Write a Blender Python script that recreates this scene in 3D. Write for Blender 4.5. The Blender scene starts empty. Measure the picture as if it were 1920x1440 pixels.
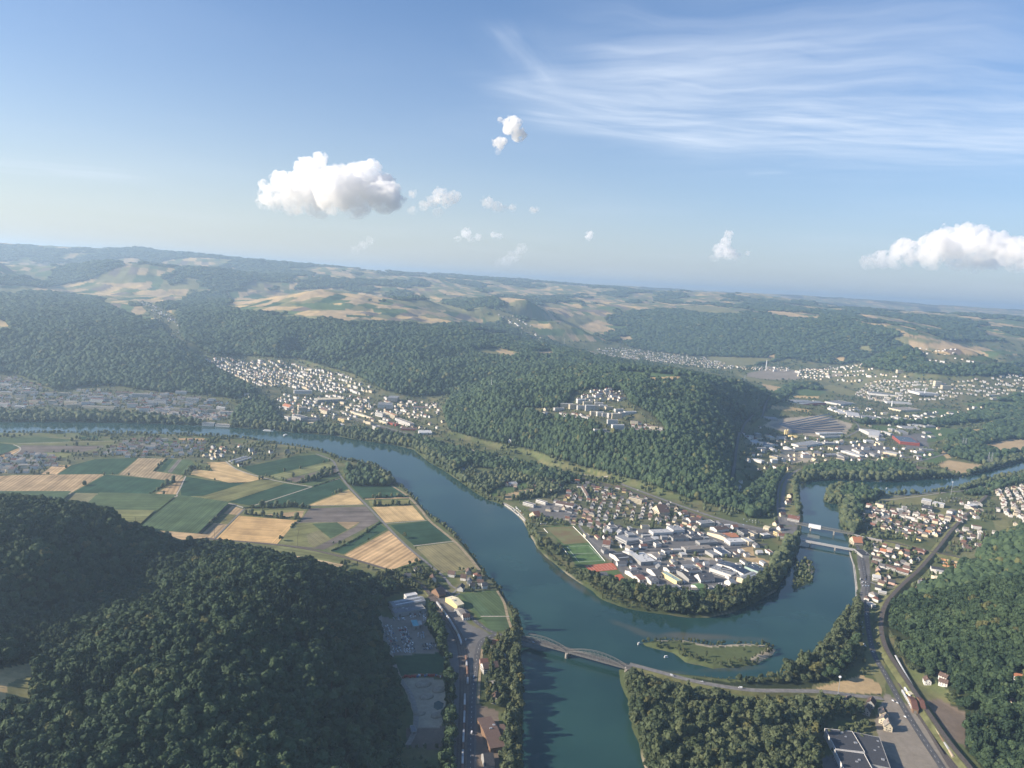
import bpy, bmesh, math, random
import numpy as np
from mathutils import Vector, Matrix
random.seed(7); rng = np.random.default_rng(7)
S = bpy.context.scene; COL = S.collection

# ------------------------------------------------------------------ camera
F, CX, CY, CAMZ = 1390.0, 960.0, 720.0, 600.0       # focal length and centre in photograph pixels, height in metres
HY, HS = 524.0, 0.0605                                # horizon row at the centre, its slope
roll = math.atan(HS); pitch = math.atan((CY-HY)/F*math.cos(roll))
Fw = np.array([0, math.cos(pitch), -math.sin(pitch)]); U0 = np.array([0, math.sin(pitch), math.cos(pitch)]); R0 = np.array([1., 0, 0])
Rt = math.cos(roll)*R0 + math.sin(roll)*U0; Up = math.cos(roll)*U0 - math.sin(roll)*R0
cam = bpy.data.cameras.new("camera"); cam.sensor_width = 36; cam.lens = F/1920*36; cam.clip_start = 1; cam.clip_end = 120000
camo = bpy.data.objects.new("camera", cam); COL.objects.link(camo); S.camera = camo
camo.matrix_world = Matrix(((Rt[0], Up[0], -Fw[0], 0), (Rt[1], Up[1], -Fw[1], 0), (Rt[2], Up[2], -Fw[2], CAMZ), (0, 0, 0, 1)))

# ------------------------------------------------------------------ sky, sun, exposure
SUN_EL, SUN_AZ = 24.0, -99.0                         # degrees; azimuth clockwise from the view direction (+Y)
W = bpy.data.worlds.new("World"); S.world = W; W.use_nodes = True
def sun_dir():
    e, a = math.radians(SUN_EL), math.radians(SUN_AZ)
    return Vector((math.sin(a)*math.cos(e), math.cos(a)*math.cos(e), math.sin(e)))
sl = bpy.data.lights.new("sun", 'SUN'); sl.energy = 4.6; sl.angle = math.radians(0.5); sl.color = (1, 0.87, 0.71)
so = bpy.data.objects.new("sun", sl); COL.objects.link(so); so.rotation_euler = sun_dir().to_track_quat('Z', 'Y').to_euler(); so.location = (0, 0, 3000)
S.view_settings.view_transform = 'Standard'; S.view_settings.look = 'None'; S.view_settings.exposure = 1.1; S.view_settings.gamma = 1
S.render.engine = 'CYCLES'
cy = S.cycles; cy.max_bounces = 15; cy.diffuse_bounces = 2; cy.volume_step_rate = 1.0; cy.volume_max_steps = 128; cy.glossy_bounces = 2; cy.transmission_bounces = 2; cy.volume_bounces = 14; cy.transparent_max_bounces = 6
cy.use_denoising = True; cy.caustics_reflective = False; cy.caustics_refractive = False; cy.sample_clamp_indirect = 4
SKY_STRENGTH = 0.10

def nt_new(nt, t, **kw):
    n = nt.nodes.new(t)
    for k, v in kw.items(): setattr(n, k, v)
    return n
def math_node(nt, op, a, b=None, clamp=False):
    n = nt.nodes.new('ShaderNodeMath'); n.operation = op; n.use_clamp = clamp
    for i, v in enumerate((a, b)):
        if v is None: continue
        if isinstance(v, (int, float)): n.inputs[i].default_value = v
        else: nt.links.new(v, n.inputs[i])
    return n.outputs[0]
def ramp(nt, x, a, b):
    n = nt.nodes.new('ShaderNodeMapRange'); n.interpolation_type = 'SMOOTHSTEP'
    n.inputs['From Min'].default_value = a; n.inputs['From Max'].default_value = b
    nt.links.new(x, n.inputs['Value']); return n.outputs[0]
def pix_dir(px, py):
    d = Fw + (px-CX)/F*Rt + (CY-py)/F*Up
    return d/np.linalg.norm(d)
def build_world():
    nt = W.node_tree; nt.nodes.clear(); L = nt.links.new
    out = nt_new(nt, 'ShaderNodeOutputWorld'); bg = nt_new(nt, 'ShaderNodeBackground'); bg.inputs['Strength'].default_value = SKY_STRENGTH
    sky = nt_new(nt, 'ShaderNodeTexSky', sky_type='NISHITA', sun_disc=False)
    sky.sun_elevation = math.radians(SUN_EL); sky.sun_rotation = math.radians(SUN_AZ); sky.altitude = 900; sky.air_density = 1.0; sky.dust_density = .7; sky.ozone_density = 3.0
    tc = nt_new(nt, 'ShaderNodeTexCoord'); sep = nt_new(nt, 'ShaderNodeSeparateXYZ'); L(tc.outputs['Generated'], sep.inputs[0])
    # cirrus: seen on a flat high layer, so its coordinates are direction.xy / direction.z
    zz = math_node(nt, 'MAXIMUM', sep.outputs[2], 0.02); zz = math_node(nt, 'ADD', zz, 0.06)
    u = math_node(nt, 'DIVIDE', sep.outputs[0], zz); v = math_node(nt, 'DIVIDE', sep.outputs[1], zz)
    cmb = nt_new(nt, 'ShaderNodeCombineXYZ'); L(u, cmb.inputs[0]); L(v, cmb.inputs[1])
    def plane(px, py):
        d = pix_dir(px, py); z = max(d[2], .02)+.06
        return d[0]/z, d[1]/z
    total = None
    def streak(pa, pb, wid, dens, k):
        """one cirrus band from pixel-direction pa to pb, given by two directions on the layer"""
        nonlocal total
        a = np.array(plane(*pa)); b = np.array(plane(*pb)); L_ = np.linalg.norm(b-a); ang = math.atan2(b[1]-a[1], b[0]-a[0])
        mp = nt_new(nt, 'ShaderNodeMapping', vector_type='TEXTURE'); mp.inputs['Location'].default_value = (a[0], a[1], 0); mp.inputs['Rotation'].default_value = (0, 0, ang)
        L(cmb.outputs[0], mp.inputs[0])
        wn = nt_new(nt, 'ShaderNodeTexNoise'); wn.inputs['Scale'].default_value = 1.1; wn.inputs['Detail'].default_value = 3; L(mp.outputs[0], wn.inputs['Vector'])
        wob = nt_new(nt, 'ShaderNodeVectorMath', operation='MULTIPLY_ADD'); L(wn.outputs['Color'], wob.inputs[0]); wob.inputs[1].default_value = (.5, .7*wid, 0); L(mp.outputs[0], wob.inputs[2])
        sp = nt_new(nt, 'ShaderNodeSeparateXYZ'); L(wob.outputs[0], sp.inputs[0])
        x = math_node(nt, 'DIVIDE', sp.outputs[0], L_); y = math_node(nt, 'DIVIDE', math_node(nt, 'SUBTRACT', sp.outputs[1], .35*wid), wid)
        ny = nt_new(nt, 'ShaderNodeCombineXYZ'); L(math_node(nt, 'MULTIPLY', sp.outputs[0], .55), ny.inputs[0]); L(math_node(nt, 'MULTIPLY', sp.outputs[1], 3.2), ny.inputs[1]); ny.inputs[2].default_value = k
        no = nt_new(nt, 'ShaderNodeTexNoise'); no.inputs['Scale'].default_value = 2.2; no.inputs['Detail'].default_value = 5; no.inputs['Roughness'].default_value = .55; L(ny.outputs[0], no.inputs['Vector'])
        m = math_node(nt, 'MULTIPLY', ramp(nt, x, -.05, .22), ramp(nt, x, 1.25, .75))
        g = math_node(nt, 'EXPONENT', math_node(nt, 'MULTIPLY', math_node(nt, 'MULTIPLY', y, y), -1.6))
        m = math_node(nt, 'MULTIPLY', m, g); m = math_node(nt, 'MULTIPLY', m, ramp(nt, no.outputs['Fac'], .20, .84)); m = math_node(nt, 'MULTIPLY', m, dens*.65)
        total = m if total is None else math_node(nt, 'ADD', total, m)
    for s in CIRRUS: streak(*s)
    # faint veil over everything, patchy
    vn = nt_new(nt, 'ShaderNodeTexNoise'); vn.inputs['Scale'].default_value = .45; vn.inputs['Detail'].default_value = 5; L(cmb.outputs[0], vn.inputs['Vector'])
    total = math_node(nt, 'ADD', total, math_node(nt, 'MULTIPLY', ramp(nt, vn.outputs['Fac'], .42, .8), .10))
    tot = math_node(nt, 'MINIMUM', total, .75)
    hz = nt_new(nt, 'ShaderNodeMix', data_type='RGBA'); L(math_node(nt, 'MULTIPLY', math_node(nt, 'EXPONENT', math_node(nt, 'MULTIPLY', math_node(nt, 'MAXIMUM', sep.outputs[2], 0.0), -6.0)), .93), hz.inputs['Factor']); hs = nt_new(nt, 'ShaderNodeHueSaturation'); hs.inputs['Saturation'].default_value = 1.2; hs.inputs['Value'].default_value = .80; L(sky.outputs[0], hs.inputs['Color']); tn = nt_new(nt, 'ShaderNodeMix', data_type='RGBA', blend_type='MULTIPLY'); tn.inputs['Factor'].default_value = 1; L(hs.outputs[0], tn.inputs[6]); tn.inputs[7].default_value = (1.06, .965, 1.0, 1); L(tn.outputs[2], hz.inputs[6])
    side = ramp(nt, sep.outputs[0], .65, -.65)      # paler towards the sun, bluer away from it
    hc = nt_new(nt, 'ShaderNodeMix', data_type='RGBA'); L(side, hc.inputs['Factor']); hc.inputs[6].default_value = (2.1, 2.55, 3.05, 1); hc.inputs[7].default_value = (3.3, 3.4, 3.15, 1); L(hc.outputs[2], hz.inputs[7])
    mix = nt_new(nt, 'ShaderNodeMix', data_type='RGBA'); L(tot, mix.inputs['Factor']); L(hz.outputs[2], mix.inputs[6]); mix.inputs[7].default_value = (4.3, 4.7, 5.3, 1)
    L(mix.outputs[2], bg.inputs['Color']); L(bg.outputs[0], out.inputs[0])
CIRRUS = [((1150, 170), (2500, 200), 1.3, .42, 11.0), ((1000, 195), (2100, 290), .50, .62, 1.0), ((1040, 225), (1420, 285), .16, .85, 2.0), ((1010, 180), (1250, 235), .16, .5, 2.7), ((975, 90), (1060, 190), .10, .6, 3.0), ((1180, 110), (2000, 60), .30, .42, 4.0),
          ((1000, 160), (1700, 110), .28, .35, 5.0), ((1250, 250), (2300, 260), .9, .5, 6.0), ((1480, 323), (1560, 320), .06, .5, 7.0), ((-100, 300), (330, 340), .5, .35, 8.0), ((150, 325), (300, 335), .2, .3, 9.0)]
build_world()

# ------------------------------------------------------------------ pixel <-> place
def ray(px, py):
    px = np.asarray(px, float); py = np.asarray(py, float)
    return Fw + (px-CX)[..., None]/F*Rt + (CY-py)[..., None]/F*Up
def at_z(px, py, z=0.0):
    """the place at height z that the photograph shows at (px, py)"""
    d = ray(px, py); t = (z-CAMZ)/d[..., 2]
    return d*t[..., None] + np.array([0, 0, CAMZ])
def at_d(px, py, dist):
    d = ray(px, py); t = dist/np.hypot(d[..., 0], d[..., 1])
    return d*t[..., None] + np.array([0, 0, CAMZ])
def project(P):
    v = np.asarray(P, float) - np.array([0, 0, CAMZ]); w = np.maximum(v@Fw, 1e-3)
    return CX + F*(v@Rt)/w, CY - F*(v@Up)/w

# ------------------------------------------------------------------ noise
def _hash(i, j, s):
    n = (i.astype(np.int64)*374761393 + j.astype(np.int64)*668265263 + s*982451653) & 0xffffffff
    n = ((n ^ (n >> 13))*1274126177) & 0xffffffff
    return ((n ^ (n >> 16)) & 0xffffff)/float(0xffffff)
def vnoise(x, y, s=0):
    i = np.floor(x); j = np.floor(y); fx = x-i; fy = y-j; fx = fx*fx*(3-2*fx); fy = fy*fy*(3-2*fy)
    i = i.astype(np.int64); j = j.astype(np.int64)
    a = _hash(i, j, s); b = _hash(i+1, j, s); c = _hash(i, j+1, s); d = _hash(i+1, j+1, s)
    return (a*(1-fx)+b*fx)*(1-fy) + (c*(1-fx)+d*fx)*fy
def fbm(x, y, s=0, o=4):
    t = 0; a = .5; n = 0
    for k in range(o): t = t + a*vnoise(x*2**k+17.3*k, y*2**k-9.1*k, s+k); n += a; a *= .5
    return t/n

# ------------------------------------------------------------------ river outline (photograph pixels at the waterline)
RIVER = [(-420,778),(-120,789),(0,791),(200,792),(330,796),(419,800),(498,806),(540,810),(629,817),(671,825),(742,835),(775,843),(792,857),(805,867),(828,880),(845,891),(863,903),(888,922),(913,937),(938,945),(961,957),(980,976),(990,997),(1001,1016),(1007,1028),(1026,1047),(1038,1055),(1057,1072),(1080,1089),(1109,1108),(1127,1124),(1162,1137),(1192,1145),(1229,1150),(1246,1152),(1287,1158),(1330,1158),(1370,1150),(1403,1136),(1430,1123),(1457,1107),(1473,1073),(1487,1053),(1493,1027),(1500,1007),(1502,990),(1507,973),(1502,957),(1497,933),(1497,910),(1503,903),(1530,901),(1556,900),(1600,901),(1664,904),(1723,899),(1771,898),(1819,892),(1867,879),(1920,864),(2000,848),(2200,820),
 (2200,838),(2000,868),(1920,884),(1867,893),(1807,909),(1771,917),(1719,927),(1683,929),(1640,924),(1600,913),(1570,911),(1550,918),(1544,932),(1545,940),(1556,944),(1570,945),(1573,961),(1575,985),(1589,1001),(1592,1016),(1593,1037),(1599,1056),(1604,1083),(1605,1109),(1602,1130),(1590,1150),(1563,1180),(1547,1210),(1513,1240),(1480,1260),(1452,1268),(1368,1273),(1285,1265),(1222,1256),(1185,1247),(1168,1248),(1160,1258),(1162,1278),(1177,1310),(1181,1339),(1185,1364),(1198,1391),(1202,1416),(1215,1460),(1240,1560),(1280,1900),
 (985,1900),(977,1560),(977,1416),(981,1328),(979,1266),(976,1210),(979,1189),(977,1166),(967,1147),(947,1120),(934,1095),(913,1078),(905,1066),(890,1045),(870,1020),(851,1001),(830,982),(811,970),(796,955),(775,930),(758,915),(744,905),(723,884),(708,874),(677,868),(640,861),(621,853),(587,842),(562,838),(525,833),(483,826),(442,820),(400,817),(300,814),(200,812),(100,812),(0,812),(-120,812),(-420,815)]
ISLANDS = [[(1200,1206),(1233,1201),(1281,1200),(1331,1210),(1400,1207),(1437,1210),(1456,1218),(1450,1227),(1431,1238),(1418,1246),(1389,1251),(1337,1254),(1285,1242),(1264,1225),(1243,1220),(1212,1212)],
           [(1510,1048),(1525,1058),(1528,1071),(1520,1078),(1525,1090),(1503,1100),(1489,1109),(1485,1100),(1491,1078),(1485,1064),(1496,1055)]]
WATER_Z = -4.0
def poly_z(pts, z):
    a = np.array(pts, float); return at_z(a[:, 0], a[:, 1], z)[:, :2]
RIV = poly_z(RIVER, WATER_Z); ISL = [poly_z(p, WATER_Z) for p in ISLANDS]
def inside(poly, x, y):
    c = np.zeros(x.shape, bool); n = len(poly); j = n-1
    for i in range(n):
        xi, yi = poly[i]; xj, yj = poly[j]
        if yi != yj:
            m = ((yi > y) != (yj > y)) & (x < (xj-xi)*(y-yi)/(yj-yi)+xi); c ^= m
        j = i
    return c
def seg_dist(poly, x, y, closed=True):
    d = np.full(x.shape, 1e9); n = len(poly)
    for i in range(n if closed else n-1):
        a = poly[i]; b = poly[(i+1) % n]; ab = b-a; l2 = max(ab@ab, 1e-6)
        t = np.clip(((x-a[0])*ab[0]+(y-a[1])*ab[1])/l2, 0, 1)
        d = np.minimum(d, (x-a[0]-t*ab[0])**2+(y-a[1]-t*ab[1])**2)
    return np.sqrt(d)
def water_sd(x, y):
    """signed distance to the waterline, negative in the water"""
    d = seg_dist(RIV, x, y); ins = inside(RIV, x, y)
    for p in ISL:
        d = np.minimum(d, seg_dist(p, x, y)); ins &= ~inside(p, x, y)
    return np.where(ins, -d, d)
# ------------------------------------------------------------------ relief: heights read off the photograph, joined smoothly
CZ = [  # (px, py, height)
 (-100,925,0),(60,922,0),(150,935,0),(220,955,0),(300,985,0),(340,1003,0),(430,1020,0),(540,1042,0),(640,1072,0),(690,1092,0),
 (715,1130,0),(722,1200,0),(738,1250,0),(752,1310,0),(762,1380,0),(768,1450,0),(780,1600,0),(790,1900,0),
 (60,955,125),(-100,960,125),(150,970,115),(220,995,100),(290,1025,62),(340,1040,46),(430,1048,95),(540,1070,95),(620,1098,70),(670,1125,42),(698,1150,16),(706,1200,16),
 (450,1150,116),(350,1200,115),(550,1200,95),(640,1200,55),(700,1260,22),(600,1320,60),(400,1350,95),(200,1300,100),(690,1350,30),(500,1440,75),(650,1440,45),(250,1440,90),
 (60,1300,95),(0,1250,96),(0,1400,90),(-100,1200,115),(200,1090,52),(100,1150,58),(30,1200,70),(150,1120,52),(60,1010,124),(110,1060,115),(400,1700,60),(700,1700,20),(800,1900,0),(400,1900,50),(100,1900,60),(1300,1900,0),(1900,1900,10),
 (1800,1062,0),(1836,1022,0),(1870,992,0),(1700,1112,0),(1662,1150,0),(1672,1220,0),(1722,1295,0),(1800,1345,0),(1980,960,10),(1920,1020,70),(1850,1080,50),(1800,1130,42),(1920,1150,85),(2060,1000,110),(1750,1190,26),(1850,1230,48),(1950,1260,66),(2060,1200,120),(1920,1400,6),(1850,1380,0),(2200,1100,150),
 (0,830,0),(0,900,0),(200,830,0),(200,900,0),(400,850,0),(400,950,0),(400,1000,0),(600,870,0),(600,950,0),(600,1040,0),(750,950,0),(750,1050,0),(850,1050,0),(850,1200,0),(850,1350,0),(900,1440,0),(1000,1000,0),(1000,1300,0),(1100,1050,0),(1100,1400,0),(1200,1000,0),(1200,1100,0),(1300,1050,0),(1300,1150,0),(1300,1300,0),(1300,1440,0),(1400,1000,0),(1450,1100,0),(1500,950,0),(1500,1200,0),(1500,1350,0),(1500,1440,0),(1600,1000,0),(1600,1200,0),(1600,1350,0),(1650,950,0),(1700,1000,0),(1700,1400,0),(1750,950,0),(1850,950,0),(1920,905,0),(1980,920,0),(1600,850,0),(1700,850,0),(1800,850,0),(1920,840,0),(2050,860,0),(1500,800,2),(1600,785,3),(1700,765,5),(1800,765,6),(1920,775,6),(1480,745,6),(1600,725,10),(1750,720,14),(1900,720,18),(1420,705,10),(1500,692,16),
 (760,806,0),(650,802,0),(500,795,0),(400,790,0),(200,778,0),(0,776,0),(-150,776,0),(-200,830,0),(820,822,0),
 (100,725,24),(300,738,20),(0,705,34),(420,742,18),(480,705,34),(560,692,32),(700,742,10),(800,750,7),(400,692,45),(640,722,18),
 (840,818,0),(900,833,0),(1000,858,0),(1100,887,0),(1200,918,0),(1290,943,0),(1350,958,0),(1390,963,0),(1405,920,2),(1395,880,3),(1394,820,3),(1422,780,3),(1452,748,4),
 (870,765,55),(930,738,108),(1000,722,138),(1080,702,158),(1160,702,166),(1250,707,170),(1300,715,168),(1330,733,160),(1380,724,128),(1425,737,55),(1340,765,118),(1310,785,118),(1320,850,82),(1330,905,36),(1362,790,60),(1365,850,36),
 (1000,775,105),(1130,775,122),(1200,800,112),(1240,815,105),(1120,815,104),(950,805,50),(1050,832,58),(1150,852,60),(1250,882,52),(1300,912,30),(1200,665,12),(1100,660,18),(1300,682,12),
 (870,740,35),(920,707,90),(980,692,120),(1040,687,130),(1130,685,140),
 (420,590,232),(520,602,236),(640,613,236),(760,619,226),(880,626,204),(960,640,178),(1050,660,148),(400,660,85),(480,660,85),(560,665,75),(640,682,80),(720,703,78),(800,720,64),(640,650,152),(520,640,152),(760,662,138),(860,682,118),(430,630,145),
 (440,575,240),(560,560,246),(700,577,235),(860,592,213),(900,602,198),(330,620,150),(340,650,112),(300,590,186),(250,572,212),
 (40,560,226),(120,565,222),(180,578,214),(240,605,188),(300,636,138),(350,682,78),(40,600,188),(100,650,122),(200,662,112),(200,702,52),(40,662,100),(60,692,52),(0,630,158),(-120,600,200),
 (50,530,272),(150,545,236),(250,550,240),(350,530,290),(100,510,335),(300,510,322),
 (1200,652,28),(1350,667,20),(1450,674,24),(1550,682,25),(1640,687,38),(1800,707,24),(1920,707,28),(1010,622,85)]
CD = [  # (px, py, distance)
 (-200,446,14000),(0,456,14000),(100,460,14000),(160,464,14000),(250,467,14000),(330,474,14000),(375,484,13000),(470,491,12500),(560,496,14000),(640,504,14500),(800,517,16000),(960,529,18000),(1120,540,19000),(1280,550,20000),(1450,558,20000),(1600,564,20000),(1750,572,22000),(1920,581,22000),(2150,593,22000),
 (0,490,9000),(200,490,9500),(400,505,9500),(600,520,10000),(800,535,11000),(1000,548,12000),(1200,562,12000),(1400,570,14000),(1600,580,13000),(1800,590,13000),(1920,600,12000),(600,545,6700),(800,560,7200),(900,575,7200),(1000,580,7700),(1050,600,7200),
 (1130,602,8500),(1250,588,9000),(1400,592,8600),(1550,605,8000),(1680,626,7500),(1690,654,6000),(1780,672,6300),(1900,692,6000),(1750,642,7500),(1880,662,7500),(1920,630,9500)]
cp = np.vstack([at_z(np.array([c[0] for c in CZ], float), np.array([c[1] for c in CZ], float), np.array([c[2] for c in CZ], float)),
                at_d(np.array([c[0] for c in CD], float), np.array([c[1] for c in CD], float), np.array([c[2] for c in CD], float))])
far = [c for c in CD if c[2] >= 12500]                # the last ridges fall away behind
for c_ in range(len(CZ), len(cp)):                    # nothing beyond the last ridges: they close the view
    dd_ = math.hypot(cp[c_][0], cp[c_][1])
    if dd_ > 11900 and CD[c_-len(CZ)][2] >= 12500 and CD[c_-len(CZ)][1] < 572+8: cp[c_][2] = max(cp[c_][2], CAMZ+6)
bk = at_d(np.array([c[0] for c in far], float), np.array([c[1] for c in far], float), np.array([c[2]*1.0 for c in far], float))
bk2 = bk*np.array([1.35, 1.35, 1]) - np.array([0, 0, 120]); bk2[:, 2] = np.minimum(bk2[:, 2], 420)
cp = np.vstack([cp, bk2])
ca = np.stack([np.arctan2(cp[:, 0], cp[:, 1]), np.log(np.hypot(cp[:, 0], cp[:, 1]))], 1)
def phi(r2): return np.sqrt(r2+1.6e-4)
K = phi(((ca[:, None]-ca[None])**2).sum(-1)); n_ = len(cp)
A = np.zeros((n_+3, n_+3)); A[:n_, :n_] = K + np.eye(n_)*1e-4; A[:n_, n_] = 1; A[:n_, n_+1:] = ca; A[n_, :n_] = 1; A[n_+1:, :n_] = ca.T
wts = np.linalg.solve(A, np.concatenate([cp[:, 2], [0, 0, 0]]))
AZ0, AZ1, NA = math.radians(-44), math.radians(44), 1150
LR0, LR1, NR = math.log(430), math.log(30000), 900
az = np.linspace(AZ0, AZ1, NA); lr = np.linspace(LR0, LR1, NR)
GA, GL = np.meshgrid(az, lr)                          # [row, col]
GR = np.exp(GL); GX = GR*np.sin(GA); GY = GR*np.cos(GA)
Z = np.zeros_like(GA)
for k in range(NR):
    q = np.stack([GA[k], GL[k]], 1)
    Z[k] = phi(((q[:, None]-ca[None])**2).sum(-1))@wts[:n_] + wts[n_] + q@wts[n_+1:]
zz = Z - 3.0
Z = np.where(zz > 8, zz+1.2, np.where(zz > 0, zz*zz/16+zz*.65, 0.0)); Z = np.maximum(Z, 0)
hill = np.clip((Z-12)/80, 0, 1)
Z = Z + hill*((fbm(GX/420, GY/420, 3, 4)-.5)*52 + (fbm(GX/110, GY/110, 9, 3)-.5)*26) + np.clip((GR-6000)/4000, 0, 1)*hill*(fbm(GX/1500, GY/1500, 21, 4)-.5)*36
Z = np.maximum(Z, 0)
near = GR < 6500
WSD = np.full(GA.shape, 1e4)
WSD[near] = water_sd(GX[near], GY[near])
shore = np.clip(WSD/9, -1.4, 1)
Z = np.where(WSD < 60, np.minimum(Z, np.clip(WSD-9, 0, 60)*.4), Z)
Z = np.where(shore < 1, np.minimum(Z, 0)+WATER_Z*(1-shore)+np.where(shore < 1, (fbm(GX/14, GY/14, 40, 2)-.5)*1.6, 0), Z)
WD = np.maximum(WSD, 0)
def height(x, y):
    x = np.asarray(x, float); y = np.asarray(y, float)
    a = (np.arctan2(x, y)-AZ0)/(AZ1-AZ0)*(NA-1); l = (np.log(np.hypot(x, y)+1e-6)-LR0)/(LR1-LR0)*(NR-1)
    a = np.clip(a, 0, NA-1.001); l = np.clip(l, 0, NR-1.001); i = l.astype(int); j = a.astype(int); fi = l-i; fj = a-j
    return (Z[i, j]*(1-fj)+Z[i, j+1]*fj)*(1-fi) + (Z[i+1, j]*(1-fj)+Z[i+1, j+1]*fj)*fi
_T = np.exp(np.linspace(math.log(500), math.log(29000), 2600))
def on_ground(px, py):
    """the first place of the ground seen at a pixel"""
    d = ray(float(px), float(py)); d = d/np.hypot(d[0], d[1])
    P = d[None]*_T[:, None]; h = height(P[:, 0], P[:, 1]); g = (P[:, 2]+CAMZ) - h
    k = np.argmax(g < 0) if (g < 0).any() else len(_T)-1
    if k == 0: return P[0]+[0, 0, CAMZ]
    t = _T[k-1] + (_T[k]-_T[k-1])*g[k-1]/max(g[k-1]-g[k], 1e-6)
    p = d*t; return np.array([p[0], p[1], float(height(p[0], p[1]))])

# ------------------------------------------------------------------ land cover, traced like a map
RX0, RY0, RW, RH = -300, 430, 2520, 1500
CM = np.zeros((RH, RW), np.int16)
def paint(poly, cls):
    p = np.array(poly, float) - [RX0, RY0]; n = len(p)
    for row in range(max(0, int(p[:, 1].min())), min(RH, int(p[:, 1].max())+2)):
        y = row+.5; xs = []
        for i in range(n):
            a, b = p[i], p[(i+1) % n]
            if (a[1] > y) != (b[1] > y): xs.append(a[0]+(y-a[1])*(b[0]-a[0])/(b[1]-a[1]))
        xs.sort()
        for u, v in zip(xs[::2], xs[1::2]):
            CM[row, max(0, int(u+.5)):max(0, int(v+.5))] = cls
C_AUTO, C_GRASS, C_FOREST, C_TOWN, C_WOODY, C_TAN, C_WHEAT, C_GREEN, C_DARK, C_BROWN, C_PAVED, C_SAND, C_OLIVE, C_GRAVEL, C_FIELDS = range(15)
ALB = {C_GRASS: (.105,.125,.052), C_FOREST: (.030,.040,.020), C_TOWN: (.105,.115,.062), C_WOODY: (.06,.075,.034), C_TAN: (.42,.31,.17), C_WHEAT: (.50,.36,.17), C_GREEN: (.085,.13,.05), C_DARK: (.040,.085,.042),
       C_BROWN: (.17,.135,.105), C_PAVED: (.15,.145,.14), C_SAND: (.36,.31,.23), C_OLIVE: (.19,.185,.085), C_GRAVEL: (.24,.21,.17)}
paint([(-300,640),(2220,640),(2220,1930),(-300,1930)], C_GRASS)
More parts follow.
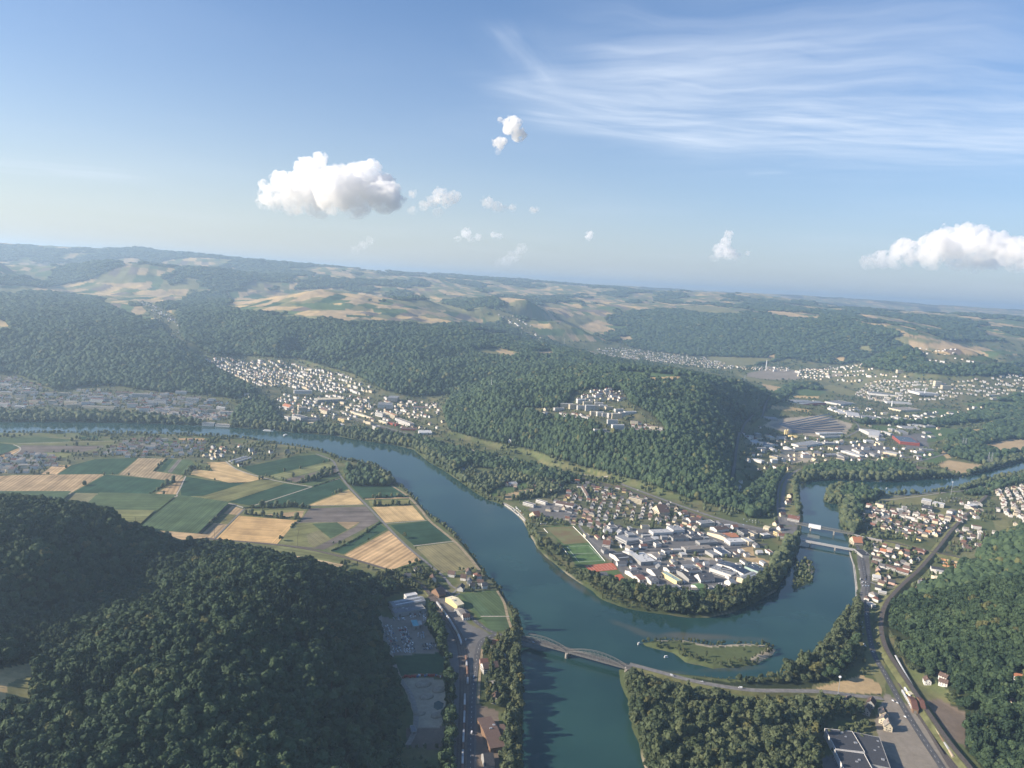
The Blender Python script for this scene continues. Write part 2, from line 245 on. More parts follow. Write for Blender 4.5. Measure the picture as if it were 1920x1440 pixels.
FORESTS = {
 'left_hill': [(-300,545),(-100,545),(40,548),(130,552),(180,563),(240,590),(300,612),(335,640),(360,665),(400,692),(440,715),(478,738),(440,748),(330,735),(290,745),(250,728),(215,722),(150,725),(110,735),(60,712),(20,698),(-60,700),(-300,690)],
 'plateau_face': [(330,592),(345,560),(380,548),(420,545),(428,560),(418,575),(460,588),(520,593),(600,598),(640,605),(760,610),(830,610),(900,612),(960,600),(1000,625),(1060,650),(1110,668),(1160,676),(1210,684),(1290,703),(1340,712),(1420,728),(1447,742),(1420,770),(1392,800),(1380,850),(1380,900),(1372,915),(1392,940),(1395,962),(1350,950),(1330,945),(1290,935),(1230,912),(1150,888),(1100,878),(1000,845),(900,824),(840,806),(832,770),(850,742),(830,740),(770,745),(720,732),(690,715),(660,700),(620,690),(560,672),(480,668),(400,666),(370,650),(340,630)],
 'right_ridge': [(1130,596),(1180,585),(1250,580),(1350,583),(1480,598),(1600,603),(1680,622),(1705,650),(1640,668),(1620,680),(1560,685),(1480,672),(1420,685),(1330,668),(1250,668),(1180,650),(1140,622)],
 'right_knoll': [(1610,692),(1640,662),(1690,645),(1740,658),(1790,680),(1850,688),(1920,680),(2000,675),(2000,705),(1900,704),(1800,706),(1720,700)],
 'front_hill': [(-300,950),(0,950),(60,948),(130,957),(200,975),(240,997),(300,1018),(330,1030),(420,1035),(480,1045),(560,1062),(620,1078),(660,1100),(700,1128),(712,1150),(706,1190),(722,1230),(738,1290),(748,1330),(742,1390),(748,1460),(760,1930),(-300,1930)],
 'east_hill': [(1655,1170),(1668,1145),(1712,1122),(1790,1078),(1836,1034),(1880,1004),(1925,994),(2000,985),(2220,965),(2220,1290),(1860,1325),(1790,1302),(1722,1258),(1692,1242),(1672,1200)],
 'south_grove': [(1162,1262),(1180,1310),(1186,1364),(1203,1416),(1225,1500),(1300,1930),(1560,1930),(1540,1470),(1530,1390),(1545,1350),(1600,1352),(1630,1335),(1580,1318),(1540,1318),(1500,1310),(1400,1312),(1290,1294),(1200,1270)],
 'channel_trees': [(1178,1249),(1222,1260),(1290,1270),(1368,1279),(1450,1273),(1500,1258),(1525,1290),(1440,1298),(1380,1288),(1300,1276),(1215,1262)],
 'quay_trees': [(1608,1128),(1597,1150),(1570,1180),(1553,1210),(1519,1240),(1475,1268),(1500,1292),(1560,1275),(1598,1240),(1610,1195),(1614,1150)],
 'rail_strip': [(510,807),(540,798),(620,805),(700,812),(790,828),(850,844),(930,860),(1010,878),(1060,892),(1090,905),(1050,908),(1000,902),(960,897),(930,882),(880,872),(855,884),(822,873),(795,852),(770,841),(700,832),(630,820),(560,812)],
 'west_bank': [(-300,778),(-50,778),(100,779),(200,780),(300,786),(380,796),(420,801),(320,798),(200,794),(-300,792)],
 'park': [(432,800),(440,772),(470,748),(500,748),(512,780),(540,798),(560,800),(560,811),(506,806)],
 'field_copse': [(645,892),(652,882),(672,880),(700,885),(722,895),(740,909),(720,912),(660,912),(648,904)],
 'north_bank': [(1503,903),(1510,885),(1560,872),(1640,864),(1700,874),(1720,880),(1691,876),(1720,890),(1782,893),(1800,893),(1723,900),(1664,905),(1556,901)],
 'spit': [(1550,940),(1552,922),(1572,915),(1600,915),(1640,926),(1683,931),(1640,942),(1590,948)],
 'meander_wood': [(1760,850),(1790,835),(1765,815),(1800,812),(1840,806),(1880,790),(1930,760),(2220,740),(2220,820),(1960,858),(1920,863),(1870,877),(1820,890),(1800,886),(1850,873),(1800,860)],
 'south_bank': [(1690,931),(1770,919),(1810,911),(1870,896),(1920,887),(2000,872),(2000,890),(1920,903),(1880,915),(1850,930),(1810,928),(1795,914),(1750,924)],
 'point_trees': [(1000,1000),(1012,1010),(1042,1045),(1090,1085),(1150,1103),(1200,1114),(1260,1122),(1330,1124),(1390,1112),(1440,1078),(1470,1035),(1482,1003),(1496,1004),(1490,1050),(1475,1072),(1458,1104),(1430,1121),(1402,1133),(1370,1147),(1330,1155),(1287,1155),(1246,1149),(1225,1142),(1190,1130),(1150,1113),(1110,1095),(1070,1070),(1030,1037)],
 'left_bank': [(940,1160),(958,1155),(970,1172),(974,1210),(974,1300),(974,1416),(974,1560),(950,1560),(950,1440),(945,1380),(952,1330),(950,1280),(962,1230),(948,1195)],
 'farm_trees': [(655,1090),(690,1088),(730,1100),(755,1110),(720,1120),(700,1128),(670,1110)],
 'yard_belt': [(796,1135),(815,1150),(832,1210),(845,1260),(850,1330),(845,1440),(846,1600),(832,1600),(834,1440),(838,1330),(833,1270),(806,1200)],
 'gully': [(1392,935),(1440,892),(1468,872),(1480,890),(1460,935),(1440,968),(1400,972)],
 'bridge_head': [(1478,1002),(1500,1006),(1490,1055),(1472,1078),(1450,1092),(1465,1050)],
 'koblenz_bank': [(1576,960),(1600,950),(1625,960),(1620,990),(1600,1003),(1580,985)],
 'tiengen_belt': [(1590,790),(1640,782),(1720,790),(1760,775),(1800,770),(1920,745),(1960,750),(1900,785),(1800,795),(1730,805),(1640,800)],
 'plain_belt': [(1440,745),(1480,722),(1560,715),(1700,745),(1640,750),(1560,730),(1490,735),(1450,760),(1410,795),(1400,790)],
 'mid_wood': [(1850,760),(1900,742),(1990,735),(1990,790),(1900,790),(1870,780)],
}
for k, p in FORESTS.items(): paint(p, C_FOREST)
TOWNS = {
 'west_town': [(-80,695),(20,700),(60,715),(110,737),(150,727),(215,724),(250,730),(330,737),(430,750),(445,770),(432,797),(380,793),(300,782),(200,777),(100,774),(-80,774)],
 'east_town': [(378,672),(430,668),(480,670),(560,676),(600,690),(660,702),(700,725),(770,747),(835,742),(830,770),(842,806),(800,822),(760,812),(700,806),(620,800),(556,797),(516,780),(505,745),(470,728),(420,700)],
 'hill_estate': [(975,765),(1060,765),(1075,735),(1110,728),(1170,735),(1180,755),(1220,775),(1245,800),(1250,820),(1200,815),(1130,815),(1110,795),(1040,785),(985,775)],
 'point_houses': [(1060,912),(1130,908),(1180,918),(1260,944),(1330,974),(1320,985),(1280,990),(1200,987),(1120,987),(1070,978),(1020,972),(1000,957),(980,945),(1000,930)],
 'point_works': [(1095,1002),(1120,987),(1280,990),(1330,974),(1420,1000),(1440,1030),(1450,1060),(1430,1090),(1370,1110),(1250,1110),(1180,1092),(1130,1045)],
 'koblenz': [(1618,948),(1700,930),(1770,935),(1810,930),(1850,938),(1800,985),(1755,1012),(1690,1005),(1612,998)],
 'east_rows': [(1862,925),(1900,912),(1990,900),(1990,975),(1915,978),(1870,960)],
 'rail_wedge': [(1612,1012),(1640,1017),(1720,1035),(1738,1045),(1700,1085),(1655,1120),(1630,1140),(1612,1130),(1606,1060)],
 'hill_foot': [(1765,1000),(1830,985),(1862,1005),(1840,1040),(1790,1060),(1760,1035)],
 'far_town': [(1490,698),(1560,682),(1640,692),(1750,712),(1850,706),(1990,705),(1990,738),(1900,740),(1850,748),(1750,765),(1650,782),(1560,760),(1570,735),(1500,712)],
 'far_works': [(1545,765),(1600,760),(1690,782),(1830,755),(1850,770),(1760,790),(1700,795),(1600,790)],
 'valley_works': [(1392,805),(1430,798),(1480,820),(1560,826),(1640,830),(1740,845),(1750,860),(1640,872),(1560,872),(1500,880),(1470,885),(1440,890),(1400,880)],
 'mall': [(1600,800),(1640,795),(1760,800),(1765,830),(1700,840),(1620,830)],
 'left_village': [(-60,858),(60,848),(120,860),(150,850),(230,820),(300,818),(380,822),(400,835),(440,845),(420,865),(380,868),(330,860),(180,858),(80,895),(-60,895)],
 'orchard': [(430,830),(500,835),(560,845),(550,853),(452,876),(430,862)],
 'side_village': [(255,565),(285,568),(330,592),(345,640),(325,640),(290,600)],
 'far_village': [(930,588),(960,592),(1030,632),(1010,640),(950,610)],
 'valley_village': [(1100,657),(1200,655),(1330,672),(1400,690),(1480,690),(1480,697),(1330,690),(1200,676),(1110,670)],
 'knoll_village': [(1722,655),(1760,658),(1800,672),(1850,682),(1800,685),(1740,684)],
 'grove_houses': [(1500,1318),(1570,1318),(1625,1335),(1640,1350),(1600,1352),(1545,1350)],
}
for k, p in TOWNS.items(): paint(p, C_TOWN)
for p, c in [
 # clearing on the front hill
 ([(-60,1262),(0,1254),(71,1240),(92,1228),(73,1262),(62,1317),(42,1340),(8,1348),(-60,1365)], C_OLIVE), ([(-60,1262),(0,1254),(71,1240),(73,1262),(30,1275),(15,1282),(5,1345),(-60,1365)], C_WHEAT),
 # plateau fields above the woods
 ([(428,575),(440,560),(560,556),(640,562),(720,566),(860,585),(905,600),(905,608),(830,610),(760,608),(640,602),(560,592),(450,585)], C_FIELDS), ([(545,570),(600,567),(645,573),(648,582),(590,580)], C_GREEN), ([(698,577),(760,580),(768,587),(702,586)], C_GREEN), ([(500,592),(560,590),(600,596),(590,602),(530,598)], C_OLIVE),
 ([(750,598),(815,607),(812,613),(755,604)], C_OLIVE), ([(720,566),(800,562),(870,580),(905,598),(860,586)], C_OLIVE), ([(430,562),(500,545),(620,540),(720,556),(760,566),(600,562),(500,560)], C_FIELDS), ([(650,590),(700,592),(700,596),(650,594)], C_DARK),
 ([(-80,596),(0,598),(15,606),(18,612),(0,614),(-80,614)], C_WHEAT), ([(-80,614),(18,612),(20,622),(0,624),(-80,622)], C_OLIVE), ([(-80,626),(80,626),(82,629),(-80,629)], C_TAN),
 ([(880,656),(930,652),(980,662),(960,672),(900,668)], C_OLIVE), ([(1000,659),(1035,657),(1041,668),(1010,670)], C_TAN), ([(925,655),(945,655),(985,668),(955,673)], C_TAN), ([(870,620),(905,620),(960,628),(940,632)], C_OLIVE),
 ([(1040,610),(1080,590),(1130,592),(1140,606),(1100,615),(1060,615)], C_OLIVE), ([(1085,612),(1120,600),(1150,610),(1155,622),(1110,622)], C_TAN), ([(1130,610),(1190,612),(1160,620)], C_GREEN), ([(1155,632),(1180,630),(1190,640),(1165,642)], C_TAN), ([(1000,615),(1060,618),(1055,630),(1010,628)], C_GREEN),
 ([(50,545),(150,528),(280,535),(330,552),(280,565),(180,560),(110,550)], C_FIELDS), ([(-80,540),(40,540),(45,552),(-80,556)], C_OLIVE),
 ([(1131,693),(1262,701),(1268,707),(1168,706)], C_GREEN), ([(1172,705),(1200,704),(1208,707),(1285,706),(1314,711),(1256,717),(1237,716)], C_WHEAT), ([(1180,708),(1215,709),(1240,716),(1215,714)], C_GREEN),
 ([(1280,575),(1360,576),(1400,590),(1350,590),(1280,585)], C_OLIVE), ([(1430,582),(1480,585),(1545,600),(1500,598),(1440,588)], C_TAN), ([(1605,655),(1625,648),(1638,654),(1630,660)], C_OLIVE), ([(1560,671),(1583,671),(1583,678),(1565,678)], C_TAN),
 ([(1675,636),(1700,630),(1760,637),(1800,645),(1910,660),(1905,666),(1850,666),(1780,665),(1720,655),(1680,642)], C_FIELDS), ([(1690,634),(1720,633),(1770,642),(1740,644)], C_OLIVE), ([(1700,650),(1740,652),(1735,658),(1712,656)], C_TAN), ([(1815,670),(1855,668),(1858,676),(1825,676)], C_GREEN), ([(1850,652),(1915,662),(1880,665)], C_GREEN),
 # valley of the side river
 ([(1400,700),(1450,690),(1500,695),(1500,712),(1440,712),(1400,706)], C_GRAVEL), ([(1330,668),(1460,672),(1440,680),(1380,690),(1330,682)], C_OLIVE), ([(1420,668),(1455,665),(1450,672)], C_TAN), ([(1425,718),(1469,727),(1457,738),(1440,730)], C_TAN), ([(1380,700),(1425,712),(1470,718),(1440,722),(1400,714)], C_OLIVE),
 ([(1486,732),(1500,728),(1550,734),(1536,742),(1486,742)], C_GREEN), ([(1486,742),(1536,743),(1535,747),(1488,746)], C_WHEAT), ([(1520,725),(1560,722),(1620,738),(1590,742)], C_OLIVE), ([(1447,760),(1521,768),(1517,773),(1444,766)], C_WHEAT),
 ([(1430,798),(1450,786),(1540,778),(1552,782),(1600,795),(1588,814),(1527,819),(1473,811)], C_SAND), ([(1440,797),(1470,790),(1540,786),(1586,796),(1578,812),(1490,810)], C_GRAVEL),
 ([(1610,795),(1680,800),(1670,812),(1640,805)], C_GREEN), ([(1730,800),(1800,805),(1790,820),(1740,830)], C_GREEN), ([(1725,850),(1745,842),(1775,860),(1755,872),(1730,864)], C_GREEN), ([(1757,872),(1778,863),(1851,873),(1845,880),(1799,889)], C_TAN), ([(1691,875),(1718,873),(1755,884),(1782,892),(1720,890)], C_BROWN), ([(1801,806),(1847,804),(1851,811),(1828,815)], C_WHEAT), ([(1837,836),(1899,822),(1950,830),(1960,846),(1874,852)], C_TAN), ([(1755,840),(1765,842),(1785,858),(1775,860)], C_TAN),
 ([(1800,757),(1900,752),(1910,760),(1830,762)], C_GREEN), ([(1740,765),(1800,770),(1800,780),(1760,778)], C_GREEN), ([(1560,700),(1580,700),(1580,706),(1560,706)], C_GRAVEL),
 # meadows
 ([(900,895),(935,882),(1000,900),(1060,905),(1050,925),(985,935),(960,940),(915,925),(880,905)], C_WOODY), ([(915,930),(936,930),(990,913),(1010,908),(985,905),(930,915)], C_GREEN), ([(936,930),(988,917),(1015,918),(988,930),(951,937)], C_TAN), ([(790,850),(820,860),(850,890),(905,925),(895,925),(840,890),(795,858)], C_OLIVE),
 ([(1383,1025),(1412,1025),(1415,1043),(1454,1056),(1446,1068),(1425,1060),(1381,1043)], C_TAN), ([(1250,1039),(1287,1043),(1352,1047),(1340,1056),(1277,1056)], C_SAND),
 ([(1528,1290),(1593,1273),(1614,1265),(1655,1284),(1653,1302),(1541,1298)], C_TAN), ([(1650,930),(1700,925),(1760,930),(1740,945),(1690,948),(1650,942)], C_OLIVE), ([(1740,955),(1760,950),(1795,955),(1780,968),(1750,966)], C_OLIVE), ([(1860,975),(1890,975),(1895,998),(1870,998)], C_OLIVE),
 ([(1662,1010),(1757,1036),(1755,1042),(1700,1030),(1660,1018)], C_OLIVE), ([(1770,1040),(1840,1052),(1838,1064),(1760,1050)], C_OLIVE), ([(1360,1330),(1410,1322),(1440,1345),(1400,1365),(1370,1350)], C_WOODY), ([(1460,900),(1475,880),(1495,900),(1500,960),(1480,975),(1455,950)], C_OLIVE),
 # paved and bare ground
 ([(700,1150),(735,1160),(767,1153),(800,1143),(804,1183),(822,1207),(822,1224),(738,1230),(712,1172)], C_GRAVEL), ([(738,1233),(780,1227),(822,1224),(838,1240),(835,1262),(757,1266),(743,1267)], C_DARK), ([(752,1270),(800,1270),(833,1276),(836,1350),(820,1370),(775,1362),(775,1338),(764,1307)], C_SAND), ([(762,1365),(836,1362),(836,1405),(762,1402)], C_BROWN),
 ([(812,1108),(850,1135),(880,1170),(912,1185),(930,1200),(905,1215),(895,1260),(893,1330),(893,1560),(848,1560),(852,1330),(846,1260),(838,1200),(825,1150)], C_PAVED), ([(893,1320),(935,1325),(938,1560),(893,1560)], C_BROWN),
 ([(1607,1040),(1630,1045),(1632,1090),(1628,1140),(1612,1140)], C_PAVED), ([(1612,1140),(1628,1140),(1634,1200),(1660,1245),(1660,1300),(1625,1250),(1614,1190)], C_OLIVE), ([(1660,1300),(1700,1320),(1740,1365),(1800,1440),(1880,1560),(1700,1560),(1650,1400),(1640,1350)], C_GRAVEL), ([(1765,1322),(1850,1310),(2220,1290),(2220,1700),(1950,1560),(1850,1450),(1800,1390)], C_FOREST), ([(1640,1200),(1650,1200),(1665,1245),(1655,1240)], C_FOREST), ([(1668,1180),(1720,1290),(1700,1285),(1665,1225)], C_WOODY),
 ([(1330,974),(1360,975),(1430,990),(1500,985),(1500,1000),(1430,1010),(1360,990)], C_PAVED), ([(1095,1000),(1125,1010),(1150,1030),(1180,1050),(1170,1080),(1150,1055),(1110,1030)], C_PAVED), ([(1150,990),(1290,992),(1330,1000),(1400,1010),(1380,1040),(1300,1040),(1200,1040),(1160,1020)], C_PAVED), ([(1180,1050),(1360,1050),(1440,1080),(1360,1105),(1250,1105),(1185,1085)], C_PAVED),
 ([(1015,945),(1060,940),(1085,960),(1080,975),(1020,972),(990,955)], C_PAVED), ([(1470,972),(1500,965),(1503,985),(1440,985)], C_PAVED), ([(1540,1420),(1640,1400),(1700,1440),(1640,1560),(1560,1560)], C_PAVED), ([(1700,1320),(1760,1310),(1810,1335),(1810,1400),(1740,1360)], C_BROWN), ([(1140,828),(1150,828),(1150,832),(1140,832)], C_SAND),
 ([(1460,945),(1470,935),(1476,975),(1462,985)], C_PAVED), ([(1560,836),(1640,832),(1690,850),(1600,862)], C_PAVED), ([(1460,850),(1520,845),(1530,865),(1470,870)], C_SAND), ([(1690,815),(1735,812),(1742,840),(1700,842)], C_PAVED)]: paint(p, c)
paint([(900,1205),(935,1200),(960,1205),(962,1330),(940,1335),(900,1322)], C_WOODY); paint([(690,1090),(760,1075),(800,1085),(835,1105),(815,1112),(760,1112),(700,1105)], C_WOODY); paint([(860,1080),(900,1075),(925,1085),(935,1105),(880,1112)], C_TOWN); paint([(1548,1315),(1640,1330),(1640,1345),(1548,1345)], C_WOODY)
paint(ISLANDS[1], C_WOODY)
paint([(1205,1212),(1240,1222),(1264,1226),(1285,1240),(1337,1251),(1389,1249),(1385,1240),(1330,1238),(1290,1225),(1262,1212),(1235,1208)], C_WOODY)
# strip of open slope along the railway under the hill
paint([(850,836),(960,862),(1040,880),(1140,893),(1140,896),(1040,884),(960,866),(850,840)], C_OLIVE); paint([(1000,866),(1050,876),(1135,890),(1138,888),(1060,873),(1000,864)], C_OLIVE)
# ------------------------------------------------------------------ fields of the plain, traced parcel by parcel: (kind, outline, direction of the rows, overlay level)
FIELDS = [
 ('stubble', [(-80,898),(27,891),(198,889),(133,924),(-80,924)], ((0,924),(50,892)), 0),
 ('maize', [(199,890),(260,896),(327,902),(279,928),(135,925)], ((135,924),(199,890)), 0), ('maize', [(133,873),(179,861),(258,859),(220,889),(108,890)], ((108,890),(133,873)), 0),
 ('stubble', [(100,872),(133,872),(106,890),(77,889)], ((77,889),(100,872)), 0), ('stubble', [(260,859),(310,860),(288,883),(344,892),(333,903),(223,890)], ((223,890),(260,859)), 0),
 ('clover', [(312,861),(358,862),(365,872),(344,890),(290,884)], ((290,884),(312,861)), 0), ('maize', [(318,861),(326,861),(306,885),(296,884)], ((296,884),(318,861)), 1), ('ploughed', [(334,862),(341,862),(322,886),(314,885)], ((314,885),(334,862)), 1),
 ('stubble', [(331,904),(346,894),(329,929),(290,926)], ((329,929),(346,894)), 0),
 ('maize', [(350,894),(400,902),(429,905),(464,904),(420,918),(380,930),(340,931),(338,915)], ((345,931),(464,904)), 0),
 ('meadow', [(421,918),(463,905),(496,898),(533,907),(450,935),(425,941),(400,939),(346,931),(381,930)], ((400,937),(533,905)), 0),
 ('maize', [(534,907),(583,913),(473,949),(428,941)], ((428,941),(534,907)), 0), ('maize', [(586,914),(637,898),(653,916),(573,947),(476,950)], ((476,949),(637,898)), 0),
 ('wheat', [(654,918),(682,946),(577,948)], ((577,948),(654,918)), 0),
 ('wheat', [(388,867),(422,866),(441,880),(492,898),(461,905),(429,905),(357,890),(364,880),(400,884)], ((400,884),(470,900)), 0),
 ('maize', [(453,877),(556,855),(592,853),(621,864),(502,892),(483,891)], ((453,880),(592,853)), 0), ('meadow', [(623,865),(629,874),(525,899),(501,893)], ((501,893),(623,865)), 0),
 ('ploughed', [(631,876),(635,886),(562,905),(530,900)], ((530,900),(631,876)), 0), ('clover', [(635,889),(638,896),(587,911),(566,906)], ((566,906),(635,889)), 0),
 ('maize', [(659,912),(742,911),(765,931),(680,934)], ((659,920),(742,919)), 0), ('stubble', [(683,935),(766,932),(768,934),(686,937)], ((683,935),(766,932)), 0), ('meadow', [(691,939),(769,937),(775,947),(695,949)], ((691,943),(772,942)), 0),
 ('wheat', [(697,951),(773,948),(797,975),(722,980)], ((715,953),(745,980)), 0), ('maize', [(732,985),(804,977),(848,1013),(777,1023)], ((732,985),(804,977)), 0),
 ('tilled', [(779,1026),(851,1017),(896,1066),(828,1075)], ((800,1024),(860,1072)), 0), ('stubble', [(729,995),(789,1050),(729,1070),(645,1041)], ((645,1041),(729,995)), 0),
 ('maize', [(712,983),(726,992),(644,1039),(622,1034)], ((622,1034),(712,983)), 0),
 ('ploughed', [(581,953),(686,950),(711,977),(607,1031),(522,1022),(549,980),(563,976)], ((581,955),(690,953)), 0), ('meadow', [(571,980),(676,979),(664,989),(590,1027),(522,1021),(551,981)], ((560,1000),(660,985)), 1),
 ('stubble', [(632,979),(675,979),(652,993)], ((632,979),(675,979)), 2), ('clover', [(585,982),(632,980),(651,994),(620,1010)], ((590,985),(640,990)), 2), ('tilled', [(575,1003),(598,994),(618,1010),(590,1026),(578,1018)], ((575,1003),(598,1020)), 2),
 ('wheat', [(448,967),(557,976),(519,1021),(405,1011)], ((420,990),(545,998)), 0), ('wheat', [(441,975),(449,967.4),(454,968),(410,1011),(405,1010.5)], ((405,1011),(448,967)), 1), ('wheat', [(550,975.5),(557,976.2),(519,1020.6),(508,1019)], ((510,1019),(553,976)), 1),
 ('meadow', [(461,958),(576,955),(567,972),(455,963)], ((461,960),(576,962)), 0), ('stubble', [(500,965),(570,958),(566,971),(520,968)], ((500,965),(570,962)), 1),
 ('stubble', [(435,948),(456,955),(402,1010),(372,1007)], ((372,1007),(435,948)), 0), ('meadow', [(419,963),(447,966),(430,984),(400,980)], ((400,980),(447,966)), 1),
 ('clover', [(336,934),(431,947),(371,1007),(292,1003),(262,992)], ((262,992),(336,934)), 0), ('ploughed', [(405,955),(430,947),(371,1007),(336,1004)], ((336,1004),(420,950)), 1), ('meadow', [(330,970),(352,972),(330,990),(300,988)], ((300,988),(352,972)), 1),
 ('clover', [(187,929),(332,933),(262,992),(190,966),(155,957)], ((190,950),(310,950)), 0), ('meadow', [(200,931),(325,935),(300,950),(175,945)], ((200,931),(325,935)), 1), ('meadow', [(200,964),(290,965),(262,992),(245,989)], ((200,964),(290,965)), 1),
 ('tilled', [(135,927),(183,928),(154,957),(112,949)], ((112,949),(183,928)), 0), ('clover', [(-80,927),(134,927),(112,949),(80,952),(0,946),(-80,942)], ((0,945),(134,927)), 0),
 ('ploughed', [(40,835),(200,836),(158,847),(83,848),(77,855),(31,853)], ((31,845),(200,840)), 0), ('stubble', [(-60,872),(37,840),(40,843),(8,861)], ((0,858),(37,840)), 0), ('maize', [(-60,833),(0,831),(27,834),(35,840),(0,855),(-60,868)], ((0,850),(27,836)), 0),
 ('meadow', [(33,832),(125,829),(221,827),(204,835),(42,834.5)], ((33,832),(221,830)), 0), ('meadow', [(81,849),(150,850),(112,859),(79,857)], ((81,852),(150,853)), 0), ('clover', [(0,822),(80,820),(133,824),(125,828),(33,831),(0,829)], ((0,825),(133,825)), 0),
 ('maize', [(150,820),(180,816),(185,822),(150,824)], ((150,822),(185,819)), 0), ('stubble', [(335,821),(385,822),(380,826),(335,825)], ((335,823),(385,824)), 0), ('clover', [(300,826),(335,827),(335,836),(305,836)], ((300,830),(335,831)), 0),
 ('meadow', [(417,1015),(520,1026),(590,1036),(646,1050),(644,1061),(533,1043),(421,1031)], ((417,1020),(646,1055)), 0), ('stubble', [(490,1033),(533,1043),(644,1063),(633,1073),(580,1066),(520,1050)], ((533,1045),(640,1066)), 0),
 ('stubble', [(300,1008),(396,1016),(385,1022),(342,1026),(318,1018)], ((308,1010),(396,1018)), 0),
 ('clover', [(863,1115),(886,1112),(928,1157),(901,1155)], ((863,1115),(901,1155)), 0), ('clover', [(887,1112),(930,1109),(950,1152),(928,1155)], ((890,1112),(940,1154)), 0), ('clover', [(903,1158),(955,1157),(958,1182),(922,1182)], ((903,1160),(955,1160)), 0),
]
HEDGES = [[(557,905),(580,898),(600,893),(628,875)],[(562,906),(590,900),(635,886)],[(588,912),(610,905),(637,896)],[(459,964),(500,968),(562,972)],[(622,1033),(650,1020),(680,1003),(712,980)],[(280,927),(300,915),(327,903)],[(288,884),(305,868),(312,861)],[(344,891),(365,873)],[(458,953),(490,951),(530,951),(575,949)],[(683,935),(720,933),(766,931)],[(729,1071),(760,1064),(790,1053)],[(546,990),(555,980),(562,978)],[(700,948),(770,946)],[(280,926),(300,929),(308,929)]]
for pts_ in ([(1020,987),(1076,985),(1106,1017),(1138,1054),(1160,1070),(1176,1091),(1150,1094),(1105,1076),(1078,1058),(1052,1020)], [(857,1113),(932,1106),(960,1160),(960,1184),(918,1184)]): paint(pts_, C_GREEN)
for kind_, pts_, _, _ in FIELDS: paint(pts_, C_GREEN)
for h in HEDGES:
    for (x0, y0), (x1, y1) in zip(h, h[1:]): paint([(x0, y0-.7), (x1, y1-.7), (x1, y1+.9), (x0, y0+.9)], C_WOODY)
def pick(px, py):
    i = np.clip((py-RY0).astype(int), 0, RH-1); j = np.clip((px-RX0).astype(int), 0, RW-1); return CM[i, j]
def field_class(x, y):
    a = -.12; u = (x*math.cos(a)+y*math.sin(a))/110 + fbm(x/900, y/900, 62, 2); v = (-x*math.sin(a)+y*math.cos(a))/240+fbm(x/900, y/900, 63, 2)
    h = _hash(np.floor(u).astype(np.int64), np.floor(v).astype(np.int64), 72)
    return np.where(h < .34, C_TAN, np.where(h < .52, C_WHEAT, np.where(h < .70, C_OLIVE, np.where(h < .80, C_GREEN, np.where(h < .9, C_DARK, C_BROWN)))))
def auto_class(x, y):
    """the open country beyond: woods and strips of fields"""
    f = fbm(x/520, y/900, 51, 4)
    a = .35; u = (x*math.cos(a)+y*math.sin(a))/95 + fbm(x/900, y/900, 60, 2)*1.5; v = (-x*math.sin(a)+y*math.cos(a))/240+fbm(x/900, y/900, 61, 2)*1.5
    h = _hash(np.floor(u).astype(np.int64), np.floor(v).astype(np.int64), 71)
    c = np.where(h < .34, C_OLIVE, np.where(h < .52, C_GREEN, np.where(h < .72, C_TAN, np.where(h < .84, C_GRASS, np.where(h < .92, C_WHEAT, C_BROWN)))))
    return np.where(f > .55, C_FOREST, c)
def classify(x, y, z):
    px, py = project(np.stack([x, y, z], -1)); c = pick(px, py)
    r = np.hypot(x, y); c = np.where(c == C_FIELDS, field_class(x, y), c)
    return np.where((c == C_AUTO) & (r > 2500), auto_class(x, y), np.where(c == C_AUTO, C_FOREST, c))
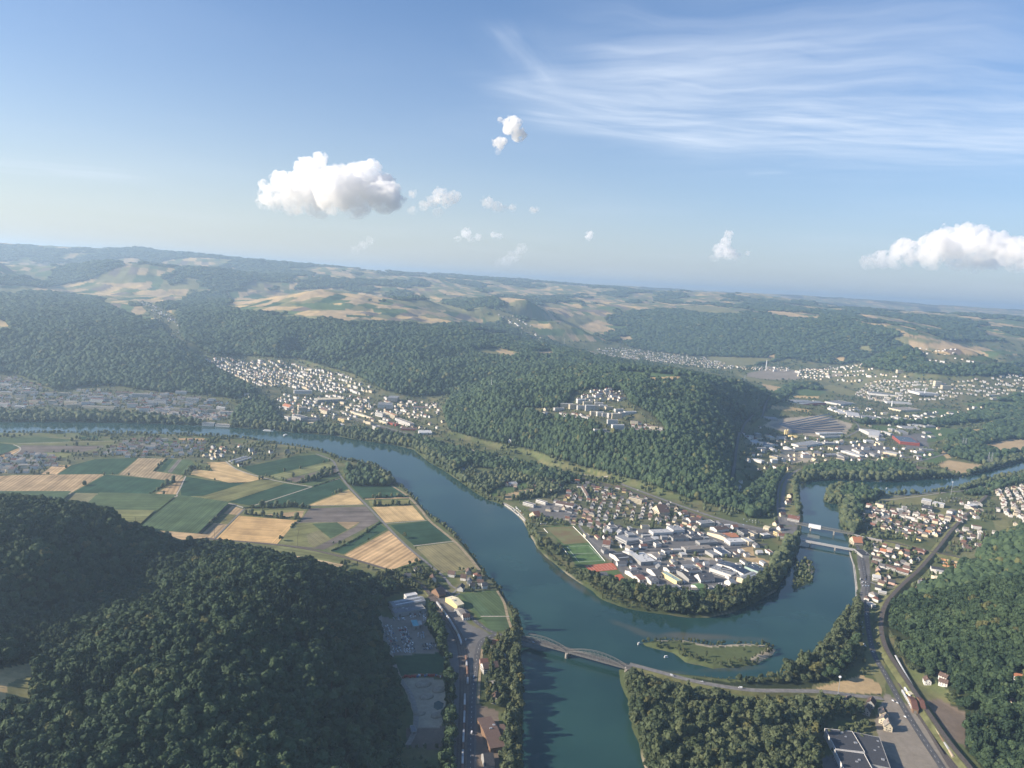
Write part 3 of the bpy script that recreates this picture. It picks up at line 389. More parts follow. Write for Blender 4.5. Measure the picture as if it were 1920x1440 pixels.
# ------------------------------------------------------------------ materials
MATS = {}
def principled(name, col, rough=.8, spec=.3, metal=0.0):
    if name in MATS: return MATS[name]
    m = bpy.data.materials.new(name); m.use_nodes = True; b = m.node_tree.nodes['Principled BSDF']
    b.inputs['Base Color'].default_value = (*col, 1); b.inputs['Roughness'].default_value = rough; b.inputs['Specular IOR Level'].default_value = spec; b.inputs['Metallic'].default_value = metal
    MATS[name] = m; return m
def noisy(name, col, scale=.05, amt=.35, rough=.85, stripes=None, obj_random=0.0, col2=None, spec=.2):
    """a base colour broken up by world-space noise; stripes = (angle, spacing, strength) adds crop rows or ribs"""
    if name in MATS: return MATS[name]
    m = principled(name, col, rough, spec); nt = m.node_tree; L = nt.links.new; b = nt.nodes['Principled BSDF']
    g = nt_new(nt, 'ShaderNodeNewGeometry')
    n = nt_new(nt, 'ShaderNodeTexNoise'); n.inputs['Scale'].default_value = scale; n.inputs['Detail'].default_value = 6; n.inputs['Roughness'].default_value = .6; L(g.outputs['Position'], n.inputs['Vector'])
    f = ramp(nt, n.outputs['Fac'], .25, .75)
    mix = nt_new(nt, 'ShaderNodeMix', data_type='RGBA'); L(f, mix.inputs['Factor'])
    c2 = col2 or tuple(c*(1+amt) for c in col); c1 = tuple(c*(1-amt) for c in col)
    mix.inputs[6].default_value = (*c1, 1); mix.inputs[7].default_value = (*c2, 1); res = mix.outputs[2]
    if stripes:
        ang, sp, st = stripes
        mp = nt_new(nt, 'ShaderNodeMapping'); mp.inputs['Rotation'].default_value = (0, 0, -ang); L(g.outputs['Position'], mp.inputs[0])
        w = nt_new(nt, 'ShaderNodeTexWave', wave_type='BANDS', bands_direction='Y'); w.inputs['Scale'].default_value = 6.2832/20/sp*1.0; w.inputs['Distortion'].default_value = .6; w.inputs['Detail'].default_value = 3; w.inputs['Detail Scale'].default_value = .6; L(mp.outputs[0], w.inputs[0])
        sc = nt_new(nt, 'ShaderNodeMapping'); sc.inputs['Scale'].default_value = (.004, .11, .1); L(mp.outputs[0], sc.inputs[0])
        n2 = nt_new(nt, 'ShaderNodeTexNoise'); n2.inputs['Scale'].default_value = 1; n2.inputs['Detail'].default_value = 4; L(sc.outputs[0], n2.inputs['Vector'])
        k = math_node(nt, 'ADD', math_node(nt, 'MULTIPLY', w.outputs['Fac'], st), math_node(nt, 'MULTIPLY', ramp(nt, n2.outputs['Fac'], .3, .7), st*1.3))
        k = math_node(nt, 'ADD', k, 1-st*1.15)
        h = nt_new(nt, 'ShaderNodeHueSaturation'); L(res, h.inputs['Color']); L(k, h.inputs['Value']); res = h.outputs[0]
    if obj_random:
        oi = nt_new(nt, 'ShaderNodeObjectInfo'); h = nt_new(nt, 'ShaderNodeHueSaturation'); L(res, h.inputs['Color'])
        L(math_node(nt, 'ADD', math_node(nt, 'MULTIPLY', oi.outputs['Random'], obj_random*2), 1-obj_random), h.inputs['Value']); res = h.outputs[0]
    L(res, b.inputs['Base Color']); return m
def foliage(name, dark, light, yellow=.08):
    """leaves: each tree its own green, whole stands drifting between tones"""
    if name in MATS: return MATS[name]
    m = principled(name, dark, .75, .15); nt = m.node_tree; L = nt.links.new; b = nt.nodes['Principled BSDF']
    oi = nt_new(nt, 'ShaderNodeObjectInfo'); g = nt_new(nt, 'ShaderNodeNewGeometry')
    n = nt_new(nt, 'ShaderNodeTexNoise'); n.inputs['Scale'].default_value = .008; n.inputs['Detail'].default_value = 3; L(oi.outputs['Location'], n.inputs['Vector'])
    n2 = nt_new(nt, 'ShaderNodeTexNoise'); n2.inputs['Scale'].default_value = .22; n2.inputs['Detail'].default_value = 3; L(g.outputs['Position'], n2.inputs['Vector'])
    f = math_node(nt, 'ADD', math_node(nt, 'MULTIPLY', oi.outputs['Random'], .62), math_node(nt, 'MULTIPLY', ramp(nt, n.outputs['Fac'], .3, .7), .35))
    f = math_node(nt, 'ADD', f, math_node(nt, 'MULTIPLY', math_node(nt, 'SUBTRACT', n2.outputs['Fac'], .5), .5), clamp=True)
    mix = nt_new(nt, 'ShaderNodeMix', data_type='RGBA'); L(f, mix.inputs['Factor']); mix.inputs[6].default_value = (*dark, 1); mix.inputs[7].default_value = (*light, 1)
    y = nt_new(nt, 'ShaderNodeMix', data_type='RGBA'); L(ramp(nt, oi.outputs['Random'], 1-yellow, 1.0), y.inputs['Factor']); L(mix.outputs[2], y.inputs[6]); y.inputs[7].default_value = (.105, .105, .04, 1)
    L(y.outputs[2], b.inputs['Base Color']); return m

def link_mesh(name, verts, faces, mat=None, parent=None, smooth=False):
    me = bpy.data.meshes.new(name); me.from_pydata([tuple(v) for v in verts], [], [tuple(f) for f in faces]); me.update()
    if mat is not None:
        for mm in (mat if isinstance(mat, (list, tuple)) else [mat]): me.materials.append(mm)
    if smooth: me.polygons.foreach_set('use_smooth', [True]*len(me.polygons))
    o = bpy.data.objects.new(name, me); COL.objects.link(o)
    if parent is not None: o.parent = parent
    return o
def grid_mesh(name, V, quads):
    me = bpy.data.meshes.new(name); nv = len(V); nq = len(quads)
    me.vertices.add(nv); me.vertices.foreach_set('co', V.astype(np.float32).ravel())
    me.loops.add(nq*4); me.loops.foreach_set('vertex_index', quads.astype(np.int32).ravel())
    me.polygons.add(nq); me.polygons.foreach_set('loop_start', (np.arange(nq)*4).astype(np.int32)); me.polygons.foreach_set('loop_total', np.full(nq, 4, np.int32))
    me.update(calc_edges=True); me.validate(); return me
def setting(o, kind='structure'):
    o['kind'] = kind; return o

# ------------------------------------------------------------------ the ground
def build_ground():
    CL = classify(GX, GY, Z)
    colr = np.zeros(GX.shape+(3,))
    for c, a in ALB.items(): colr[CL == c] = a
    v1 = fbm(GX/55, GY/55, 80, 3); v2 = fbm(GX/11, GY/11, 83, 2)
    colr *= (.72+.56*(.6*v1+.4*v2))[..., None]
    g = (CL == C_GRASS) | (CL == C_TOWN) | (CL == C_WOODY)
    t = np.clip((fbm(GX/38, GY/38, 90, 3)-.45)*4, 0, 1)[..., None]*g[..., None]
    colr = colr*(1-t*.55) + t*.55*np.array([.20, .17, .09])
    bank = (WSD < 9) & (WSD > -40)
    colr = np.where((bank & (WSD > -3))[..., None], np.array([.062, .078, .034])*(.7+.6*v1)[..., None], colr)
    sand = np.clip(1-np.abs(WSD-1)/4, 0, 1)*np.clip((fbm(GX/70, GY/70, 95, 2)-.60)*6, 0, 1)
    colr = np.where(bank[..., None], colr*(1-sand[..., None])+np.array([.30, .26, .19])*sand[..., None], colr)
    colr[WSD < -1.5] = (.10, .09, .06)
    for p in ISL:                                     # gravel bars round the islands
        dd = np.where(near, 0, 1e9); sel = (np.abs(GX-p[:, 0].mean()) < 300) & (np.abs(GY-p[:, 1].mean()) < 400)
        d = seg_dist(p, GX[sel], GY[sel]); i = inside(p, GX[sel], GY[sel])
        colr[sel] = np.where((i & (d < 13) & ((GY[sel]-p[:, 1].mean())+(GX[sel]-p[:, 0].mean())*.35+40*(fbm(GX[sel]/45, GY[sel]/45, 99, 2)-.5) > 0))[:, None], np.array([.40, .35, .26]), np.where(i[:, None], np.array([.085, .105, .045])*(.7+.6*v1[sel])[:, None], colr[sel]))
    V = np.stack([GX, GY, Z], -1).reshape(-1, 3)
    idx = np.arange(NR*NA).reshape(NR, NA)
    q = np.stack([idx[:-1, :-1], idx[:-1, 1:], idx[1:, 1:], idx[1:, :-1]], -1).reshape(-1, 4)[:, ::-1]
    me = grid_mesh('ground', V, q)
    me.polygons.foreach_set('use_smooth', np.ones(len(q), bool))
    at = me.color_attributes.new('cover', 'FLOAT_COLOR', 'POINT')
    at.data.foreach_set('color', np.concatenate([colr.reshape(-1, 3), np.ones((NR*NA, 1))], 1).astype(np.float32).ravel())
    m = principled('ground_cover', (.1, .1, .1), .95, .1); nt = m.node_tree; L = nt.links.new; b = nt.nodes['Principled BSDF']
    a = nt_new(nt, 'ShaderNodeVertexColor', layer_name='cover'); gg = nt_new(nt, 'ShaderNodeNewGeometry')
    n = nt_new(nt, 'ShaderNodeTexNoise'); n.inputs['Scale'].default_value = .12; n.inputs['Detail'].default_value = 7; n.inputs['Roughness'].default_value = .7; L(gg.outputs['Position'], n.inputs['Vector'])
    h = nt_new(nt, 'ShaderNodeHueSaturation'); L(a.outputs['Color'], h.inputs['Color']); L(math_node(nt, 'ADD', math_node(nt, 'MULTIPLY', n.outputs['Fac'], .8), .6), h.inputs['Value'])
    L(h.outputs[0], b.inputs['Base Color'])
    me.materials.append(m)
    o = bpy.data.objects.new('ground', me); COL.objects.link(o); setting(o); return CL
CL = build_ground()
def build_water():
    a = RIV.min(0)-200; c = RIV.max(0)+200; a[1] = max(a[1], 300)
    o = link_mesh('river_water', [(a[0], a[1], WATER_Z), (c[0], a[1], WATER_Z), (c[0], c[1], WATER_Z), (a[0], c[1], WATER_Z)], [(0, 1, 2, 3)])
    m = principled('river', (.016, .062, .066), .06, .5); nt = m.node_tree; L = nt.links.new; b = nt.nodes['Principled BSDF']
    b.inputs['IOR'].default_value = 1.33
    g = nt_new(nt, 'ShaderNodeNewGeometry'); n = nt_new(nt, 'ShaderNodeTexNoise'); n.inputs['Scale'].default_value = .35; n.inputs['Detail'].default_value = 3; L(g.outputs['Position'], n.inputs['Vector'])
    bp = nt_new(nt, 'ShaderNodeBump'); bp.inputs['Strength'].default_value = .05; bp.inputs['Distance'].default_value = .5; L(n.outputs['Fac'], bp.inputs['Height']); L(bp.outputs[0], b.inputs['Normal'])
    n2 = nt_new(nt, 'ShaderNodeTexNoise'); n2.inputs['Scale'].default_value = .006; n2.inputs['Detail'].default_value = 4; L(g.outputs['Position'], n2.inputs['Vector'])
    mix = nt_new(nt, 'ShaderNodeMix', data_type='RGBA'); L(ramp(nt, n2.outputs['Fac'], .35, .7), mix.inputs['Factor']); mix.inputs[6].default_value = (.013, .044, .040, 1); mix.inputs[7].default_value = (.022, .063, .054, 1); res = mix.outputs[2]
    for pa, pb, wd, st in (((1215, 1190), (1420, 1198), 16, .8), ((1150, 1165), (1240, 1200), 14, .5), ((1030, 1062), (1120, 1125), 14, .75), ((1000, 1020), (1050, 1075), 10, .6), ((1300, 1258), (1440, 1250), 10, .5), ((1475, 1085), (1500, 1110), 12, .6), ((1185, 1260), (1290, 1262), 8, .5), ((1590, 1020), (1608, 1110), 7, .4)):
        A_, B_ = at_z(*pa, WATER_Z), at_z(*pb, WATER_Z); d_ = B_-A_; mp = nt_new(nt, 'ShaderNodeMapping', vector_type='TEXTURE'); mp.inputs['Location'].default_value = tuple((A_+B_)/2); mp.inputs['Rotation'].default_value = (0, 0, math.atan2(d_[1], d_[0])); mp.inputs['Scale'].default_value = (float(np.linalg.norm(d_))*.55, wd, 1); L(g.outputs['Position'], mp.inputs[0])
        wn = nt_new(nt, 'ShaderNodeTexNoise'); wn.inputs['Scale'].default_value = .02; wn.inputs['Detail'].default_value = 5; L(g.outputs['Position'], wn.inputs['Vector'])
        ln = nt_new(nt, 'ShaderNodeVectorMath', operation='LENGTH'); L(mp.outputs[0], ln.inputs[0]); k_ = math_node(nt, 'ADD', ln.outputs['Value'], math_node(nt, 'MULTIPLY', math_node(nt, 'SUBTRACT', wn.outputs['Fac'], .5), 1.6))
        mb = nt_new(nt, 'ShaderNodeMix', data_type='RGBA'); L(math_node(nt, 'MULTIPLY', ramp(nt, k_, 1.15, .2), st), mb.inputs['Factor']); L(res, mb.inputs[6]); mb.inputs[7].default_value = (.085, .082, .052, 1); res = mb.outputs[2]
    L(res, b.inputs['Base Color'])
    r = ramp(nt, n2.outputs['Fac'], .3, .7); L(math_node(nt, 'ADD', math_node(nt, 'MULTIPLY', r, .10), .05), b.inputs['Roughness'])
    o.data.materials.append(m); setting(o)
    # shallows over the gravel, seen through clear water
    for k, (pts, col) in enumerate(SHALLOWS):
        p = poly_z(pts, WATER_Z); v = [(x, y, WATER_Z+.06) for x, y in p]
        pass
SHALLOWS = []
build_water()

# ------------------------------------------------------------------ trees
def icosphere(sub):
    bm = bmesh.new(); bmesh.ops.create_icosphere(bm, subdivisions=sub, radius=1); bm.verts.ensure_lookup_table()
    v = np.array([x.co[:] for x in bm.verts]); f = np.array([[y.index for y in x.verts] for x in bm.faces]); bm.free(); return v, f
ICO1 = icosphere(1); ICO2 = icosphere(2); ICO3 = icosphere(3)
def crown_arrays(seed, kind='broad', leaves=24, clumps=15, size=1.15):
    """crown of unit height ~ metres: leaf-sized faces spread over uneven clumps, with a dark lumpy heart"""
    r = np.random.default_rng(seed); V = []; Fc = []; n = 0
    if kind == 'cone':
        H, R, z0 = 20., 3.6, 3.
        cen = []
        for k in range(clumps):
            t = (k+.5)/clumps; z = z0+t*(H-z0); rr = R*(1-t)**.85
            for q in range(max(1, int(4*(1-t)+1))):
                an = r.uniform(0, 6.283); cen.append((rr*.55*math.cos(an), rr*.55*math.sin(an), z, .5*rr+.55))
    elif kind == 'poplar':
        H, R, z0 = 26., 4.2, 5.; cen = []
        for k in range(clumps):
            t = (k+.5)/clumps; rr = R*math.sin(math.pi*min(1, t*.85+.12))**.7; an = r.uniform(0, 6.283)
            cen.append((rr*.5*math.cos(an), rr*.5*math.sin(an), z0+t*(H-z0), rr*.62+.4))
    else:
        H, R, z0 = 19., 6.0, 5.; cen = []
        for k in range(clumps):
            u = r.uniform(-.55, 1); an = r.uniform(0, 6.283); s = math.sqrt(max(0, 1-u*u)); q = r.uniform(.5, .78)
            cen.append((R*q*s*math.cos(an), R*q*s*math.sin(an), z0+6.2+6.6*q*u*1.0, r.uniform(2.0, 3.3)))
    for cx, cy_, cz, cr in cen:
        m = int(leaves*(cr/2.6)**1.4)+5
        d = r.normal(size=(m, 3)); d /= np.linalg.norm(d, axis=1)[:, None]; d[:, 2] = np.where(d[:, 2] < -.3, -d[:, 2], d[:, 2])
        c = np.array([cx, cy_, cz])+d*cr*r.uniform(.82, 1.08, (m, 1))
        nn = d+r.normal(size=(m, 3))*.33; nn /= np.linalg.norm(nn, axis=1)[:, None]
        t1 = np.cross(nn, r.normal(size=(m, 3))); t1 /= np.linalg.norm(t1, axis=1)[:, None]; t2 = np.cross(nn, t1)
        s = size*r.uniform(.65, 1.25, (m, 1))
        for a, b in ((-1, -.7), (1, -.8), (.75, .9), (-.8, .8)): pass
        q = np.stack([c-t1*s-t2*s*.7, c+t1*s-t2*s*.8, c+t1*s*.75+t2*s*.9, c-t1*s*.8+t2*s*.8], 1).reshape(-1, 3)
        V.append(q); Fc += [tuple(n+4*i+k for k in range(4)) for i in range(m)]; n += 4*m
        hv = ICO1[0]*cr*.86 + np.array([cx, cy_, cz]); V.append(hv); Fc += [tuple(n+x for x in f) for f in ICO1[1]]; n += len(hv)
    return np.vstack(V), Fc
def lump_arrays(seed, sub=2):
    r = np.random.default_rng(seed); v, f = (ICO2 if sub == 2 else ICO1); o = r.uniform(0, 50, 3)
    q = v*1.0; s = 1+.34*(fbm(q[:, 0]*1.7+o[0]+q[:, 2]*1.3, q[:, 1]*1.7+o[1]-q[:, 2]*1.1, seed, 3)-.5)*2+r.uniform(-.07, .07, len(v))
    q = v*s[:, None]*np.array([6.2, 6.2, 8.2]) + np.array([0, 0, 10.6]); return q, [tuple(x) for x in f]
SRC = {}
def source(key, arrays, mat):
    me = bpy.data.meshes.new(key); me.from_pydata([tuple(x) for x in arrays[0]], [], arrays[1]); me.update(); me.materials.append(mat); SRC[key] = me; return me
LEAF = foliage('broadleaf', (.019, .038, .021), (.070, .106, .047), .06)
LEAFY = foliage('riverside_leaf', (.042, .062, .030), (.115, .132, .066), .10)
NEEDLE = foliage('needles', (.014, .030, .018), (.036, .060, .030), .0)
HEARTS = LEAF
BARK = noisy('bark', (.10, .08, .06), .6, .3, .95)
NEARCR = [source('crown_%d' % k, crown_arrays(100+k), LEAF) for k in range(6)] + [source('crown_c%d' % k, crown_arrays(200+k, 'cone', 10, 11, .8), NEEDLE) for k in range(2)]
RIVCR = [source('crown_r%d' % k, crown_arrays(300+k, 'broad', 26, 17, 1.1), LEAFY) for k in range(4)] + [source('crown_p%d' % k, crown_arrays(340+k, 'poplar', 20, 13, 1.0), LEAFY) for k in range(2)]
MIDCR = [source('crown_m%d' % k, lump_arrays(400+k), LEAF) for k in range(6)] + [source('crown_mc%d' % k, crown_arrays(420+k, 'cone', 2, 5, .9), NEEDLE) for k in range(2)]
FARCR = [source('crown_f%d' % k, lump_arrays(500+k, 1), LEAF) for k in range(5)]
MIDRIV = [source('crown_q%d' % k, lump_arrays(600+k), LEAFY) for k in range(5)]
def trunk_mesh():
    V = []; Fc = []; n = 8
    rings = [(0, .55), (1.2, .38), (6, .30), (11, .16)]
    for z, r in rings: V += [(r*math.cos(6.283*k/n)+.12*z/11, r*math.sin(6.283*k/n), z) for k in range(n)]
    for i in range(len(rings)-1): Fc += [(i*n+k, i*n+(k+1) % n, (i+1)*n+(k+1) % n, (i+1)*n+k) for k in range(n)]
    for q in range(5):                                # limbs
        an = q*1.3; b = len(V); z0 = 5+q*.9; L_ = 4.2
        for t, r in ((0, .17), (1, .05)):
            c = (t*L_*math.cos(an), t*L_*math.sin(an), z0+t*3.4); V += [(c[0]+r*math.cos(2.1*k), c[1]+r*math.sin(2.1*k), c[2]) for k in range(3)]
        Fc += [(b+k, b+(k+1) % 3, b+3+(k+1) % 3, b+3+k) for k in range(3)]
    me = bpy.data.meshes.new('trunk'); me.from_pydata(V, [], Fc); me.update(); me.materials.append(BARK); return me
TRUNK = trunk_mesh()
def instancer(name, P, sc, idx, meshes, label):
    """one mass of woodland: points carrying scale and turn, crowns set on them by geometry nodes"""
    n = len(P)
    if n == 0: return None
    me = bpy.data.meshes.new(name); me.vertices.add(n); me.vertices.foreach_set('co', P.astype(np.float32).ravel())
    a = me.attributes.new('sz', 'FLOAT_VECTOR', 'POINT'); a.data.foreach_set('vector', sc.astype(np.float32).ravel())
    a = me.attributes.new('turn', 'FLOAT', 'POINT'); a.data.foreach_set('value', rng.uniform(0, 6.283, n).astype(np.float32))
    a = me.attributes.new('pick', 'INT', 'POINT'); a.data.foreach_set('value', idx.astype(np.int32))
    o = bpy.data.objects.new(name, me); COL.objects.link(o)
    c = bpy.data.collections.new('crowns_'+name)
    for k, m in enumerate(meshes):
        q = bpy.data.objects.new('%02d_' % k + name, m); c.objects.link(q)
    ng = bpy.data.node_groups.new('plant_'+name, 'GeometryNodeTree')
    ng.interface.new_socket('Geometry', in_out='INPUT', socket_type='NodeSocketGeometry'); ng.interface.new_socket('Geometry', in_out='OUTPUT', socket_type='NodeSocketGeometry')
    i = ng.nodes.new('NodeGroupInput'); u = ng.nodes.new('NodeGroupOutput'); ip = ng.nodes.new('GeometryNodeInstanceOnPoints'); ci = ng.nodes.new('GeometryNodeCollectionInfo')
    ci.inputs['Collection'].default_value = c; ci.inputs['Separate Children'].default_value = True; ci.inputs['Reset Children'].default_value = True
    def attr(nm, dt):
        x = ng.nodes.new('GeometryNodeInputNamedAttribute'); x.data_type = dt; x.inputs['Name'].default_value = nm; return x.outputs['Attribute']
    cx = ng.nodes.new('ShaderNodeCombineXYZ'); L = ng.links.new
    L(i.outputs[0], ip.inputs['Points']); L(ci.outputs[0], ip.inputs['Instance']); ip.inputs['Pick Instance'].default_value = True
    L(attr('pick', 'INT'), ip.inputs['Instance Index']); L(attr('sz', 'FLOAT_VECTOR'), ip.inputs['Scale']); L(attr('turn', 'FLOAT'), cx.inputs[2]); L(cx.outputs[0], ip.inputs['Rotation'])
    L(ip.outputs[0], u.inputs[0])
    md = o.modifiers.new('plant', 'NODES'); md.node_group = ng
    o['kind'] = 'stuff'; o['label'] = label; o['category'] = 'woodland'; return o

# candidates: an even jittered grid near the camera, wider apart far out where several crowns read as one
def candidates():
    s = 7.7; xs, ys = np.meshgrid(np.arange(-1900, 1900, s), np.arange(420, 2450, s)); x = xs.ravel()+rng.uniform(-.45, .45, xs.size)*s; y = ys.ravel()+rng.uniform(-.45, .45, xs.size)*s
    r = np.hypot(x, y); a = np.arctan2(x, y); k = (r > 440) & (r < 2100) & (np.abs(a) < .72); x, y = x[k], y[k]; e = np.full(x.size, s)
    st = .0031; ls, as_ = np.meshgrid(np.arange(math.log(2100), math.log(17000), st), np.arange(-.72, .72, st)); l = ls.ravel()+rng.uniform(-.45, .45, ls.size)*st; a = as_.ravel()+rng.uniform(-.45, .45, ls.size)*st
    r = np.exp(l); return np.concatenate([x, r*np.sin(a)]), np.concatenate([y, r*np.cos(a)]), np.concatenate([e, r*st])
tx, ty, te = candidates(); tz = height(tx, ty); tc = classify(tx, ty, tz); tr = np.hypot(tx, ty)
tpx, tpy = project(np.stack([tx, ty, tz], -1))
tw = np.full(tx.shape, 1e4); nn = tr < 6500; 
def grid_lookup(G, x, y):
    i = np.clip(((np.log(np.hypot(x, y))-LR0)/(LR1-LR0)*(NR-1)+.5).astype(int), 0, NR-1); j = np.clip(((np.arctan2(x, y)-AZ0)/(AZ1-AZ0)*(NA-1)+.5).astype(int), 0, NA-1); return G[i, j]
tw = grid_lookup(WSD, tx, ty)
rnd = rng.random(tx.size)
in_polys = inside(np.array([(1000,920),(1060,900),(1180,905),(1330,960),(1420,990),(1450,1060),(1370,1110),(1180,1095),(1090,1000),(1000,975)], float), tpx, tpy)
shrub = fbm(tx/70, ty/70, 130, 3)
keep = (tc == C_FOREST) & (tw > 2) & ((fbm(tx/34, ty/34, 133, 2) < .80) | (tr > 2100))
keep |= (tc == C_TOWN) & (tw > 4) & (rnd < np.where(in_polys, .11, np.where(tr < 2300, .21, .15)))
keep |= (tc == C_WOODY) & (tw > 2) & (rnd < .6)
keep |= (tc == C_GRASS) & (tw > 3) & (rnd < np.where(shrub > .56, .35, .03))
bankside = (tw > .6) & (tw < 14) & (tr < 4200) & (rnd < .85) & (fbm(tx/90, ty/90, 131, 2) > .33) & np.isin(tc, [C_GRASS, C_FOREST, C_TOWN, C_WOODY, C_OLIVE, C_GREEN, C_TAN, C_DARK]); keep |= bankside
keep &= ~((tc != C_FOREST) & (tr > 9000))
# ------------------------------------------------------------------ field parcels
CROPS = {'maize': ((.038, .078, .046), (2.6, .16)), 'clover': ((.082, .118, .058), (5, .16)), 'stubble': ((.40, .29, .165), (9, .22)), 'wheat': ((.50, .345, .165), (6, .14)), 'meadow': ((.175, .175, .075), (8, .22)),
         'ploughed': ((.16, .135, .115), (6, .22)), 'tilled': ((.19, .17, .09), (5, .16))}
FNAME = {'maize': 'maize_field', 'clover': 'green_field', 'stubble': 'stubble_field', 'wheat': 'wheat_field', 'meadow': 'meadow_field', 'ploughed': 'ploughed_field', 'tilled': 'tilled_field'}
from mathutils.geometry import tessellate_polygon
def sheet(name, pts, mat, z=.3, px=True, kind='structure'):
    p = poly_z(pts, 0.0) if px else np.array(pts, float)
    v = [Vector((a, b, 0)) for a, b in p]; tri = tessellate_polygon([v])
    hz = float(np.max(height(p[:, 0], p[:, 1]))); zz_ = z if hz < .2 else hz+z
    o = link_mesh(name, [(a, b, zz_) for a, b in p], [t for t in tri], mat)
    me = o.data
    if me.polygons and sum(q.normal.z for q in me.polygons) < 0: me.flip_normals()
    if kind: o['kind'] = kind
    return o
for i, (kind, pts, rows, lev) in enumerate(FIELDS):
    c, (sp, st) = CROPS[kind]; r_ = random.Random(i*7+3); st *= 1.5; q = poly_z(rows, 0); ang = math.atan2(*(q[1]-q[0])[::-1]); j = r_.uniform(.84, 1.16); w = r_.uniform(-.06, .06)
    cc = tuple(max(.01, c[k]*j*(1+(w if k == 0 else (-w if k == 2 else 0)))) for k in range(3))
    m = noisy('crop_%s_%d' % (kind, i), cc, .022, .26, .95, (ang, sp*(.8+.5*r_.random()), st), spec=.05)
    sheet(FNAME[kind], pts, m, .25+.06*lev)
# mowing swaths of the bright wheat parcel and the clearing come from the row pattern above

# ------------------------------------------------------------------ roads, tracks and rails
def path3(pts, step=12, z=None):
    """pixels -> smooth points on the ground"""
    P = np.array([on_ground(*p) if z is None else at_z(p[0], p[1], z) for p in pts])
    out = []
    n = len(P)
    for i in range(n-1):
        p0, p1, p2, p3 = P[max(0, i-1)], P[i], P[i+1], P[min(n-1, i+2)]
        m = max(1, int(np.linalg.norm(p2-p1)/step))
        for k in range(m):
            t = k/m; out.append(.5*((2*p1)+(-p0+p2)*t+(2*p0-5*p1+4*p2-p3)*t*t+(-p0+3*p1-3*p2+p3)*t**3))
    out.append(P[-1]); return np.array(out)
def normals2(C):
    d = np.gradient(C[:, :2], axis=0); d /= np.maximum(np.linalg.norm(d, axis=1), 1e-6)[:, None]; return np.stack([-d[:, 1], d[:, 0]], 1)
def strip(name, C, w, mat, lift=.4, off=0.0, drape=True, kind='structure', zs=None):
    N = normals2(C); a = C[:, :2]+N*(off+w/2); b = C[:, :2]+N*(off-w/2)
    if zs is not None: za = zb = zs+lift
    elif drape:
        za = height(a[:, 0], a[:, 1])+lift; zb = height(b[:, 0], b[:, 1])+lift; m = np.maximum(za, zb); za = np.maximum(za, m-w*.25); zb = np.maximum(zb, m-w*.25)
    else: za = zb = C[:, 2]+lift
    n = len(C); V = np.vstack([np.column_stack([a, za]), np.column_stack([b, zb])])
    o = link_mesh(name, V, [(i, n+i, n+i+1, i+1) for i in range(n-1)], mat)
    if kind: o['kind'] = kind
    return o
ASPH = noisy('asphalt', (.095, .095, .098), .15, .25, .9); PALE = noisy('pale_track', (.40, .36, .30), .2, .2, .95); DIRT = noisy('dirt_track', (.30, .24, .15), .12, .3, .95)
BALLAST = noisy('ballast', (.12, .10, .085), .5, .3, .95); CONC = noisy('concrete', (.42, .40, .37), .2, .2, .9); PAINT = principled('road_paint', (.75, .75, .72), .7); RAILM = principled('rail_steel', (.25, .22, .20), .4, .5, .6)
EMB = noisy('embankment_grass', (.12, .125, .055), .06, .4, .95); GRAV = noisy('gravel_road', (.27, .245, .21), .2, .2, .95); LIGHTROAD = noisy('worn_asphalt', (.19, .18, .17), .15, .25, .9)
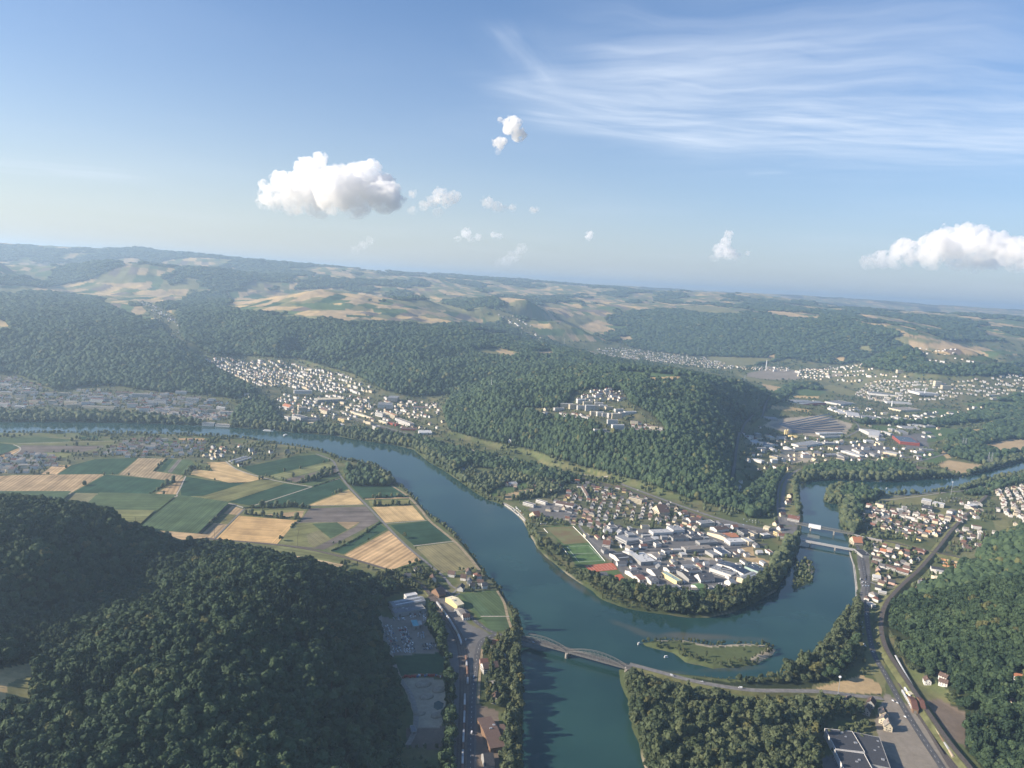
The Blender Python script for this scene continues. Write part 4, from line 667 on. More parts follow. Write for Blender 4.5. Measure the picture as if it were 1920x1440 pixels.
TRACKS = [  # name, points, width, material, lift
 ('farm_road', [(-80,923),(0,924),(135,926),(279,928),(333,932),(400,940),(433,945),(459,953)], 5, PALE, .45), ('farm_track', [(459,953),(402,1010)], 4, LIGHTROAD, .42),
 ('farm_road', [(592,851),(621,862),(629,872),(637,890),(656,915),(687,947),(719,980),(758,1020),(800,1055),(830,1080),(845,1098)], 6, LIGHTROAD, .45),
 ('farm_track', [(423,865),(446,881),(494,896),(535,905),(585,913)], 4.5, PALE, .47), ('farm_track', [(585,913),(530,931),(473,949)], 3.5, PALE, .47), ('farm_track', [(587,912),(637,897)], 3, PALE, .46), ('farm_track', [(333,932),(331,928),(338,915),(348,893)], 3.5, PALE, .45), ('farm_track', [(333,933),(262,992)], 2.5, LIGHTROAD, .46),
 ('riverside_track', [(735,911),(765,931),(790,957),(806,977),(852,1015),(880,1045),(900,1070)], 7, DIRT, .42), ('farm_track', [(775,1024),(851,1015)], 3.5, PALE, .44), ('farm_track', [(721,982),(800,976)], 3, PALE, .44), ('farm_track', [(577,949),(684,947)], 2.5, PALE, .44),
 ('farm_track', [(25,834),(37,839),(35,847),(8,862)], 4, PALE, .45), ('farm_track', [(33,832),(125,829),(221,827)], 3, PALE, .43),
 ('lane', [(901,1156),(955,1156)], 3, PALE, .44), ('riverside_track', [(932,1108),(945,1130),(952,1158),(960,1182)], 5, DIRT, .42), ('lane', [(845,1098),(857,1105),(850,1112),(838,1118)], 5, LIGHTROAD, .46), ('lane', [(838,1118),(850,1120),(862,1112)], 5, LIGHTROAD, .46),
 ('quarry_road', [(712,1155),(716,1182),(730,1217),(742,1255),(754,1280),(770,1303),(780,1340),(776,1375),(764,1398)], 7, GRAV, .7),
 ('valley_road', [(820,1095),(848,1118),(868,1140),(886,1160),(905,1176),(930,1188),(958,1194)], 8, ASPH, .5), ('main_road', [(930,1190),(905,1200),(896,1220),(892,1250),(887,1290),(884,1340),(882,1440),(880,1600)], 9, ASPH, .52), ('verge_path', [(905,1210),(900,1260),(896,1320)], 4, DIRT, .5),
 ('grove_road', [(1180,1251),(1230,1264),(1300,1282),(1370,1294),(1420,1299),(1480,1299),(1545,1299),(1600,1305),(1655,1310)], 9, LIGHTROAD, .6),
 ('hill_road', [(780,818),(850,835),(900,848),(960,861),(1020,875),(1080,888),(1140,894)], 7, PALE, .7), ('station_road', [(1165,908),(1230,932),(1300,957),(1360,976),(1420,990),(1480,1000)], 12, LIGHTROAD, .6),
 ('gully_road', [(1445,745),(1412,780),(1392,808),(1382,835),(1378,870),(1372,905)], 9, ASPH, .8), ('riverside_road', [(1475,980),(1468,955),(1468,930),(1473,905),(1490,885),(1530,873),(1600,868),(1680,860),(1720,856)], 10, LIGHTROAD, .6),
 ('riverside_road', [(1462,980),(1458,950),(1462,910),(1480,885)], 6, LIGHTROAD, .55),
 ('promenade', [(944,943),(965,955),(985,975)], 4, PALE, .5), ('quay_path', [(1594,1040),(1602,1065),(1605,1090),(1607,1110)], 3, PALE, .5), ('street', [(1055,940),(1085,950),(1068,975),(1075,985)], 6, LIGHTROAD, .5), ('street', [(1085,985),(1100,1005),(1130,1030),(1160,1050),(1190,1080)], 6, LIGHTROAD, .5),
 ('street', [(1115,990),(1180,1020),(1250,1046),(1310,1075),(1350,1095)], 6, ASPH, .5), ('street', [(1160,1035),(1250,1032),(1350,1030),(1440,1020)], 6, ASPH, .5), ('avenue', [(1628,1080),(1625,1140),(1630,1190),(1640,1230),(1660,1265),(1690,1320),(1720,1370),(1760,1430),(1800,1490)], 9, ASPH, .55),
 ('street', [(1628,1090),(1650,1098),(1680,1102)], 7, LIGHTROAD, .52), ('avenue', [(1607,1022),(1616,1050),(1622,1085)], 8, ASPH, .55), ('parkside_road', [(1620,938),(1680,932),(1740,925),(1800,921),(1850,912)], 6, LIGHTROAD, .6), ('canal_path', [(1655,939),(1720,931),(1790,921)], 4, PALE, .6),
 ('town_road', [(575,755),(640,775),(700,795),(760,812),(800,826)], 10, LIGHTROAD, .8), ('works_road', [(1500,880),(1560,875),(1640,872)], 7, LIGHTROAD, .6), ('works_road', [(1560,778),(1600,790),(1610,805),(1585,820)], 8, LIGHTROAD, .6), ('works_road', [(1700,870),(1750,858),(1790,845)], 8, LIGHTROAD, .6)]
for nm, pts, w, m, lift in TRACKS: strip(nm, path3(pts), w, m, lift) if nm != 'grove_road' else None
# white edge lines and dashes of the near main roads
def dashes(name, C, off, ln, gap, w, lift):
    s = np.concatenate([[0], np.cumsum(np.linalg.norm(np.diff(C[:, :2], axis=0), axis=1))]); V = []; Fc = []; t = 0
    N = normals2(C)
    while t+ln < s[-1]:
        q = []
        for u in (t, t+ln):
            x = np.array([np.interp(u, s, C[:, k]) for k in range(2)]); n = np.array([np.interp(u, s, N[:, k]) for k in range(2)]); q += [x+n*(off+w/2), x+n*(off-w/2)]
        b = len(V); V += [(a[0], a[1], float(height(a[0], a[1]))+lift) for a in q]; Fc.append((b, b+1, b+3, b+2)); t += ln+gap
    o = link_mesh(name, V, Fc, PAINT); o['kind'] = 'structure'
for nm, pts, w, m, lift in TRACKS:
    if nm in ('valley_road', 'main_road', 'avenue'):
        C = path3(pts); dashes('road_marking', C, 0, 4, 8, .3, lift+.05)
RAILPATHS = []
def railway(pts, tracks=1, emb=0.0, sl=1.6, grass=EMB):
    C = path3(pts, 10); ZB = height(C[:, 0], C[:, 1])
    k = np.ones(9)/9; ZB = np.convolve(np.pad(ZB, 4, mode='edge'), k, 'valid'); top = np.maximum(ZB, 0)+emb; w = 3.2+4.2*tracks; N = normals2(C); n = len(C)
    if emb > .8:
        rows = [C[:, :2]+N*(w/2+1.5+emb*sl), C[:, :2]+N*(w/2+1.0), C[:, :2]-N*(w/2+1.0), C[:, :2]-N*(w/2+1.5+emb*sl)]; zs = [height(rows[0][:, 0], rows[0][:, 1])-.5, top, top, height(rows[3][:, 0], rows[3][:, 1])-.5]
        V = np.vstack([np.column_stack([r, z]) for r, z in zip(rows, zs)])
        o = link_mesh('railway_embankment', V, [(j*n+i, (j+1)*n+i, (j+1)*n+i+1, j*n+i+1) for j in range(3) for i in range(n-1)], grass); o['kind'] = 'structure'
    strip('railway_bed', C, w, BALLAST, .45, zs=top)
    for t in range(tracks):
        for s in (-.75, .75): strip('railway_rail', C, .22, RAILM, .62, off=(t-(tracks-1)/2)*4.2+s, zs=top)
    RAILPATHS.append((C, w/2+2+emb*.8)); return C, top
railway([(268,1000),(340,1005),(400,1012),(504,1021),(567,1029),(650,1047),(713,1065),(755,1080),(790,1098),(808,1118)], 1, 1.2)
def raised_road():
    """the road from the arched bridge through the grove runs on a low bank"""
    pts = [k[1] for k in TRACKS if k[0] == 'grove_road'][0]; C = path3(pts, 8); n = len(C); N = normals2(C); s = np.linspace(0, 1, n); top = np.interp(s, [0, .08, .6, .85, 1], [5.3, 5.0, 3.5, 1.0, .3]); w = 10
    rows = [C[:, :2]+N*(w/2+2+top)[:, None], C[:, :2]+N*(w/2+1), C[:, :2]-N*(w/2+1), C[:, :2]-N*(w/2+2+top)[:, None]]; g0, g1 = height(*rows[0].T)-.5, height(*rows[3].T)-.5
    V = np.vstack([np.column_stack([r, z]) for r, z in zip(rows, [g0, top, top, g1])]); o = link_mesh('road_bank', V, [(j*n+i, (j+1)*n+i, (j+1)*n+i+1, j*n+i+1) for j in range(3) for i in range(n-1)], EMB); o['kind'] = 'structure'
    strip('grove_road', C, w, LIGHTROAD, .25, zs=top)
raised_road()
R_YARD = railway([(808,1118),(825,1140),(846,1170),(862,1200),(868,1230),(871,1270),(871,1330),(868,1400),(866,1470),(862,1600)], 3)
R_EAST = railway([(1850,932),(1795,985),(1757,1032),(1723,1071),(1690,1102),(1662,1134),(1652,1165),(1653,1195),(1663,1225),(1685,1260),(1712,1300),(1745,1350),(1780,1400),(1820,1450),(1870,1520)], 1, 5.0)
R_CROSS = railway([(1650,1016),(1700,1028),(1757,1041),(1800,1052),(1838,1062)], 1, 6.0)
railway([(1690,1282),(1716,1325),(1746,1372),(1778,1425),(1822,1492)], 2); R_YARD2 = railway([(1668,1222),(1695,1272),(1722,1318),(1752,1368),(1785,1420),(1830,1490)], 3)
railway([(600,770),(660,787),(720,803),(780,822),(850,842),(900,855),(960,868),(1040,887),(1120,904),(1200,928),(1280,957),(1350,980),(1420,996),(1478,1006)], 2, .3)
# ------------------------------------------------------------------ things: helpers
OCC = []                                              # (x, y, radius) kept clear of trees
def thing(name, label, cat, loc, rz=0.0, group=None):
    o = bpy.data.objects.new(name, None); COL.objects.link(o); o.location = loc; o.rotation_euler = (0, 0, rz); o.empty_display_size = 1
    o['label'] = label; o['category'] = cat
    if group: o['group'] = group
    return o
def tag(o, label, cat, group=None):
    o['label'] = label; o['category'] = cat
    if group: o['group'] = group
    return o
def copy_tree(o, parent=None):
    c = o.copy(); COL.objects.link(c)
    if parent is not None: c.parent = parent
    for ch in list(o.children): copy_tree(ch, c)
    return c
class MB:
    """collects boxes, prisms, bars into one mesh"""
    def __init__(s): s.v = []; s.f = []
    def box(s, x0, x1, y0, y1, z0, z1, bottom=False):
        b = len(s.v); s.v += [(x, y, z) for z in (z0, z1) for x, y in ((x0, y0), (x1, y0), (x1, y1), (x0, y1))]
        s.f += [(b+4, b+5, b+6, b+7), (b, b+1, b+5, b+4), (b+1, b+2, b+6, b+5), (b+2, b+3, b+7, b+6), (b+3, b, b+4, b+7)] + ([(b+3, b+2, b+1, b)] if bottom else []); return s
    def poly(s, pts):
        b = len(s.v); s.v += [tuple(p) for p in pts]; s.f.append(tuple(range(b, b+len(pts)))); return s
    def slab(s, pts, t):
        """a flat panel of thickness t below its outline"""
        b = len(s.v); n = len(pts); s.v += [tuple(p) for p in pts] + [(p[0], p[1], p[2]-t) for p in pts]
        s.f.append(tuple(range(b, b+n))); s.f.append(tuple(range(b+2*n-1, b+n-1, -1)))
        for i in range(n): s.f.append((b+i, b+n+i, b+n+(i+1) % n, b+(i+1) % n))
        return s
    def bar(s, p, q, r, n=4):
        p = Vector(p); q = Vector(q); d = (q-p).normalized(); a = d.orthogonal().normalized(); c = d.cross(a); b = len(s.v)
        for e in (p, q): s.v += [tuple(e+(a*math.cos(6.2832*k/n+.785)+c*math.sin(6.2832*k/n+.785))*r) for k in range(n)]
        s.f += [(b+k, b+(k+1) % n, b+n+(k+1) % n, b+n+k) for k in range(n)] + [tuple(b+n+k for k in range(n)), tuple(b+k for k in range(n-1, -1, -1))]; return s
    def cyl(s, x, y, z0, z1, r0, r1=None, n=12):
        r1 = r0 if r1 is None else r1; b = len(s.v)
        for z, r in ((z0, r0), (z1, r1)): s.v += [(x+r*math.cos(6.2832*k/n), y+r*math.sin(6.2832*k/n), z) for k in range(n)]
        s.f += [(b+k, b+(k+1) % n, b+n+(k+1) % n, b+n+k) for k in range(n)] + [tuple(b+n+k for k in range(n))]; return s
    def build(s, name, mat, parent=None): return link_mesh(name, s.v, s.f, mat, parent)
    def mesh(s, name, mat):
        me = bpy.data.meshes.new(name); me.from_pydata(s.v, [], s.f); me.update(); me.materials.append(mat); return me
def obj(name, me, parent):
    o = bpy.data.objects.new(name, me); COL.objects.link(o); o.parent = parent; return o

WALLM = {k: noisy('plaster_'+k, c, .5, .10, .85, obj_random=.12) for k, c in {'white': (.64,.62,.58), 'cream': (.60,.53,.39), 'grey': (.32,.32,.31), 'yellow': (.68,.55,.28), 'pink': (.58,.40,.33), 'red': (.40,.10,.07), 'wood': (.22,.14,.09)}.items()}
ROOFM = {k: noisy('roof_'+k, c, .6, .22, .8, obj_random=.22) for k, c in {'brown': (.125,.085,.07), 'red': (.18,.09,.068), 'grey': (.13,.13,.135), 'dark': (.055,.057,.064), 'orange': (.38,.16,.085), 'metal': (.22,.23,.24), 'pale': (.44,.44,.43), 'green': (.15,.27,.11), 'teal': (.13,.34,.38), 'cream': (.62,.55,.38), 'mint': (.32,.42,.38), 'tan': (.25,.225,.195)}.items()}
PANE = principled('window_glass', (.035, .045, .055), .15, .6); DOORM = principled('door_panel', (.20, .18, .16), .6); SKYL = principled('skylight_glass', (.62, .66, .68), .3, .5)
SOLAR = noisy('solar_cells', (.030, .036, .055), .4, .2, .22, spec=.6); STACK = noisy('chimney_brick', (.30, .20, .16), 1, .2, .9); STEEL = principled('galvanised_steel', (.42, .43, .44), .5, .5, .4); RUST = noisy('rusty_steel', (.20, .10, .065), .8, .35, .85); WHITE = noisy('white_paint', (.80, .80, .78), .4, .08, .5)

# ------------------------------------------------------------------ houses
HOUSE = {}
def house_proto(wall, roof, form, detail):
    """gable houses 11 m long, 9 m wide; form 0 plain, 1 steep, 2 hipped, 3 with a side wing"""
    k = (wall, roof, form, detail)
    if k in HOUSE: return HOUSE[k]
    L, Wd, e, r = (11, 9, 5.4, 9.2) if form == 0 else (10, 8.4, 5.8, 11.0) if form == 1 else (12.5, 11, 5.8, 8.8) if form == 2 else (12, 8.6, 5.6, 9.6)
    a, b = L/2, Wd/2; w = MB()
    if form == 2:
        w.box(-a, a, -b, b, -1.5, e); R = MB(); o = .6; rr = a-b*.75
        R.v = [(-a-o, -b-o, e), (a+o, -b-o, e), (a+o, b+o, e), (-a-o, b+o, e), (-rr, 0, r), (rr, 0, r), (-a-o, -b-o, e-.25), (a+o, -b-o, e-.25), (a+o, b+o, e-.25), (-a-o, b+o, e-.25)]
        R.f = [(0, 1, 5, 4), (1, 2, 5), (2, 3, 4, 5), (3, 0, 4), (6, 7, 1, 0), (7, 8, 2, 1), (8, 9, 3, 2), (9, 6, 0, 3)]
    else:
        w.v = [(-a, -b, -1.5), (a, -b, -1.5), (a, b, -1.5), (-a, b, -1.5), (-a, -b, e), (a, -b, e), (a, b, e), (-a, b, e), (-a, 0, r-.15), (a, 0, r-.15)]
        w.f = [(0, 1, 5, 4), (2, 3, 7, 6), (1, 2, 6, 9, 5), (3, 0, 4, 8, 7)]
        R = MB(); o = .55; sl = (r-e)/b
        for s in (-1, 1):
            q = [(-a-o, s*(b+o), e-sl*o+.12), (a+o, s*(b+o), e-sl*o+.12), (a+o, 0, r+.12), (-a-o, 0, r+.12)]; R.slab(q if s < 0 else q[::-1], .28)
        if form == 3:
            w.box(a, a+4.5, -b*.7, b*.5, -1.5, 3.0); R.slab([(a-.02, -b*.7-.4, 3.3), (a+5, -b*.7-.4, 3.1), (a+5, b*.5+.4, 3.1), (a-.02, b*.5+.4, 3.3)], .2)
    c = MB().box(-a*.35-.45, -a*.35+.45, .6, 1.5, r-2.0, r+.9)
    parts = [('wall', w.mesh('wall', WALLM[wall]), None), ('roof', R.mesh('roof', ROOFM[roof]), None), ('chimney', c.mesh('chimney', STACK), 1)]
    if detail:
        for s in (-1, 1):
            for i in range(3):
                for fl in (0, 1):
                    x = (i-1)*a*.6; z = .9+fl*2.6; parts.append(('window', MB().box(x-.55, x+.55, min(s*(b-.05), s*(b+.05)), max(s*(b-.05), s*(b+.05)), z, z+1.35).mesh('window', PANE), None))
        for i in (-1, 1):
            for fl in (0, 1): parts.append(('window', MB().box(-a-.05, -a+.05, i*b*.42-.55, i*b*.42+.55, .9+fl*2.6, 2.25+fl*2.6).mesh('window', PANE), None))
        parts.append(('door', MB().box(-a-.06, -a+.06, -.55, .55, -.1, 2.1).mesh('door', DOORM), None))
    HOUSE[k] = (parts, max(L, Wd)); return HOUSE[k]
def put_house(x, y, rz, sc, wall, roof, form, detail, label, group, name='house'):
    parts, ext = house_proto(wall, roof, form, detail); z = float(height(x, y))
    t = thing(name, label, 'house', (x, y, max(z, 0)+.05), rz, group); t.scale = (sc, sc, sc); made = []
    for nm, me, par in parts:
        if par == 1 and not (me.name.startswith('chimney')): continue
        made.append(obj(nm, me, made[par] if par is not None else t))
    OCC.append((x, y, 8.5*sc)); return t
HOUSES = []                                           # x, y, turn, scale, wall, roof, form, zone
def zone_xy(pts, z=None): return np.array([on_ground(*p)[:2] for p in pts])
rh = random.Random(11)
def add_house(x, y, rz, zone, wall=None, roof=None, sc=None, form=None):
    HOUSES.append((x, y, rz, sc or rh.uniform(.85, 1.2), wall or rh.choices(['white', 'cream', 'grey', 'yellow', 'pink'], [60, 18, 8, 7, 7])[0], roof or rh.choices(['brown', 'red', 'grey', 'dark', 'orange', 'tan'], [36, 13, 20, 18, 4, 9])[0], form if form is not None else rh.choices([0, 1, 2, 3], [45, 22, 15, 18])[0], zone))
def ang_of(p, q):
    a, b = on_ground(*p), on_ground(*q); return math.atan2(b[1]-a[1], b[0]-a[0])
def fill(zone, poly, dirpx, du, dv, keep_=.85, jit=.22, turn=.15, flip=.3):
    """rows of houses along a street direction inside an outline"""
    P = zone_xy(poly); a = ang_of(*dirpx); c, s = math.cos(a), math.sin(a); R_ = np.array([[c, s], [-s, c]]); Q = P@R_.T
    us = np.arange(Q[:, 0].min(), Q[:, 0].max(), du); vs = np.arange(Q[:, 1].min(), Q[:, 1].max(), dv)
    for v in vs:
        for u in us:
            if rh.random() > keep_: continue
            q = np.array([u+rh.uniform(-jit, jit)*du, v+rh.uniform(-jit, jit)*dv]); p = q@R_
            if not inside(P, np.array([p[0]]), np.array([p[1]]))[0]: continue
            add_house(p[0], p[1], a+rh.uniform(-turn, turn)+(math.pi/2 if rh.random() < flip else 0), zone)
def zpt(zm, x, y):
    x0, y0, k = {'c': (1100, 860, 4.8), 'd': (1340, 680, 4.8), 'e': (1460, 860, 4.174), 'f': (640, 1060, 6.), 'g': (700, 1200, 6.), 'h': (1520, 1140, 4.8), 'p': (780, 820, 4.8), 't': (440, 650, 4.8), 'k': (960, 690, 4.8), 'n': (1520, 640, 4.8), 'o': (1280, 400, 3.)}[zm]
    return x0+x/k, y0+y/k
EANG = ang_of((1640, 955), (1760, 985))
for x, y in [(705,380),(795,380),(660,455),(720,465),(740,524),(690,535),(815,445),(815,490),(890,485),(975,460),(820,550),(925,575),(1000,560),(1030,585),(1110,585),(1095,530),(1060,522),(1155,555),(1220,595),(1240,535),(1280,472),(1300,508),(1385,435),(1400,412),(1330,462),(995,625),(770,472),(850,425),(900,445),(870,515),(1150,482),(1190,445),(880,550),(1180,512),(1250,497),(1310,548),(1360,472),(740,405),(760,432),(700,425),(640,482),(1100,640),(780,500),(850,470),(935,520),(960,540),(1205,560),(1225,500),(1270,520),(1345,435),(1420,440)]:
    p = at_z(*zpt('e', x, y)); add_house(p[0], p[1], EANG+rh.choice([0, 0, math.pi/2])+rh.uniform(-.25, .25), 'koblenz')
for x, y in [(740,684),(775,706),(740,750),(885,810),(830,688),(870,693),(850,764),(820,755),(975,825),(1020,784),(950,886),(995,886),(720,1064),(740,1080),(762,1114),(815,1048),(690,1104),(930,704),(960,744),(1040,814),(1095,794),(905,774),(640,644),(620,668),(600,645),(835,1062),(1080,740),(1000,740),(870,730),(940,830),(900,870)]:
    p = at_z(*zpt('e', x, y)); add_house(p[0], p[1], EANG+rh.choice([0, 0, math.pi/2])+rh.uniform(-.2, .2), 'rail_wedge')
for x, y in [(1450,664),(1475,668),(1740,606),(1710,644),(1660,668),(1565,720),(1585,704),(1715,772),(1010,1078),(1050,1124),(965,1112),(1120,972),(1080,1040),(1760,640),(1690,590)]:
    p = on_ground(*zpt('e', x, y)); add_house(p[0], p[1], EANG+rh.choice([0, 0, math.pi/2])+rh.uniform(-.3, .3), 'hill_foot')
fill('east_rows', TOWNS['east_rows'], ((1870, 930), (1885, 965)), 17, 26, .9, flip=.1); fill('east_rows', [(1905,950),(1990,935),(1990,985),(1930,992),(1900,985)], ((1870, 930), (1885, 965)), 20, 28, .85, flip=.1)
fill('point_houses', [(1105,932),(1180,925),(1250,945),(1300,968),(1300,985),(1215,984),(1130,975),(1095,962)], ((1104, 957), (1205, 970)), 22, 30, .92, jit=.15, flip=.65)
fill('point_houses', [(1255,955),(1300,968),(1330,985),(1300,992),(1230,985)], ((1255, 965), (1320, 985)), 24, 34, .8); fill('point_houses', [(1110,985),(1150,985),(1190,1000),(1180,1035),(1140,1025)], ((1120, 990), (1180, 1020)), 22, 34, .6); fill('point_houses', [(1000,945),(1050,940),(1075,915),(1100,908),(1180,918),(1185,926),(1100,935),(1060,955)], ((1104, 957), (1205, 970)), 19, 26, .85); fill('point_houses', [(1010,958),(1075,945),(1105,960),(1130,985),(1095,992),(1060,978)], ((1104, 957), (1205, 970)), 20, 28, .7); fill('point_houses', [(935,905),(985,898),(1040,905),(1060,915),(1030,925),(990,915),(950,915)], ((940, 905), (1040, 915)), 26, 34, .5)
for x, y, w_, r_, f_ in [(1240,108,'white','brown',0),(1375,150,'white','brown',1),(1440,185,'white','grey',0),(1480,240,'white','dark',3),(1530,130,'white','red',2),(1560,200,'white','brown',0),(1605,240,'white','grey',1),(1345,265,'white','dark',0),(1430,80,'grey','brown',0),(860,60,'grey','dark',2),(1030,160,'white','brown',3),(1100,150,'cream','red',0),(745,130,'white','grey',0),(1080,300,'grey','dark',2),(1400,590,'white','brown',0),(1720,900,'white','orange',1),(1640,1120,'white','dark',3),(1700,1150,'white','brown',0),(1600,1100,'pink','red',0),(250,205,'cream','red',0),(1690,1335,'grey','brown',0)]:
    p = at_z(*zpt('f', x, y+14)); add_house(p[0], p[1], rh.choice([.1, 1.65])+rh.uniform(-.3, .3), 'hamlet', w_, r_, rh.uniform(1.05, 1.3), f_)
for x, y, w_, r_, s_ in [(1375,690,'white','brown',1.3),(1310,495,'grey','brown',1.15),(1250,490,'grey','grey',.9),(1290,320,'white','brown',1.4)]:
    p = at_z(*zpt('g', x, y)); add_house(p[0], p[1], 1.45+rh.uniform(-.2, .2), 'roadside', w_, r_, s_, 0)
for x, y, w_, r_ in [(450,920,'cream','dark'),(650,970,'cream','dark'),(660,1030,'cream','tan'),(690,1090,'cream','tan'),(330,860,'white','dark'),(540,880,'grey','brown'),(330,360,'pink','red'),(300,320,'white','grey'),(500,950,'grey','dark'),(1800,900,'cream','red')]:
    p = on_ground(*zpt('h', x, y)); add_house(p[0], p[1], rh.uniform(-.5, .5)+1.0, 'grove_houses', w_, r_, 1.25, rh.choice([0, 1, 3]))
for x, y in [(1195,180),(1215,200),(1180,690-470),(1235,185),(1125,680-490)][:0]: pass
for x, y in [(1195,640),(1190,690),(1125,685),(1045,675)]:
    p = on_ground(*zpt('h', x, y)); add_house(p[0], p[1], rh.uniform(0, 3), 'wood_edge', 'white', 'brown', 1.1, 0)
for x, y in [(1285,355),(1410,405)]:
    p = at_z(*zpt('p', x, y+8)); add_house(p[0], p[1], rh.uniform(0, 3), 'wood_strip', 'cream', 'red', 1.5, 2)
for x, y in [(1205,385),(1245,380),(1290,350),(1310,365),(1330,340),(1345,320),(1365,285),(1375,260),(1385,215),(1350,345)]:
    p = on_ground(*zpt('c', x, y)); add_house(p[0], p[1], rh.uniform(0, 3), 'gully', 'white', 'pale', .8, 0)
for x, y in [(870,0),(850,40),(830,45)]: p = on_ground(*zpt('p', x, y)); add_house(p[0], p[1], 1, 'wood_strip', 'white', 'pale', 1.1, 0)
for x, y in [(1440,450),(1480,480),(1620,450),(1650,440),(1820,390),(1830,350),(1810,410),(1760,520),(1700,600),(1740,640)]:
    p = at_z(*zpt('c', x, y)); add_house(p[0], p[1], rh.uniform(0, 1), 'bridge_road', rh.choice(['cream', 'white']), rh.choice(['red', 'brown']), 1.3)
fill('hill_estate', [(1090,745),(1140,730),(1168,737),(1172,752),(1110,760),(1082,752)], ((1090, 750), (1170, 745)), 15, 40, .95, flip=.1)
fill('hill_estate', [(1180,795),(1215,790),(1245,808),(1250,820),(1205,816),(1180,812)], ((1180, 800), (1245, 808)), 18, 36, .9, flip=.1)
fill('hill_estate', [(1045,775),(1090,775),(1110,780),(1100,792),(1050,786)], ((1045, 780), (1100, 785)), 16, 36, .9, flip=.1); fill('hill_estate', [(978,765),(1030,768),(1025,780),(985,775)], ((978, 768), (1025, 775)), 22, 40, .8)
fill('koblenz', [(1640,955),(1690,958),(1720,965),(1780,968),(1800,975),(1755,1008),(1690,1002),(1625,990)], ((1650, 965), (1760, 990)), 20, 26, .8, jit=.2); fill('rail_wedge', [(1632,1020),(1700,1035),(1728,1045),(1690,1085),(1650,1110),(1634,1110)], ((1650, 1030), (1710, 1045)), 21, 28, .65); fill('hill_foot', [(1790,1000),(1830,990),(1860,1005),(1840,1035),(1795,1040)], ((1790, 1010), (1850, 1020)), 28, 36, .6); fill('hill_foot', [(1800,940),(1850,945),(1830,975),(1790,985)], ((1800, 960), (1850, 965)), 24, 30, .7); fill('left_village', [(-40,860),(60,850),(115,861),(100,878),(40,890),(-40,892)], ((0, 870), (100, 870)), 20, 34, .85); fill('left_village', [(130,857),(190,846),(235,826),(310,822),(385,828),(390,848),(330,858),(180,857)], ((200, 840), (380, 840)), 22, 38, .8); fill('left_village', [(385,835),(430,838),(418,862),(385,862)], ((385, 850), (420, 842)), 20, 34, .8); fill('orchard', TOWNS['orchard'], ((440, 850), (540, 840)), 45, 60, .6)
fill('west_town', [(-60,700),(20,705),(60,718),(110,740),(150,732),(240,736),(330,742),(430,755),(420,775),(300,768),(150,765),(-60,768)], ((0, 740), (300, 745)), 20, 44, .85); fill('old_town', [(250,765),(420,770),(430,785),(400,790),(290,780)], ((260, 770), (420, 778)), 14, 30, .95)
fill('east_town', [(382,674),(430,672),(480,676),(560,682),(600,694),(655,705),(695,728),(700,742),(600,735),(520,725),(470,724),(425,698)], ((385, 680), (520, 735)), 19, 46, .9); fill('east_town', [(520,740),(600,740),(700,745),(760,752),(820,755),(828,775),(835,800),(790,808),(720,798),(640,790),(560,782),(520,770)], ((560, 755), (700, 790)), 27, 48, .7)
fill('side_village', TOWNS['side_village'], ((270, 570), (320, 600)), 30, 110, .7); fill('far_village', TOWNS['far_village'], ((940, 595), (1020, 635)), 40, 140, .7); fill('valley_village', TOWNS['valley_village'], ((1120, 660), (1320, 675)), 24, 100, .7); fill('knoll_village', TOWNS['knoll_village'], ((1730, 660), (1830, 680)), 34, 90, .75)
fill('far_works', TOWNS['far_works'], ((1560, 770), (1800, 770)), 50, 90, .6); fill('mall', TOWNS['mall'], ((1620, 810), (1740, 820)), 55, 80, .4); fill('far_town', [(1490,698),(1560,684),(1640,694),(1700,705),(1690,720),(1600,715),(1500,710)], ((1500, 700), (1680, 708)), 25, 70, .85); fill('far_town', [(1620,715),(1700,712),(1760,716),(1850,710),(1960,709),(1960,735),(1850,744),(1750,750),(1650,755),(1600,740)], ((1650, 725), (1900, 722)), 24, 60, .9)
fill('valley_works', TOWNS['valley_works'], ((1400, 830), (1650, 850)), 40, 60, .6)
def near_hall(x, y):
    return any((x-a)**2+(y-b)**2 < (c*.8+5)**2 for a, b, c in HALLC)
HALLC = []

